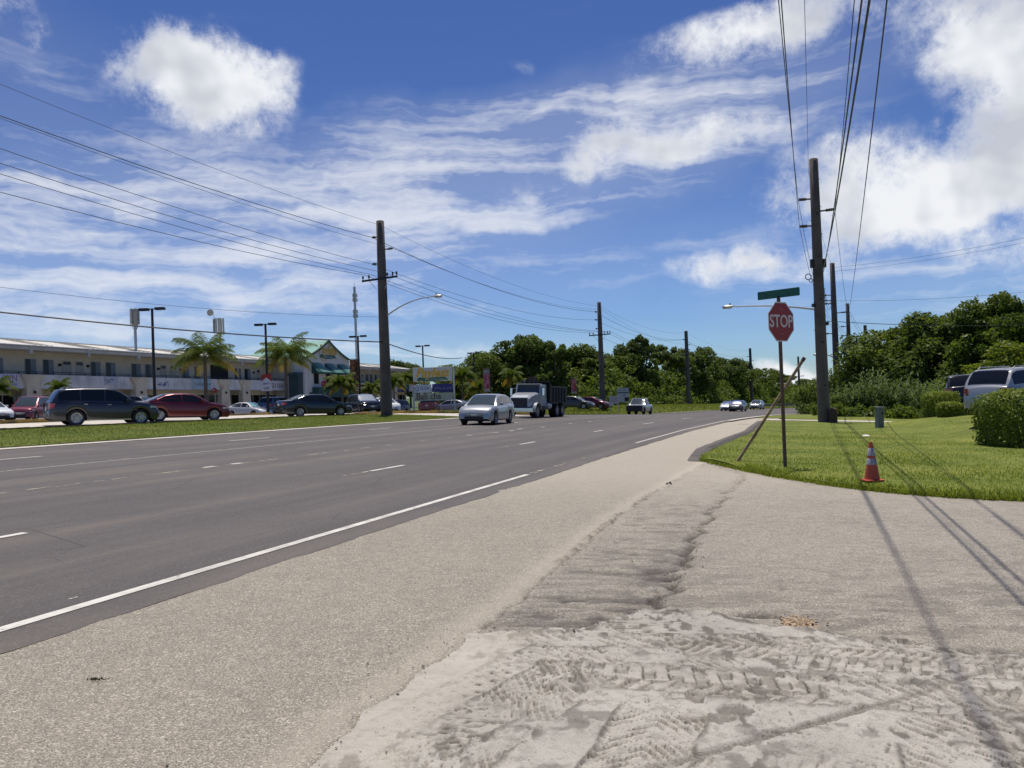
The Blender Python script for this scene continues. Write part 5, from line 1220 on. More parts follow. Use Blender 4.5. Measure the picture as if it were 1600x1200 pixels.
U0, U1 = usolve(-260), usolve(646); ZP0, ZP1 = 2.55, 3.86; ZE, ZR = 6.15, 7.42; SB = -1.7
G0, G1 = usolve(478, 3.0), usolve(548, 3.0)          # gabled wing
def both(fn):
    for a, b in ((U0, G0), (G1, U1)): fn(a, b)
mb = MB(); both(lambda a, b: bb(mb, a, b, SB-8, SB, -1.2, ZE+.05)); mb.build('wall', M_wall, mall)
mb = MB(); both(lambda a, b: bb(mb, a, b, SB+.01, 0, ZP0+.25, ZP0+.45)); mb.build('balcony_floor', M_fas, mall)
mb = MB(); both(lambda a, b: bb(mb, a, b, 0, .16, ZP0, ZP1)); par = mb.build('parapet', M_par, mall)
mb = MB(); both(lambda a, b: bb(mb, a, b, .17, .20, ZP0-.0, ZP0+.04)); both(lambda a, b: [bb(mb, u, u+.03, .161, .175, ZP0+.05, ZP1-.05) for u in np.arange(a+.8, b, 1.35)]); mb.build('panel_joints', M_fas, par)
mb = MB()
def rails(a, b):
    for z in (4.10, 3.96): bb(mb, a, b, .04, .09, z, z+.05)
    for u in np.arange(a+.5, b, 1.9): bb(mb, u, u+.06, .04, .09, 3.80, 4.12)
both(rails); mb.build('railing', M_dark, mall)
mb = MB()
for a, b in ((U0, G0), (G1, U1)):
    V = [(a, .75, ZE+.36), (b, .75, ZE+.36), (b, -4.2, ZR), (a, -4.2, ZR)]
    bq(mb, V); bq(mb, [(p[0], p[1], p[2]-.1) for p in V]); bq(mb, [(a, .75, ZE+.36), (b, .75, ZE+.36), (b, .75, ZE+.26), (a, .75, ZE+.26)])
    bq(mb, [(a, -4.2, ZR), (b, -4.2, ZR), (b, -9.4, ZR-1.3), (a, -9.4, ZR-1.3)]); bq(mb, [(b, .75, ZE+.3), (b, -4.2, ZR-.06), (b, -9.4, ZE)])
roof = mb.build('roof', M_roof, mall)
mb = MB()
for a, b in ((U0, G0), (G1, U1)):
    for i, u in enumerate(np.arange(a+.3, b, .62)):
        k = (u % 6.7) < 2.9
        P4 = [(u, .77, ZE+.365), (u+.05, .77, ZE+.365), (u+.05, -4.2, ZR+.005), (u, -4.2, ZR+.005)]; h_ = .045 if k else .006
        bq(mb, [(p[0], p[1], p[2]+h_) for p in P4]); bq(mb, [P4[0], P4[3], (u, -4.2, ZR+h_), (u, .77, ZE+.365+h_)]); bq(mb, [P4[1], P4[2], (u+.05, -4.2, ZR+h_), (u+.05, .77, ZE+.365+h_)])
    bb(mb, a, b, -4.32, -4.08, ZR, ZR+.09)
mb.build('standing_seams', M_seamr, roof)
mb = MB(); both(lambda a, b: bb(mb, a, b, .42, .60, ZE-.05, ZE+.24)); both(lambda a, b: bb(mb, a, b, SB-.1, .42, ZE-.02, ZE+.04)); mb.build('fascia', M_fas, mall)
u = U0
for px in (51, 141, 219, 290, 349, 380, 430, 579, 598, 622):
    u = usolve(px, .5); mb = MB(); bb(mb, u-.14, u+.14, .28, .66, ZE-.42, ZE+.28); mb.build('roof_outlet', M_fas, mall)
# upper floor openings, from the photograph left to right
def opening(x0, x1, kind):
    a, b = usolve(x0, SB), usolve(x1, SB)
    if kind == 'win':
        mb = MB(); bb(mb, a-.06, b+.06, SB, SB+.04, 3.3, 5.48); f = mb.build('window', M_fas, mall)
        mb = MB(); bb(mb, a, (a+b)/2, SB+.041, SB+.055, 3.35, 5.42); mb.build('pane', M_win, f); mb = MB(); bb(mb, (a+b)/2+.04, b, SB+.041, SB+.06, 3.35, 5.42); mb.build('curtained_pane', M_curt, f)
    elif kind == 'door':
        mb = MB(); bb(mb, a, b, SB, SB+.05, 3.2, 5.40); f = mb.build('door', M_door, mall); mb = MB(); bb(mb, a+.1, b-.1, SB+.051, SB+.06, 5.02, 5.32); mb.build('transom', M_win, f)
    elif kind == 'void':
        mb = MB(); bb(mb, a, b, SB, SB+.03, 3.0, 5.75); mb.build('stair_opening', M_blk, mall)
    elif kind == 'lamp':
        mb = MB(); bb(mb, a, a+.22, SB, SB+.2, 4.85, 5.1); mb.build('wall_lamp', M_dark, mall)
for x0, x1, k in [(-60, -48, 'win'), (-36, -22, 'win'), (-8, 7, 'win'), (42, 58.5, 'win'), (70, 86, 'win'), (94, 96, 'lamp'), (100, 114, 'door'), (121, 133, 'door'), (138, 140, 'lamp'), (144.5, 159, 'win'), (168, 182.5, 'win'), (208, 222, 'win'), (229.5, 243, 'win'), (248, 249, 'lamp'),
                  (253, 262, 'door'), (268.5, 278, 'door'), (283, 284, 'lamp'), (287, 297, 'win'), (306, 314, 'win'), (331, 358.5, 'void'), (369, 373, 'win'), (376, 378, 'win'), (384, 393, 'win'), (397, 398, 'lamp'), (403, 408, 'door'), (418, 424, 'win'), (438, 446, 'win'), (461, 472, 'void'),
                  (566, 569, 'door'), (573, 577, 'win'), (580, 583, 'win'), (587, 590, 'win'), (594, 597, 'door'), (600, 603, 'win'), (606, 609, 'door'), (613, 617, 'win'), (622, 626, 'win')]: opening(x0, x1, k)
# ground floor shopfronts and flared piers
mb = MB(); both(lambda a, b: bb(mb, a, b, SB+.01, SB+.05, -.6, 2.2)); sf = mb.build('shopfront', M_shop, mall)
mb = MB(); both(lambda a, b: [bb(mb, u, u+.07, SB+.051, SB+.09, -.6, 2.2) for u in np.arange(a+.4, b, 1.5)]); both(lambda a, b: bb(mb, a, b, SB+.051, SB+.2, 2.0, ZP0+.2)); mb.build('shopfront_frame', M_pil, sf)
for px, w_ in ((-60, 1.7), (54, 1.75), (221, 1.8), (353, 1.7), (385.5, 1.7), (571, 1.7), (593, 1.7), (618, 1.6)):
    u = usolve(px, .3); mb = MB()
    prof = [(w_/2+.38, 3.84), (w_/2+.32, 3.5), (w_/2-.05, 3.05), (w_/2-.12, 2.6), (w_/2+.25, -.8)]
    poly = [(a, z) for a, z in prof] + [(-a, z) for a, z in prof[::-1]]
    n = len(poly); V = [tuple(MM @ Vector((u+a, o, z))) for o in (-.2, .42) for a, z in poly]
    mb.add(V, [tuple(range(n)), tuple(range(n, 2*n))[::-1]] + [(i, (i+1) % n, n+(i+1) % n, n+i) for i in range(n)]); p = mb.build('pier', M_pil, mall)
    mb = MB(); bb(mb, u-.1, u+.1, .42, .55, 2.1, 2.35); mb.build('pier_lamp', M_dark, p)
def btext(body, px0, px1, z, size, mat, parent, out=.175, **k):
    a, b = usolve(px0, out), usolve(px1, out); c = MM @ Vector(((a+b)/2, out, z)); yw = math.atan2(BN.x, -BN.y)
    M_ = Matrix(((BU.x, 0, BN.x, c.x), (BU.y, 0, BN.y, c.y), (SLOPE, 1, 0, c.z), (0, 0, 0, 1)))
    o = text_mesh('lettering', body, size, mat, None, M_, **k); o.parent = parent; o.matrix_parent_inverse = Matrix(); o.location = -Vector((B0.x, B0.y, 0)) if False else (0, 0, 0); return o
def bmarks(px0, px1, z, h, mat, parent, out=.175, seed=1, lines=1):
    a, b = usolve(px0, out), usolve(px1, out); c = MM @ Vector(((a+b)/2, out, z))
    return strokes(parent, b-a, h, mat, Matrix(((BU.x, 0, BN.x, c.x), (BU.y, 0, BN.y, c.y), (SLOPE, 1, 0, c.z), (0, 0, 0, 1))), seed, lines)
def board(px0, px1, z0, z1, mat, name='shop_sign', out=.17):
    a, b = usolve(px0, out), usolve(px1, out); mb = MB(); bb(mb, a, b, out, out+.05, z0, z1); return mb.build(name, mat, mall)
M_sb = plain('sign_pale_blue', (.55, .57, .68), .6); M_tred = plain('letter_red', (.36, .04, .06), .6); M_tblue = plain('letter_blue', (.05, .07, .26), .6); M_tbrown = plain('letter_brown', (.12, .055, .045), .6); M_tgrey = plain('letter_grey', (.16, .17, .2), .6)
s_ = board(-20, 30, ZP0+.02, ZP1-.03, M_sb); btext('WN', 10, 28, ZP0+.92, .78, M_tred, s_, out=.225, align='CENTER'); bmarks(10, 27, ZP0+.34, .26, M_tblue, s_, .225, 2)
s_ = board(165, 186, ZP0+.45, ZP1-.05, plain('sign_grey', (.50, .53, .57), .6)); bmarks(167, 185, ZP0+.86, .5, M_tgrey, s_, .225, 3)
bmarks(247, 263, ZP0+.62, .75, M_tblue, par, .175, 4)
s_ = board(303, 331, ZP0+.05, ZP1-.05, plain('sign_aqua', (.38, .50, .54), .6)); bmarks(305, 330, ZP0+.66, .45, M_tgrey, s_, .225, 5)
btext('ED USA', 424, 446, ZP0+.62, .86, M_tbrown, par)
s_ = board(615, 640, ZP0-.1, ZP1-.1, plain('sign_navy', (.025, .05, .14), .5)); bmarks(617, 639, ZP0+.4, .8, plain('letter_pale', (.45, .48, .52), .6), s_, .225, 6)
# gabled supermarket wing
sup = empty('gabled_wing', (B0.x, B0.y, 0), 'white gabled supermarket wing with a green roof and green awnings', 'building')
def gz_(px, py): return uz(px, py, 3.0)[1] - Z0
uc = usolve(515.5, 3.0); za = uz(515.5, 532, 3.0)[1] - Z0; ze0 = uz(478, 558, 3.0)[1] - Z0 - .1; ze1 = uz(548, 561, 3.0)[1] - Z0 - .1; ze = (ze0+ze1)/2; gw = (G1-G0)/2; uc = (G0+G1)/2
def prof(f): return ze + (za-ze)*(.62*(1-f) + .38*(1-f)**2.0)   # slight bell-cast curve, f 0 at the ridge
gp = [(uc + gw*s/10*1.0, prof(abs(s)/10)) for s in range(-10, 11)]
mb = MB(); poly = [(G0, -1.2)] + [(u_, z-.05) for u_, z in gp] + [(G1, -1.2)]
n = len(poly); V = [tuple(MM @ Vector((a, o, z))) for o in (-7, 3.0) for a, z in poly]; mb.add(V, [tuple(range(n)), tuple(range(n, 2*n))[::-1]] + [(i, (i+1) % n, n+(i+1) % n, n+i) for i in range(n)])
M_gwall = plain('gable_white', (.72, .68, .60), .9, .08, .8); mb.build('wall', M_gwall, sup)
mb = MB()
for (a, b) in zip(gp[:-1], gp[1:]): bq(mb, [(a[0], 3.35, a[1]+.02), (b[0], 3.35, b[1]+.02), (b[0], -7.3, b[1]+.02), (a[0], -7.3, a[1]+.02)])
rg = mb.build('roof', M_groof, sup)
mb = MB()
for (a, b) in zip(gp[:-1], gp[1:]): bq(mb, [(a[0], 3.36, a[1]+.09), (b[0], 3.36, b[1]+.09), (b[0], 3.36, b[1]-.20), (a[0], 3.36, a[1]-.20)]); bq(mb, [(a[0], 3.36, a[1]+.09), (b[0], 3.36, b[1]+.09), (b[0], 3.15, b[1]+.09), (a[0], 3.15, a[1]+.09)])
mb.build('verge_trim', M_gtrim, rg)
mb = MB()
for o in np.arange(-7, 3.3, .55):
    for (a, b) in zip(gp[:-1], gp[1:]): bq(mb, [(a[0], o, a[1]+.06), (b[0], o, b[1]+.06), (b[0], o+.05, b[1]+.06), (a[0], o+.05, a[1]+.06)])
mb.build('roof_ribs', plain('rib_green', (.14, .28, .22), .6), rg)
def gface(px0, px1, py0, py1, out=3.0): a = uz(px0, py1, out); b = uz(px1, py0, out); return a[0], b[0], a[1]-Z0, b[1]-Z0
for x0, x1 in ((492, 500), (511, 518), (529, 535)):
    a, b, z0, z1 = gface(x0, x1, 583, 600); mb = MB(); bb(mb, a, b, 3.0, 3.03, z0, z1); w_ = mb.build('window', plain('brown_frame', (.12, .07, .045), .6), sup)
    mb = MB(); bb(mb, a+.1, b-.3, 3.031, 3.045, z0+.1, z1-.1); mb.build('pane', M_win, w_)
a, b, z0, z1 = gface(489, 548, 570, 583)
mb = MB(); bb(mb, a, b, 3.0, 3.9, z0-.05, z0+.18); mb.build('awning_rail', M_awn, sup)
for k in range(3):
    w3 = (b-a)/3; u0_ = a + k*w3; mb = MB()
    bq(mb, [(u0_, 3.01, z1), (u0_+w3*.45, 3.01, z1), (u0_+w3, 3.95, z0+.15), (u0_+w3*.3, 3.95, z0+.15)]); bq(mb, [(u0_, 3.01, z1), (u0_+w3*.3, 3.95, z0+.15), (u0_, 3.95, z0+.15)]); bq(mb, [(u0_, 3.01, z1), (u0_, 3.95, z0+.15), (u0_, 3.01, z0+.15)]); bq(mb, [(u0_, 3.955, z0-.04), (u0_+w3, 3.955, z0-.04), (u0_+w3*.97, 3.955, z0+.15), (u0_, 3.955, z0+.15)])
    aw = mb.build('awning', M_awn, sup); mb = MB()
    for q in range(6): f0 = .28 + q*.11; bq(mb, [(u0_+w3*(f0-.18), 3.02, z1+.006), (u0_+w3*(f0-.12), 3.02, z1+.006), (u0_+w3*(f0+.22), 3.96, z0+.16), (u0_+w3*(f0+.14), 3.96, z0+.16)])
    mb.build('awning_stripe', M_awnl, aw)
a, b, z0, z1 = gface(489, 546, 606, 621); mb = MB(); bb(mb, a, b, 3.0, 4.0, z0, z1); mb.build('lower_awning', M_awn, sup)
mb = MB(); bb(mb, G0+1, G1-1, 3.0, 3.04, -.8, 2.2); mb.build('entrance_glass', M_shop, sup)
a, b, z0, z1 = gface(467, 481, 579, 640, 2.6); mb = MB(); bb(mb, a, b, 1.2, 2.7, -.8, 4.9); bb(mb, a-.25, b+.3, 1.1, 2.75, 4.5, 4.95); mb.build('side_pier', M_teal, sup)
M_gold = plain('gold_lettering', (.68, .40, .03), .6, .2, 6); M_leafg = plain('banner_green', (.04, .14, .09), .6)
def script_sign(parent, c, rt, up, nn, w, gold=M_gold, sub_='Supermarkets'):
    M_ = Matrix(((rt.x, up.x, nn.x, c.x), (rt.y, up.y, nn.y, c.y), (rt.z, up.z, nn.z, c.z), (0, 0, 0, 1)))
    text_mesh('shop_name', 'Payless', w*.40, gold, parent, M_ @ Matrix.Translation((-.02*w, .09*w, .012)), shear=.35, offset=.012*w, xs=.92)
    mb = MB(); pts = [(-.50, -.10), (-.42, -.04), (-.2, -.065), (.1, -.05), (.38, -.045), (.47, -.10), (.50, -.17), (.42, -.13), (.3, -.16), (0, -.175), (-.2, -.18), (-.33, -.155), (-.40, -.16), (-.48, -.155)]
    mb.prism([(a*w, b*w) for a, b in pts], .002, .010, M_); mb.build('banner_scroll', M_leafg, parent)
    text_mesh('shop_subtitle', sub_, w*.105, plain('banner_text', (.42, .46, .50), .6), parent, M_ @ Matrix.Translation((.06*w, -.112*w, .016)), ext=.001)
    mb = MB(); V = []; N = 16
    for i in range(N+1): a = -PI*.1 - PI*1.1*i/N; r0, r1 = .09*w, .125*w; V += [(-.24*w + r0*math.cos(a)*1.3, -.17*w + r0*math.sin(a)*.62, .02), (-.24*w + r1*math.cos(a)*1.3, -.17*w + r1*math.sin(a)*.62, .02)]
    mb.add([tuple(M_ @ Vector(v)) for v in V], [(2*i, 2*i+1, 2*i+3, 2*i+2) for i in range(N)]); mb.build('tail_flourish', gold, parent)
c = MM @ Vector((uc+.1, 3.02, uz(514, 552, 3.0)[1]-Z0)); c.z = c.z
script_sign(sup, c - Vector((0, 0, 0)), Vector((BU.x, BU.y, SLOPE)), Vector((0, 0, 1)), BN, 4.6, sub_='Supermarkets')
# roof dish by the wing
# ------------------------------------------------------------------ antennas
def antenna(px, y, base_py, top_py, label, kind):
    x, z0 = xz(px, base_py, y); zt = hpx(y, top_py, x=x); H_ = zt - z0; r = empty('antenna_mast', (x, y, z0), label, 'antenna')
    mb = MB(); mb.tube([(0, 0, -1.5 if kind < 3 else -14), (0, 0, H_*(.98 if kind != 2 else .6))], .16 if kind < 3 else .22, 8); mb.build('mast', M_steel, r, smooth=True)
    M_pan = plain('antenna_panel', (.38, .38, .34), .6)
    if kind == 1:
        for k in range(5): a = k*2*PI/5 + .3; mb = MB(); mb.box((math.cos(a)*.40, math.sin(a)*.40, H_*.78), (.34, .16, H_*.42), rz=a+PI/2); mb.build('antenna_panel', M_pan, r, bevel=.02)
        mb = MB(); mb.lathe([(0, H_*.50), (.34, H_*.53), (.34, H_*.56), (0, H_*.57)], 10); [mb.tube([(0, 0, H_*.36), (math.cos(a)*.34, math.sin(a)*.34, H_*.53)], .03, 4) for a in (0, 1.2, 2.5, 3.8, 5)]; mb.build('platform', M_steel, r)
    if kind == 2:
        for k in range(4): a = k*PI/2 + .2; mb = MB(); mb.box((math.cos(a)*.45, math.sin(a)*.45, H_*.62), (.42, .2, H_*.38), rz=a+PI/2); mb.build('antenna_panel', M_pan, r, bevel=.02)
        mb = MB(); mb.tube([(-.7, 0, H_*.4), (-.7, 0, H_*.88), (-.9, -.1, H_*.95)], .04, 6); mb.build('side_mast', M_steel, r)
        mb = MB(); mb.lathe([(0, .05), (.3, .03), (.42, -.02), (.44, -.12), (0, -.14)], 16, (0, 0, 0), 'Y'); mb.v = [(p[0]-1.1, p[1]-.15, p[2]+H_*.96) for p in mb.v]; mb.build('dish', M_pan, r, smooth=True)
        mb = MB(); mb.box((-.7, 0, H_*.62), (.30, .25, H_*.34)); mb.build('antenna_panel', plain('panel_dark', (.18, .2, .21), .6), r, bevel=.02)
    if kind == 3:
        for f in (.86, .80, .64, .58):
            for k in range(3): a = k*2*PI/3; mb = MB(); mb.box((math.cos(a)*.36, math.sin(a)*.36, H_*f), (.30, .18, H_*.05), rz=a+PI/2); mb.build('antenna_panel', M_pan, r, bevel=.02)
        mb = MB(); mb.tube([(0, 0, H_*.95), (0, 0, H_*1.04)], .04, 5); mb.build('whip', M_steel, r)
antenna(212, 92, 540, 482, 'cluster of pale panel antennas on a thin mast above the left roof', 1)
antenna(344.5, 112, 545, 486, 'panel antenna mast with a round dish above the left palm tree', 2)
antenna(557.5, 150, 560, 446, 'tall thin lattice-like antenna tower behind the gabled wing', 3)
# ------------------------------------------------------------------ lot lamps
def lot_lamp(px, y, topy, label, gy=None):
    x = bx(px, y); z0 = g(x, y); H_ = hpx(y, topy, x=x) - z0; r = empty('lot_lamp', (x, y, z0), label, 'lamp post', 'twin headed black lamp posts of the parking lot')
    mb = MB(); mb.tube([(0, 0, 0), (0, 0, H_)], [.13, .10], 4); mb.build('pole', M_dark, r)
    mb = MB(); mb.lathe([(.25, 0), (.25, .5), (0, .52)], 12); mb.build('footing', M_yel, r)
    for s_ in (-1, 1): mb = MB(); mb.box((s_*.62, 0, H_-.05 + s_*.02), (.72, .42, .20)); mb.box((s_*.18, 0, H_-.04), (.3, .08, .08)); mb.build('lamp_head', M_dark, r, bevel=.02)
    return x, y, H_, r
LT = [lot_lamp(243, 66, 482, 'black twin headed lamp post behind the slate SUV and red sedan'), lot_lamp(419.5, 78, 506, 'black lamp post carrying the red and white house shaped sign'), lot_lamp(563.5, 97, 525, 'black lamp post beside the orange brown banner'), lot_lamp(664, 118, 540, 'lamp post rising above the tall shop sign'), lot_lamp(743, 137, 551, 'most distant lamp post standing before the woods')]
# house-shaped sign on the second lamp
x, y, H_, r = LT[1]; z0 = r.location.z
hs = empty('realty_sign', (x, y - .2, z0), 'red and white house shaped sign strapped to the second lamp post', 'sign')
zt, zm, zb_ = hpx(y, 585, x=x)-z0, hpx(y, 592, x=x)-z0, hpx(y, 611, x=x)-z0; w_ = 16/F*y/2
mb = MB(); mb.box((0, 0, (zt+zm)/2 - .15), (2*w_, .06, zt-zm+.3)); mb.build('red_panel', plain('realty_red', (.38, .03, .025), .5), hs)
Mx = Matrix(((1, 0, 0, 0), (0, 0, 1, 0), (0, 1, 0, 0), (0, 0, 0, 1)))
mb = MB(); mb.prism([(-w_, zb_), (w_, zb_), (w_, zm-.25), (0, zm+.12), (-w_, zm-.25)], -.12, -.06, Mx); mb.build('house_panel', plain('realty_white', (.62, .62, .68), .6), hs)
MT = lambda z, yy=-.13: Matrix(((1, 0, 0, 0), (0, 0, -1, yy), (0, 1, 0, z), (0, 0, 0, 1)))
strokes(hs, 1.4*w_, .24, M_tblue, MT(zm-.42), 7); text_mesh('lettering', '638', .30, M_blk, hs, MT(zb_+.25))
def banner(px0, px1, y, py0, py1, label, base_py=None, mats=None, big=False):
    x0, zt = xz(px0, py0, y); x1, zb_ = xz(px1, py1, y); xc = (x0+x1)/2; z0 = g(xc, y); r = empty('pole_banner', (xc, y, z0), label, 'banner', None); w_ = abs(x1-x0)
    mb = MB(); mb.tube([(w_/2+.12, 0, 0), (w_/2+.12, 0, zt-z0+.15)], .06, 6); mb.tube([(w_/2+.12, 0, zt-z0+.05), (-w_/2, 0, zt-z0+.05)], .03, 5); mb.build('pole', M_dark, r)
    N = 8; V = []; mb = MB()
    for i in range(N+1):
        f = i/N
        for s_ in (-1, 1): V.append((s_*w_/2, .05*math.sin(f*5+px0), (zt-z0) + (zb_-zt)*f))
    mb.add(V, [(2*i, 2*i+1, 2*i+3, 2*i+2) for i in range(N)]); mb.build('cloth', mats[0], r)
    mb = MB(); mb.box((0, -.03, (zt-z0)*(1-0) - (zt-zb_)*(.10 if not big else .14)), (w_*.98, .01, (zt-zb_)*(.16 if not big else .24))); mb.build('top_field', mats[1], r)
    mb = MB(); mb.box((0, -.08, (zb_-z0) + (zt-zb_)*.07), (w_*.98, .01, (zt-zb_)*.14)); mb.build('bottom_field', mats[2], r)
    return r
def blot(c1, c2, sc=2.2):
    def fn(t, b, ob, pos):
        n = t.noise(ob, sc, 5, .7); t.put(b.inputs['Base Color'], t.mix(t.rng(n, .44, .56), c1, c2))
    return fn
M_pk = material('banner_pink', (.4, .06, .09), .8, fn=blot((.38, .03, .06), (.50, .22, .24))); M_bgrey = plain('banner_grey', (.30, .31, .30), .8); M_bcream = plain('banner_cream', (.40, .36, .30), .8)
banner(755, 765.5, 105, 577, 612, 'pink red banner on a pole among the palms left of the dump truck', mats=(M_pk, M_bgrey, M_bcream))
banner(892, 901, 112, 592, 615, 'pink red banner above the parked cars right of the dump truck', mats=(M_pk, M_pk, M_bcream))
banner(546, 561, 90, 562, 605, 'tall brown and orange food banner beside the green awnings', mats=(material('banner_food', (.2, .1, .06), .8, fn=blot((.06, .03, .025), (.42, .20, .07), 1.3)), material('banner_brown', (.12, .05, .03), .8, fn=blot((.10, .03, .015), (.34, .15, .07), 2.6)), material('banner_warm', (.3, .14, .08), .8, fn=blot((.32, .11, .05), (.45, .27, .12), 1.6))), big=True)
# small far stop sign in front of the wing, and one behind the left palm
for px, y, py, lab in ((509, 96, 600, 'small far stop sign in front of the gabled wing'), (337, 88, 610, 'small far red sign between the left palm and the tan piers')):
    x = bx(px, y); z0 = g(x, y); r = empty('stop_sign', (x, y, z0), lab, 'stop sign'); zc_ = hpx(y, py, x=x) - z0; ro = .38 if px > 400 else .26
    mb = MB(); mb.tube([(0, 0, 0), (0, 0, zc_+.7)], .035, 5); mb.build('post', M_steel, r)
    mb = MB(); mb.prism(octa(ro), 0, .01, MT(zc_, -.05)); o = mb.build('octagon_plate', M_red, r)
    mb = MB(); mb.prism([(-ro*.7, -.06), (ro*.7, -.06), (ro*.7, .06), (-ro*.7, .06)], .011, .02, MT(zc_, -.05)); strokes(o, ro*1.3, .22, M_signwhite, MT(zc_, -.065), 8)
# ------------------------------------------------------------------ pylon sign
y = 80.0; xL, zT = xz(645, 575, y); xR, _ = xz(706, 574, y); zB = hpx(y, 646, x=(xL+xR)/2); xc = (xL+xR)/2; w_ = xR-xL; z0 = g(xc, y)
py_ = empty('pylon_sign', (xc, y, z0), 'large white pylon sign with gold shop name above blue and brown panels', 'sign')
Hs = zT - z0; M_sgn = plain('sign_panel_grey', (.58, .58, .56), .7, .08, 2); yaw_s = 0.0
for s_, hh in ((-1, Hs*.60), (1, Hs+.02)): mb = MB(); mb.box((s_*(w_/2 + (.02 if s_ < 0 else .14)), 0, hh/2), (.16, .14, hh)); mb.build('post', M_sgn, py_, bevel=.01)
mb = MB(); mb.box((0, 0, Hs - .66), (w_, .25, 1.32)); top_ = mb.build('name_panel', M_sgn, py_, bevel=.02)
hz_ = lambda p: hpx(y, p, x=xc) - z0
script_sign(top_, Vector((0, -.13, hz_(587))), Vector((1, 0, 0)), Vector((0, 0, 1)), Vector((0, -1, 0)), w_*.80)
zA, zB2, zC = hz_(600.5), hz_(613), hz_(626)
mb = MB(); mb.box((-w_*.27, -.02, (zA+zB2)/2), (w_*.46, .1, zA-zB2)); p1 = mb.build('telecom_panel', M_sb, py_)
text_mesh('lettering', 'GTA', .42, M_tblue, p1, Matrix.Translation((-w_*.21, 0, 0)) @ MT((zA+zB2)/2 + .03, -.08))
mb = MB(); V = []; N = 20
for i in range(N): a = 2*PI*i/N; V += [(-w_*.405 + .17*math.cos(a), -.078, (zA+zB2)/2 + .2*math.sin(a)), (-w_*.405 + .13*math.cos(a), -.078, (zA+zB2)/2 + .16*math.sin(a))]
mb.add(V, [(2*i, 2*i+1, (2*i+3) % (2*N), (2*i+2) % (2*N)) for i in range(N)]); mb.build('ring_emblem', M_tblue, p1)
mb = MB(); mb.box((w_*.24, -.02, (zA+zB2)/2+.02), (w_*.52, .1, zA-zB2)); p2 = mb.build('blue_panel', plain('sign_blue', (.018, .025, .20), .5), py_)
strokes(p2, w_*.44, .22, plain('text_pale', (.30, .32, .42), .6), Matrix.Translation((w_*.25, 0, 0)) @ MT((zA+zB2)/2, -.08), 9)
mb = MB(); mb.box((0, -.01, (zB2+zC)/2 - .03), (w_, .08, zB2-zC-.06)); p3 = mb.build('cafe_panel', plain('sign_green_grey', (.42, .44, .39), .7, .15, 2), py_)
text_mesh('lettering', 'Bali cha', .80, M_tbrown, p3, Matrix.Translation((-w_*.12, 0, 0)) @ MT((zB2+zC)/2, -.06), offset=.01, xs=.95)
# ------------------------------------------------------------------ roadside notice boards past the second pole
for (px0, px1, py0, py1, yy, lab, txt, m_, tm) in (
    (952, 967, 619, 630.5, 97, 'white notice board with red lettering, left of the pair', 'FOR\nLEASE', plain('board_white', (.46, .44, .50), .7), M_tred),
    (964, 983, 606.5, 628, 101, 'taller white and grey notice board just behind the smaller one', 'COMING SOON', plain('board_grey', (.40, .43, .46), .7), M_tgrey)):
    x0, zt = xz(px0, py0, yy); x1, zb_ = xz(px1, py1, yy); xc = (x0+x1)/2; z0 = g(xc, yy)+.4; r = empty('notice_board', (xc, yy, z0), lab, 'sign')
    mb = MB(); mb.box((0, 0, (zt+zb_)/2 - z0), (x1-x0, .05, zt-zb_)); bd_ = mb.build('panel', m_, r)
    for s_ in (-1, 1): mb = MB(); mb.box((s_*(x1-x0)*.42, .05, (zb_-z0)/2 - .2), (.08, .08, abs(zb_-z0)+.8)); mb.build('post', M_steel, r)
    if '\n' in txt:
        strokes(bd_, (x1-x0)*.6, .24, tm, MT((zt+zb_)/2 - z0, -.04), 10, lines=2)
    else:
        mb = MB(); mb.box((0, -.03, zt-z0-.55), ((x1-x0)*.96, .01, .10)); mb.build('dark_stripe', M_blk, bd_); strokes(bd_, (x1-x0)*.8, .16, tm, MT(zt-z0-.26, -.04), 11); strokes(bd_, (x1-x0)*.4, .34, M_tbrown, Matrix.Translation(((x1-x0)*.24, 0, 0)) @ MT(zt-z0-.85, -.04), 12)
        mb = MB(); mb.box(((x1-x0)*.3, -.035, zb_-z0+.32), ((x1-x0)*.36, .01, .45)); mb.build('dark_block', M_blk, bd_)
# guard rail at the bend
mb = MB(); pts = [A_(yq, .8) for yq in np.arange(150, 235, 4)]
gr_ = empty('guard_rail', (pts[0][0], pts[0][1], g(*pts[0])), 'dark low guard rail along the outside of the far bend', 'guard rail')
mb = MB()
for a, b in zip(pts[:-1], pts[1:]):
    V = [(a[0], a[1], g(*a)+.45), (b[0], b[1], g(*b)+.45), (b[0], b[1], g(*b)+.85), (a[0], a[1], g(*a)+.85)]; mb.add([tuple(Vector(v) - gr_.location) for v in V], [(0, 1, 2, 3)])
mb.build('rail', plain('rail_dark', (.09, .095, .09), .6), gr_)
mb = MB()
for a in pts: mb.box((a[0]-gr_.location.x, a[1]-gr_.location.y+.05, g(*a)-gr_.location.z+.35), (.12, .12, .9))
mb.build('rail_posts', M_dark, gr_)
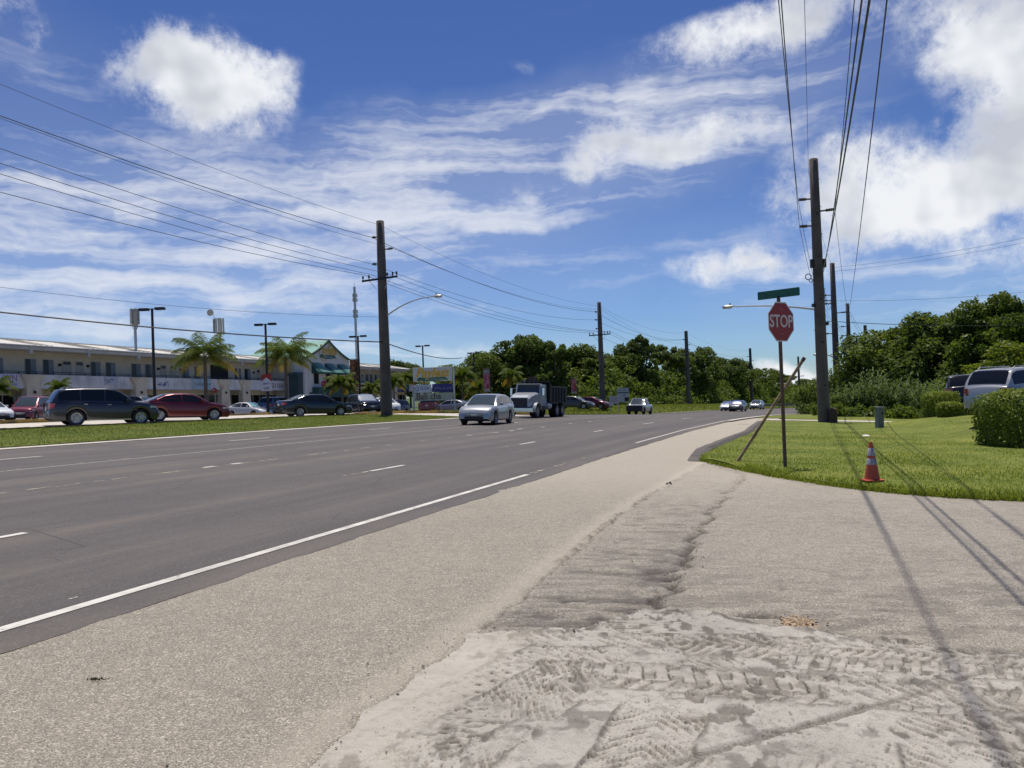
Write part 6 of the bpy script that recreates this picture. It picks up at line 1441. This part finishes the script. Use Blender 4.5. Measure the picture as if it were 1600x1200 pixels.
# ------------------------------------------------------------------ foliage
def leaf_cloud(C, Rr, n, size, aspect=.6, up=.35, shell=.55, seed=0):
    """n leaf quads spread over ellipsoid clumps C (k,3) with radii Rr (k,3)"""
    r = np.random.default_rng(seed); C = np.asarray(C); Rr = np.asarray(Rr)
    wgt = (Rr.prod(1))**(2/3); idx = r.choice(len(C), n, p=wgt/wgt.sum())
    d = r.normal(size=(n, 3)); d /= np.linalg.norm(d, axis=1)[:, None]; rad = shell + (1-shell)*r.random(n)**.6; rad *= r.uniform(.82, 1.16, n) + .3*(r.random(n) > .93)*r.random(n)
    P_ = C[idx] + d*Rr[idx]*rad[:, None]
    nn = d*.5 + r.normal(size=(n, 3))*.55 + np.array([0, 0, up]); nn /= np.linalg.norm(nn, axis=1)[:, None]
    a = np.cross(nn, r.normal(size=(n, 3))); a /= np.linalg.norm(a, axis=1)[:, None]; b = np.cross(nn, a)
    s_ = size*r.uniform(.6, 1.35, n)[:, None]
    V = np.stack([P_ - a*s_, P_ - b*s_*aspect*.9 + a*s_*.05, P_ + a*s_, P_ + b*s_*aspect*.9 - a*s_*.05], 1)
    V[:, 2] -= nn*s_*.15
    ct = r.random(len(C)); tint = np.clip(ct[idx]*.8 + r.random(n)*.4 - .08, 0, 1)
    return V.reshape(-1, 3), np.arange(4*n).reshape(-1, 4), np.repeat(tint, 4)
M_leaf = leafmat('foliage_dark', (.048, .082, .020), (.155, .19, .048), .42, .5); M_leaf2 = leafmat('foliage_mid', (.05, .085, .018), (.17, .21, .045), .42, .42); M_leafy = leafmat('foliage_bright', (.06, .11, .015), (.24, .27, .045), .36, .42, back=None)
M_bark = plain('bark_grey', (.13, .105, .08), .95, .3, 6, bump=.5); M_cane = leafmat('cane_leaf', (.045, .08, .02), (.16, .21, .08), .35, .6); M_palm = leafmat('palm_leaf', (.03, .06, .010), (.14, .17, .03), .4, .6); M_palmy = leafmat('palm_leaf_dry', (.16, .12, .02), (.34, .24, .05), .35, .5)
# crown prototypes: unit crown about 1 wide, 1 high, clumped with gaps
PROTO = []
for k in range(6):
    r = np.random.default_rng(100+k); nc = [60, 46, 70, 34, 56, 50][k]
    C = []; Rd = []
    for i in range(nc):
        a = r.uniform(0, 2*PI); h = r.random()**.8; w = (.49*math.sqrt(max(0, 1-(2*h-.70)**2*.60)))*(r.random()**.45)*r.uniform(.85, 1.15)
        C.append((w*math.cos(a), w*math.sin(a), .22 + h*.72)); q = (.05 + .10*r.random()**1.7) if k != 3 else r.uniform(.045, .10); Rd.append((q, q, q*r.uniform(.55, .85)))
    V, Fq, T_ = leaf_cloud(C, Rd, 10500, .019, .62, seed=200+k)
    mb = MB(); mb.tube([(0, 0, -.05), (.01, .01, .2), (-.01, .02, .45), (.02, 0, .62)], [.035, .028, .02, .01], 7)
    for i in range(0, nc, 4):
        c = Vector(C[i]); mb.tube([(0, 0, .18 + .3*r.random()), Vector((c.x*.5, c.y*.5, c.z*.75 + .02)), c], [.016, .010, .004], 5)
    PROTO.append((V, Fq, T_, mb, C))
_tm = {}
def tree(px, y, topy, width, label, k=0, mat=None, group=None, x=None, name='broadleaf_tree', zb=0, base=None):
    x = bx(px, y) if x is None else x; z0 = g(x, y) + zb if base is None else base; H_ = hpx(y, topy, x=x) - z0
    mat = mat or M_leaf; key = (k, mat.name)
    if key not in _tm:
        V, Fq, T_, mb, C = PROTO[k]; o = npmesh('crown', V, Fq, mat, attr={'tint': T_}); t_ = mb.build('trunk', M_bark, smooth=True); _tm[key] = (o.data, t_.data)
        bpy.data.objects.remove(o); bpy.data.objects.remove(t_)
    r = empty(name, (x, y, z0), label, 'tree', group, rz=random.uniform(0, 6.28)); r.scale = (width, width, H_)
    for nm, me in zip(('crown', 'trunk'), _tm[key]): o = bpy.data.objects.new(nm, me); link(o, r)
    return r
def mass(name, line, n, size, label, mat, depth=7, seed=0, cat='woodland', wob=.28, clump=1.6, gapless=True):
    """line: (px, y, topy). A belt of clumps standing behind that line."""
    r = np.random.default_rng(seed); C = []; Rd = []; L = []
    for (a, b) in zip(line[:-1], line[1:]):
        xa = bx(a[0], a[1]); xb = bx(b[0], b[1]); ln = math.hypot(xb-xa, b[1]-a[1]); m = int(ln/clump*2.6)
        for i in range(m):
            f = (i + r.random())/m; yq = a[1]+(b[1]-a[1])*f; xq = xa+(xb-xa)*f; tp = a[2]+(b[2]-a[2])*f; z0 = g(xq, yq); H_ = hpx(yq, tp, x=xq) - z0
            for d_ in range(3):
                dd = depth*d_/3*r.uniform(.7, 1.3); hh = H_*(.45 + .22*d_)*r.uniform(1-wob, 1+wob*.55); dx, dy = -dd*(a[1]*0+.2), dd
                for j in range(max(1, int(hh/clump*1.1))):
                    z = z0 + hh*(j+.6)/max(1, int(hh/clump*1.1)) ; q = clump*r.uniform(.45, .85)
                    C.append((xq+dx+r.normal()*.8, yq+dy+r.normal()*.8 + (z-z0)*.12, z - q*.4)); Rd.append((q, q, q*.75))
    V, Fq, T_ = leaf_cloud(C, Rd, n, size, .65, seed=seed+1)
    return tag(npmesh(name, V, Fq, mat, attr={'tint': T_}), label, cat, kind='stuff')
LW = [(692, 172, 588), (730, 158, 574), (760, 150, 562), (800, 142, 556), (850, 136, 560), (900, 134, 560), (950, 136, 562), (1000, 146, 566), (1050, 162, 568), (1100, 176, 574), (1150, 205, 584), (1200, 230, 592), (1250, 290, 598), (1300, 320, 602), (1360, 340, 604)]
mass('woodland', LW, 150000, .26, 'dense green woodland belt behind the far verge and guard rail', M_leaf2, seed=3, clump=2.2)
TG = 'taller trees standing out of the woodland belt'
for i, (px, y, tp, w_, k, mt, lab) in enumerate((
    (722, 165, 570, 13, 2, M_leaf, 'low dark tree at the left end of the woods, right of the shop sign'),
    (752, 158, 552, 13, 0, M_leaf, 'dark tree directly behind the most distant lamp post'),
    (783, 150, 545, 13, 4, M_leaf, 'dark round tree above the silver crossover'),
    (818, 145, 522, 12, 1, M_leaf, 'tallest dark crown of the woods, above the dump truck hood'),
    (846, 146, 536, 11, 5, M_leaf, 'dark tree above the back of the dump truck cab'),
    (870, 140, 530, 8, 3, M_leaf, 'slender sparse tree poking up above the dump truck body'),
    (898, 150, 540, 13, 2, M_leaf, 'broad dark tree just left of the second far pole'),
    (928, 148, 550, 11, 0, M_leaf, 'low dark tree directly behind the second far pole'),
    (965, 156, 547, 11, 4, M_leaf, 'dark tree above the white notice boards'),
    (988, 157, 532, 9, 1, M_leaf, 'dark tree forking above the oncoming light pickup'),
    (1003, 155, 521, 6.5, 3, M_leaf, 'sparse leafy spire right above the oncoming light pickup'),
    (1040, 172, 536, 9, 3, M_leaf, 'open branched tree left of the third far pole'),
    (1066, 180, 545, 11, 5, M_leaf, 'dark tree behind the third far pole'),
    (1098, 184, 541, 10, 1, M_leaf, 'ragged dark tree right of the third far pole'),
    (1135, 210, 558, 13, 2, M_leaf, 'olive green spreading tree above the two glinting cars'),
    (1160, 223, 566, 11, 0, M_leaf, 'dark tree just left of the fourth far pole'),
    (1192, 243, 572, 12, 4, M_leaf, 'rounded dark tree just right of the fourth far pole'),
    (1225, 300, 584, 14, 5, M_leaf, 'low tree between the stop sign post and the leaning timber'),
    (1262, 320, 592, 15, 2, M_leaf, 'farthest low tree just left of the nearest right-hand pole'))):
    tree(px, y, tp, w_*1.15, lab, k, mt, TG)
# right side
RWL = [(1300, 92, 594), (1325, 82, 580), (1350, 76, 578), (1385, 70, 555), (1420, 66, 530), (1460, 62, 525), (1500, 60, 520), (1540, 58, 512), (1580, 57, 500), (1640, 57, 495), (1720, 57, 480), (1800, 58, 480)]
mass('thicket', RWL, 110000, .14, 'dense dark thicket behind the lawn on the right', M_leaf, seed=9, clump=1.5, depth=6)
RG = 'big dark trees behind the lawn on the right'
for px, y, tp, w_, k, mt, lab in ((1338, 84, 576, 6, 2, M_leaf, 'lowest dark tree at the left end of the right-hand trees'), (1378, 76, 541, 6, 0, M_leaf, 'dark tree sloping up beneath the fourth right-hand pole'), (1405, 70, 503, 8, 4, M_leaf, 'dark dome shaped tree above the utility pedestal'), (1448, 67, 492, 8, 2, M_leaf, 'dark tree in the middle of the right-hand group'), (1497, 66, 488, 8.5, 0, M_leaf, 'dark tree above the black SUV'),
    (1537, 64, 478, 7, 5, M_leaf, 'dark tree between the black SUV and the silver SUV, above both'), (1567, 62, 457, 7, 1, M_leaf2, 'tallest tree at the far right with a ragged lighter crown'), (1605, 62, 462, 8, 4, M_leaf2, 'tall tree cut by the right edge of the photo'), (1665, 62, 470, 9, 2, M_leaf2, None), (1590, 50, 535, 5.5, 2, M_leafy, 'smaller bright green tree just above the silver SUV roof')):
    tree(px, y, tp, w_*1.15, lab or 'tree standing beyond the right edge of the photo', k, mt, RG)
# cane grass and scrub in front of the right trees
def cane(name, n, line, h0, h1, label, mat):
    r = np.random.default_rng(5); V = []; T_ = []
    for i in range(n):
        f = r.random()*(len(line)-1); k = int(f); f -= k; a, b = line[k], line[k+1]; px = a[0]+(b[0]-a[0])*f; y = a[1]+(b[1]-a[1])*f + abs(r.normal())*2.2; x = (px-800)/F*y; hh = (a[2]+(b[2]-a[2])*f)*r.uniform(.25, 1.15)*(.7+.5*float(vnoise(np.array(px*.06), np.array(1.), 4)))
        z0 = float(gz(x, y)); ti = r.random()**1.6; lean = r.normal(size=2)*.16
        for j in range(9):
            z = z0 + hh*(.15 + .85*j/9); c = np.array([x + lean[0]*hh*(j/9), y + lean[1]*hh*(j/9), z]); a_ = r.uniform(0, 2*PI); L = r.uniform(.30, .62); d = np.array([math.cos(a_), math.sin(a_), 0]); w_ = np.array([-d[1], d[0], 0])*.035
            m_ = c + d*L*.5 + np.array([0, 0, L*.38]); e = c + d*L + np.array([0, 0, L*r.uniform(-.1, .45)]); V += [c-w_*.5, c+w_*.5, m_+w_, m_-w_]; V += [m_-w_, m_+w_, e, e]; T_ += [ti]*8
    V = np.array(V); return tag(npmesh(name, V, np.arange(len(V)).reshape(-1, 4), mat, attr={'tint': T_}), label, 'scrub', kind='stuff')
SL = [(1300, 62, 2.3), (1330, 60, 2.6), (1360, 58, 2.9), (1390, 56, 2.8), (1420, 54, 2.4), (1450, 51, 2.2), (1475, 48, 2.0)]
cane('cane_grass', 900, SL, 1, 2, 'tall pale green cane grass and scrub between the lawn and the dark trees', M_cane)
mass('scrub', [(a, b+.5, 616 - F*(c*.62-1.55)/b) for a, b, c in SL], 16000, .13, 'low green scrub at the foot of the cane grass', M_leaf2, seed=15, clump=.8, depth=2.5, cat='scrub')
# far right verge woods past the near pole
mass('roadside_thicket', [(1292, 118, 604), (1300, 104, 600), (1306, 98, 596)], 6000, .22, 'dark thicket glimpsed between the nearest and second right-hand poles', M_leaf, seed=19, clump=1.6, depth=5)
# ------------------------------------------------------------------ clipped hedges
def hedge(px0, px1, y, topy, boty, depth, n, size, label, mat, seed, zoff=0):
    xc = bx((px0+px1)/2, y, zoff); z0 = g(xc, y) + zoff; w_ = (px1-px0)/F*y; H_ = hpx(y, topy, x=xc) - z0; r = np.random.default_rng(seed)
    root = empty('clipped_hedge' if size < .06 or True else 'bush', (xc, y, z0 - .03), label, 'hedge')
    nn = n; P_ = []; N_ = []
    while len(P_) < nn:
        p = np.array([r.uniform(-1, 1), r.uniform(-1, 1), r.uniform(0, 1)]); e = max(abs(p[0]), abs(p[1]), abs(2*p[2]-1)*.97)
        q = (abs(p[0])**3.2 + abs(p[1])**3.2 + max(0, 2*p[2]-1)**3.6)**(1/3.3) + .07*math.sin(p[0]*7+seed)*math.cos(p[2]*6) + .05*math.sin(p[0]*19+p[1]*5+seed) 
        if q > 1.03 or q < .74: continue
        P_.append(p); N_.append(np.array([p[0]**3, p[1]**3, max(0, 2*p[2]-1)**3]))
    P_ = np.array(P_)*np.array([w_/2, depth/2, H_]); P_[:, 0] *= (.82 + .18*np.clip(P_[:, 2]/H_*1.6, 0, 1)); P_ += np.random.default_rng(seed+5).normal(size=P_.shape)*.025
    N_ = np.array(N_) + r.normal(size=P_.shape)*.5 + np.array([0, 0, .25]); N_ /= np.linalg.norm(N_, axis=1)[:, None]
    a = np.cross(N_, r.normal(size=P_.shape)); a /= np.linalg.norm(a, axis=1)[:, None]; b = np.cross(N_, a); s_ = size*r.uniform(.6, 1.4, len(P_))[:, None]
    V = np.stack([P_-a*s_, P_-b*s_*.6, P_+a*s_, P_+b*s_*.6], 1).reshape(-1, 3)
    T_ = np.repeat(np.clip(.55*fbm(P_[:, 0]*2.5+9, P_[:, 2]*2.5+P_[:, 1], seed, 3) + .5*r.random(len(P_)) + .25*(P_[:, 2]/H_ > .9), 0, 1), 4)
    npmesh('leaves', V, np.arange(len(V)).reshape(-1, 4), mat, root, attr={'tint': T_})
    mb = MB()
    for k in range(9):
        x = r.uniform(-w_*.3, w_*.3); yy = r.uniform(-depth*.3, depth*.3); mb.tube([(x*.6, yy*.6, 0), (x, yy, H_*.5), (x*1.25, yy*1.2, H_*.85)], [.03, .02, .008], 5)
    mb.build('stems', M_bark, root); return root
hedge(1531, 1690, 24.6, 606, 690, 2.0, 17000, .042, 'large clipped hedge in front of the silver SUV at the right edge', M_leafy, 31)
hedge(1445, 1497, 37, 610, 656, 1.4, 8000, .036, 'small boxy clipped hedge beside the black SUV', M_leafy, 37)
hedge(1468, 1503, 35.3, 627, 658, 1.0, 4200, .036, 'low round shrub growing against the small boxy hedge', M_leafy, 41)
# ------------------------------------------------------------------ palms
def palm_mesh(seed, nf=18, L=2.6, droop=1.0, leafw=.05, nleaf=34):
    r = np.random.default_rng(seed); V = []; T_ = []; V2 = []; T2 = []
    for i in range(nf):
        a = 2*PI*i*.382*1.0 + r.uniform(-.2, .2); el0 = math.radians(82 - 92*(i/nf)**.9); d = np.array([math.cos(a), math.sin(a), 0.]); p = np.array([0, 0, 0.]); pts = [p.copy()]; e = el0; Lf = L*r.uniform(.85, 1.1); N = 12
        for j in range(N):
            p = p + (d*math.cos(e) + np.array([0, 0, math.sin(e)]))*Lf/N; e -= droop*(.10 + .05*j/N*2)*(1.1 if el0 > .3 else .8); pts.append(p.copy())
        pts = np.array(pts); side = np.array([-d[1], d[0], 0]); dry = i > nf*.84; vv, tt = (V2, T2) if dry else (V, T_); ti = r.random()
        for j in range(N): vv += [pts[j]-side*.02, pts[j]+side*.02, pts[j+1]+side*.015, pts[j+1]-side*.015]; tt += [.9]*4
        for j in range(nleaf):
            f = .12 + .88*(j+.5)/nleaf; x_ = f*N; k = min(N-1, int(x_)); q = pts[k]*(1-(x_-k)) + pts[k+1]*(x_-k); tg = pts[k+1]-pts[k]; tg = tg/np.linalg.norm(tg)
            ll_ = .75*L/2.6*math.sin(PI*min(1, .18+f*.80))**.7*r.uniform(.8, 1.15)
            for s_ in (-1, 1):
                dr = side*s_*.72 + tg*.55 + np.array([0, 0, -.38 - .4*r.random()]); dr = dr/np.linalg.norm(dr); w_ = tg*leafw*.5; m_ = q + dr*ll_*.5; en = q + dr*ll_ + np.array([0, 0, -.14*ll_])
                vv += [q-w_*.6, q+w_*.6, m_+w_, m_-w_, m_-w_, m_+w_, en+w_*.1, en-w_*.1]; tt += [min(1, max(0, ti*.6 + r.random()*.4))]*8
    return (np.array(V), T_), (np.array(V2), T2)
def palm(px, y, basey, crowny, label, L=2.6, nf=18, seed=1, trunk_r=.17, lean=.0, leafw=.07, droop=1.0, name='coconut_palm', group='palm trees along the parking lot', z_off=0):
    x = bx(px, y); z0 = g(x, y) + z_off; H_ = hpx(y, crowny, x=x) - z0; r = empty(name, (x, y, z0), label, 'palm tree', group)
    if H_ > .6:
        mb = MB(); mb.tube([(lean*f**2 - lean, 0, H_*f) for f in (0, .1, .3, .5, .7, .85, 1)], [trunk_r*1.5, trunk_r*1.1, trunk_r, trunk_r*.9, trunk_r*.85, trunk_r*.8, trunk_r*.9], 10); mb.build('trunk', plain('palm_trunk', (.16, .125, .095), .95, .3, 5, bump=.6), r, smooth=True)
    (V, T_), (V2, T2) = palm_mesh(seed, nf, L, droop, leafw)
    for nm, v, t_, m_ in (('fronds', V, T_, M_palm), ('dry_fronds', V2, T2, M_palmy)):
        if len(v): v = v + np.array([0, 0, H_]); npmesh(nm, v, np.arange(len(v)).reshape(-1, 4), m_, r, attr={'tint': t_})
    return r
palm(323, 73, 632, 556, 'tall coconut palm with drooping yellow lower fronds, left of the pair', L=3.3, nf=30, seed=3, leafw=.06, droop=.8)
palm(449, 84, 632, 557, 'coconut palm beside the lamp post, right of the pair', L=3.4, nf=32, seed=8, leafw=.065, droop=.85)
palm(94, 70, 0, 605, 'short bright palm crown peeking over the slate SUV', L=1.3, nf=16, seed=5, trunk_r=.1, leafw=.06, name='young_palm')
palm(-4, 68, 0, 606, 'young palm cut off by the left edge of the photo', L=1.8, nf=16, seed=6, trunk_r=.1, leafw=.07, name='young_palm')
palm(536, 88, 0, 600, 'bushy young palm left of the brown banner', L=2.3, nf=22, seed=9, trunk_r=.12, leafw=.11, name='young_palm')
palm(582, 96, 0, 608, 'young palm just left of the big lamp pole', L=1.9, nf=18, seed=12, trunk_r=.1, leafw=.10, name='young_palm')
palm(617, 100, 0, 598, 'young palm just right of the big lamp pole', L=2.0, nf=18, seed=14, trunk_r=.1, leafw=.10, name='young_palm')
palm(634, 112, 0, 592, 'palm crown touching the left edge of the shop sign', L=2.4, nf=18, seed=15, trunk_r=.1, leafw=.12, name='young_palm')
palm(724, 112, 0, 588, 'pale palm just right of the shop sign', L=2.6, nf=18, seed=17, trunk_r=.12, leafw=.12, name='young_palm')
palm(748, 118, 0, 606, 'low palm under the pink banner', L=2.6, nf=18, seed=21, trunk_r=.12, leafw=.12, name='young_palm')
palm(800, 112, 0, 588, 'yellowish palm just behind the dump truck cab', L=2.4, nf=16, seed=23, trunk_r=.12, leafw=.12, name='young_palm')
tree(620, 205, 562, 10, 'dark treetop above the mall roof right of the big lamp pole', 2, M_leaf, 'treetops behind the mall roof'); tree(642, 210, 568, 9, 'low treetop above the mall roof just left of the shop sign', 0, M_leaf, 'treetops behind the mall roof')
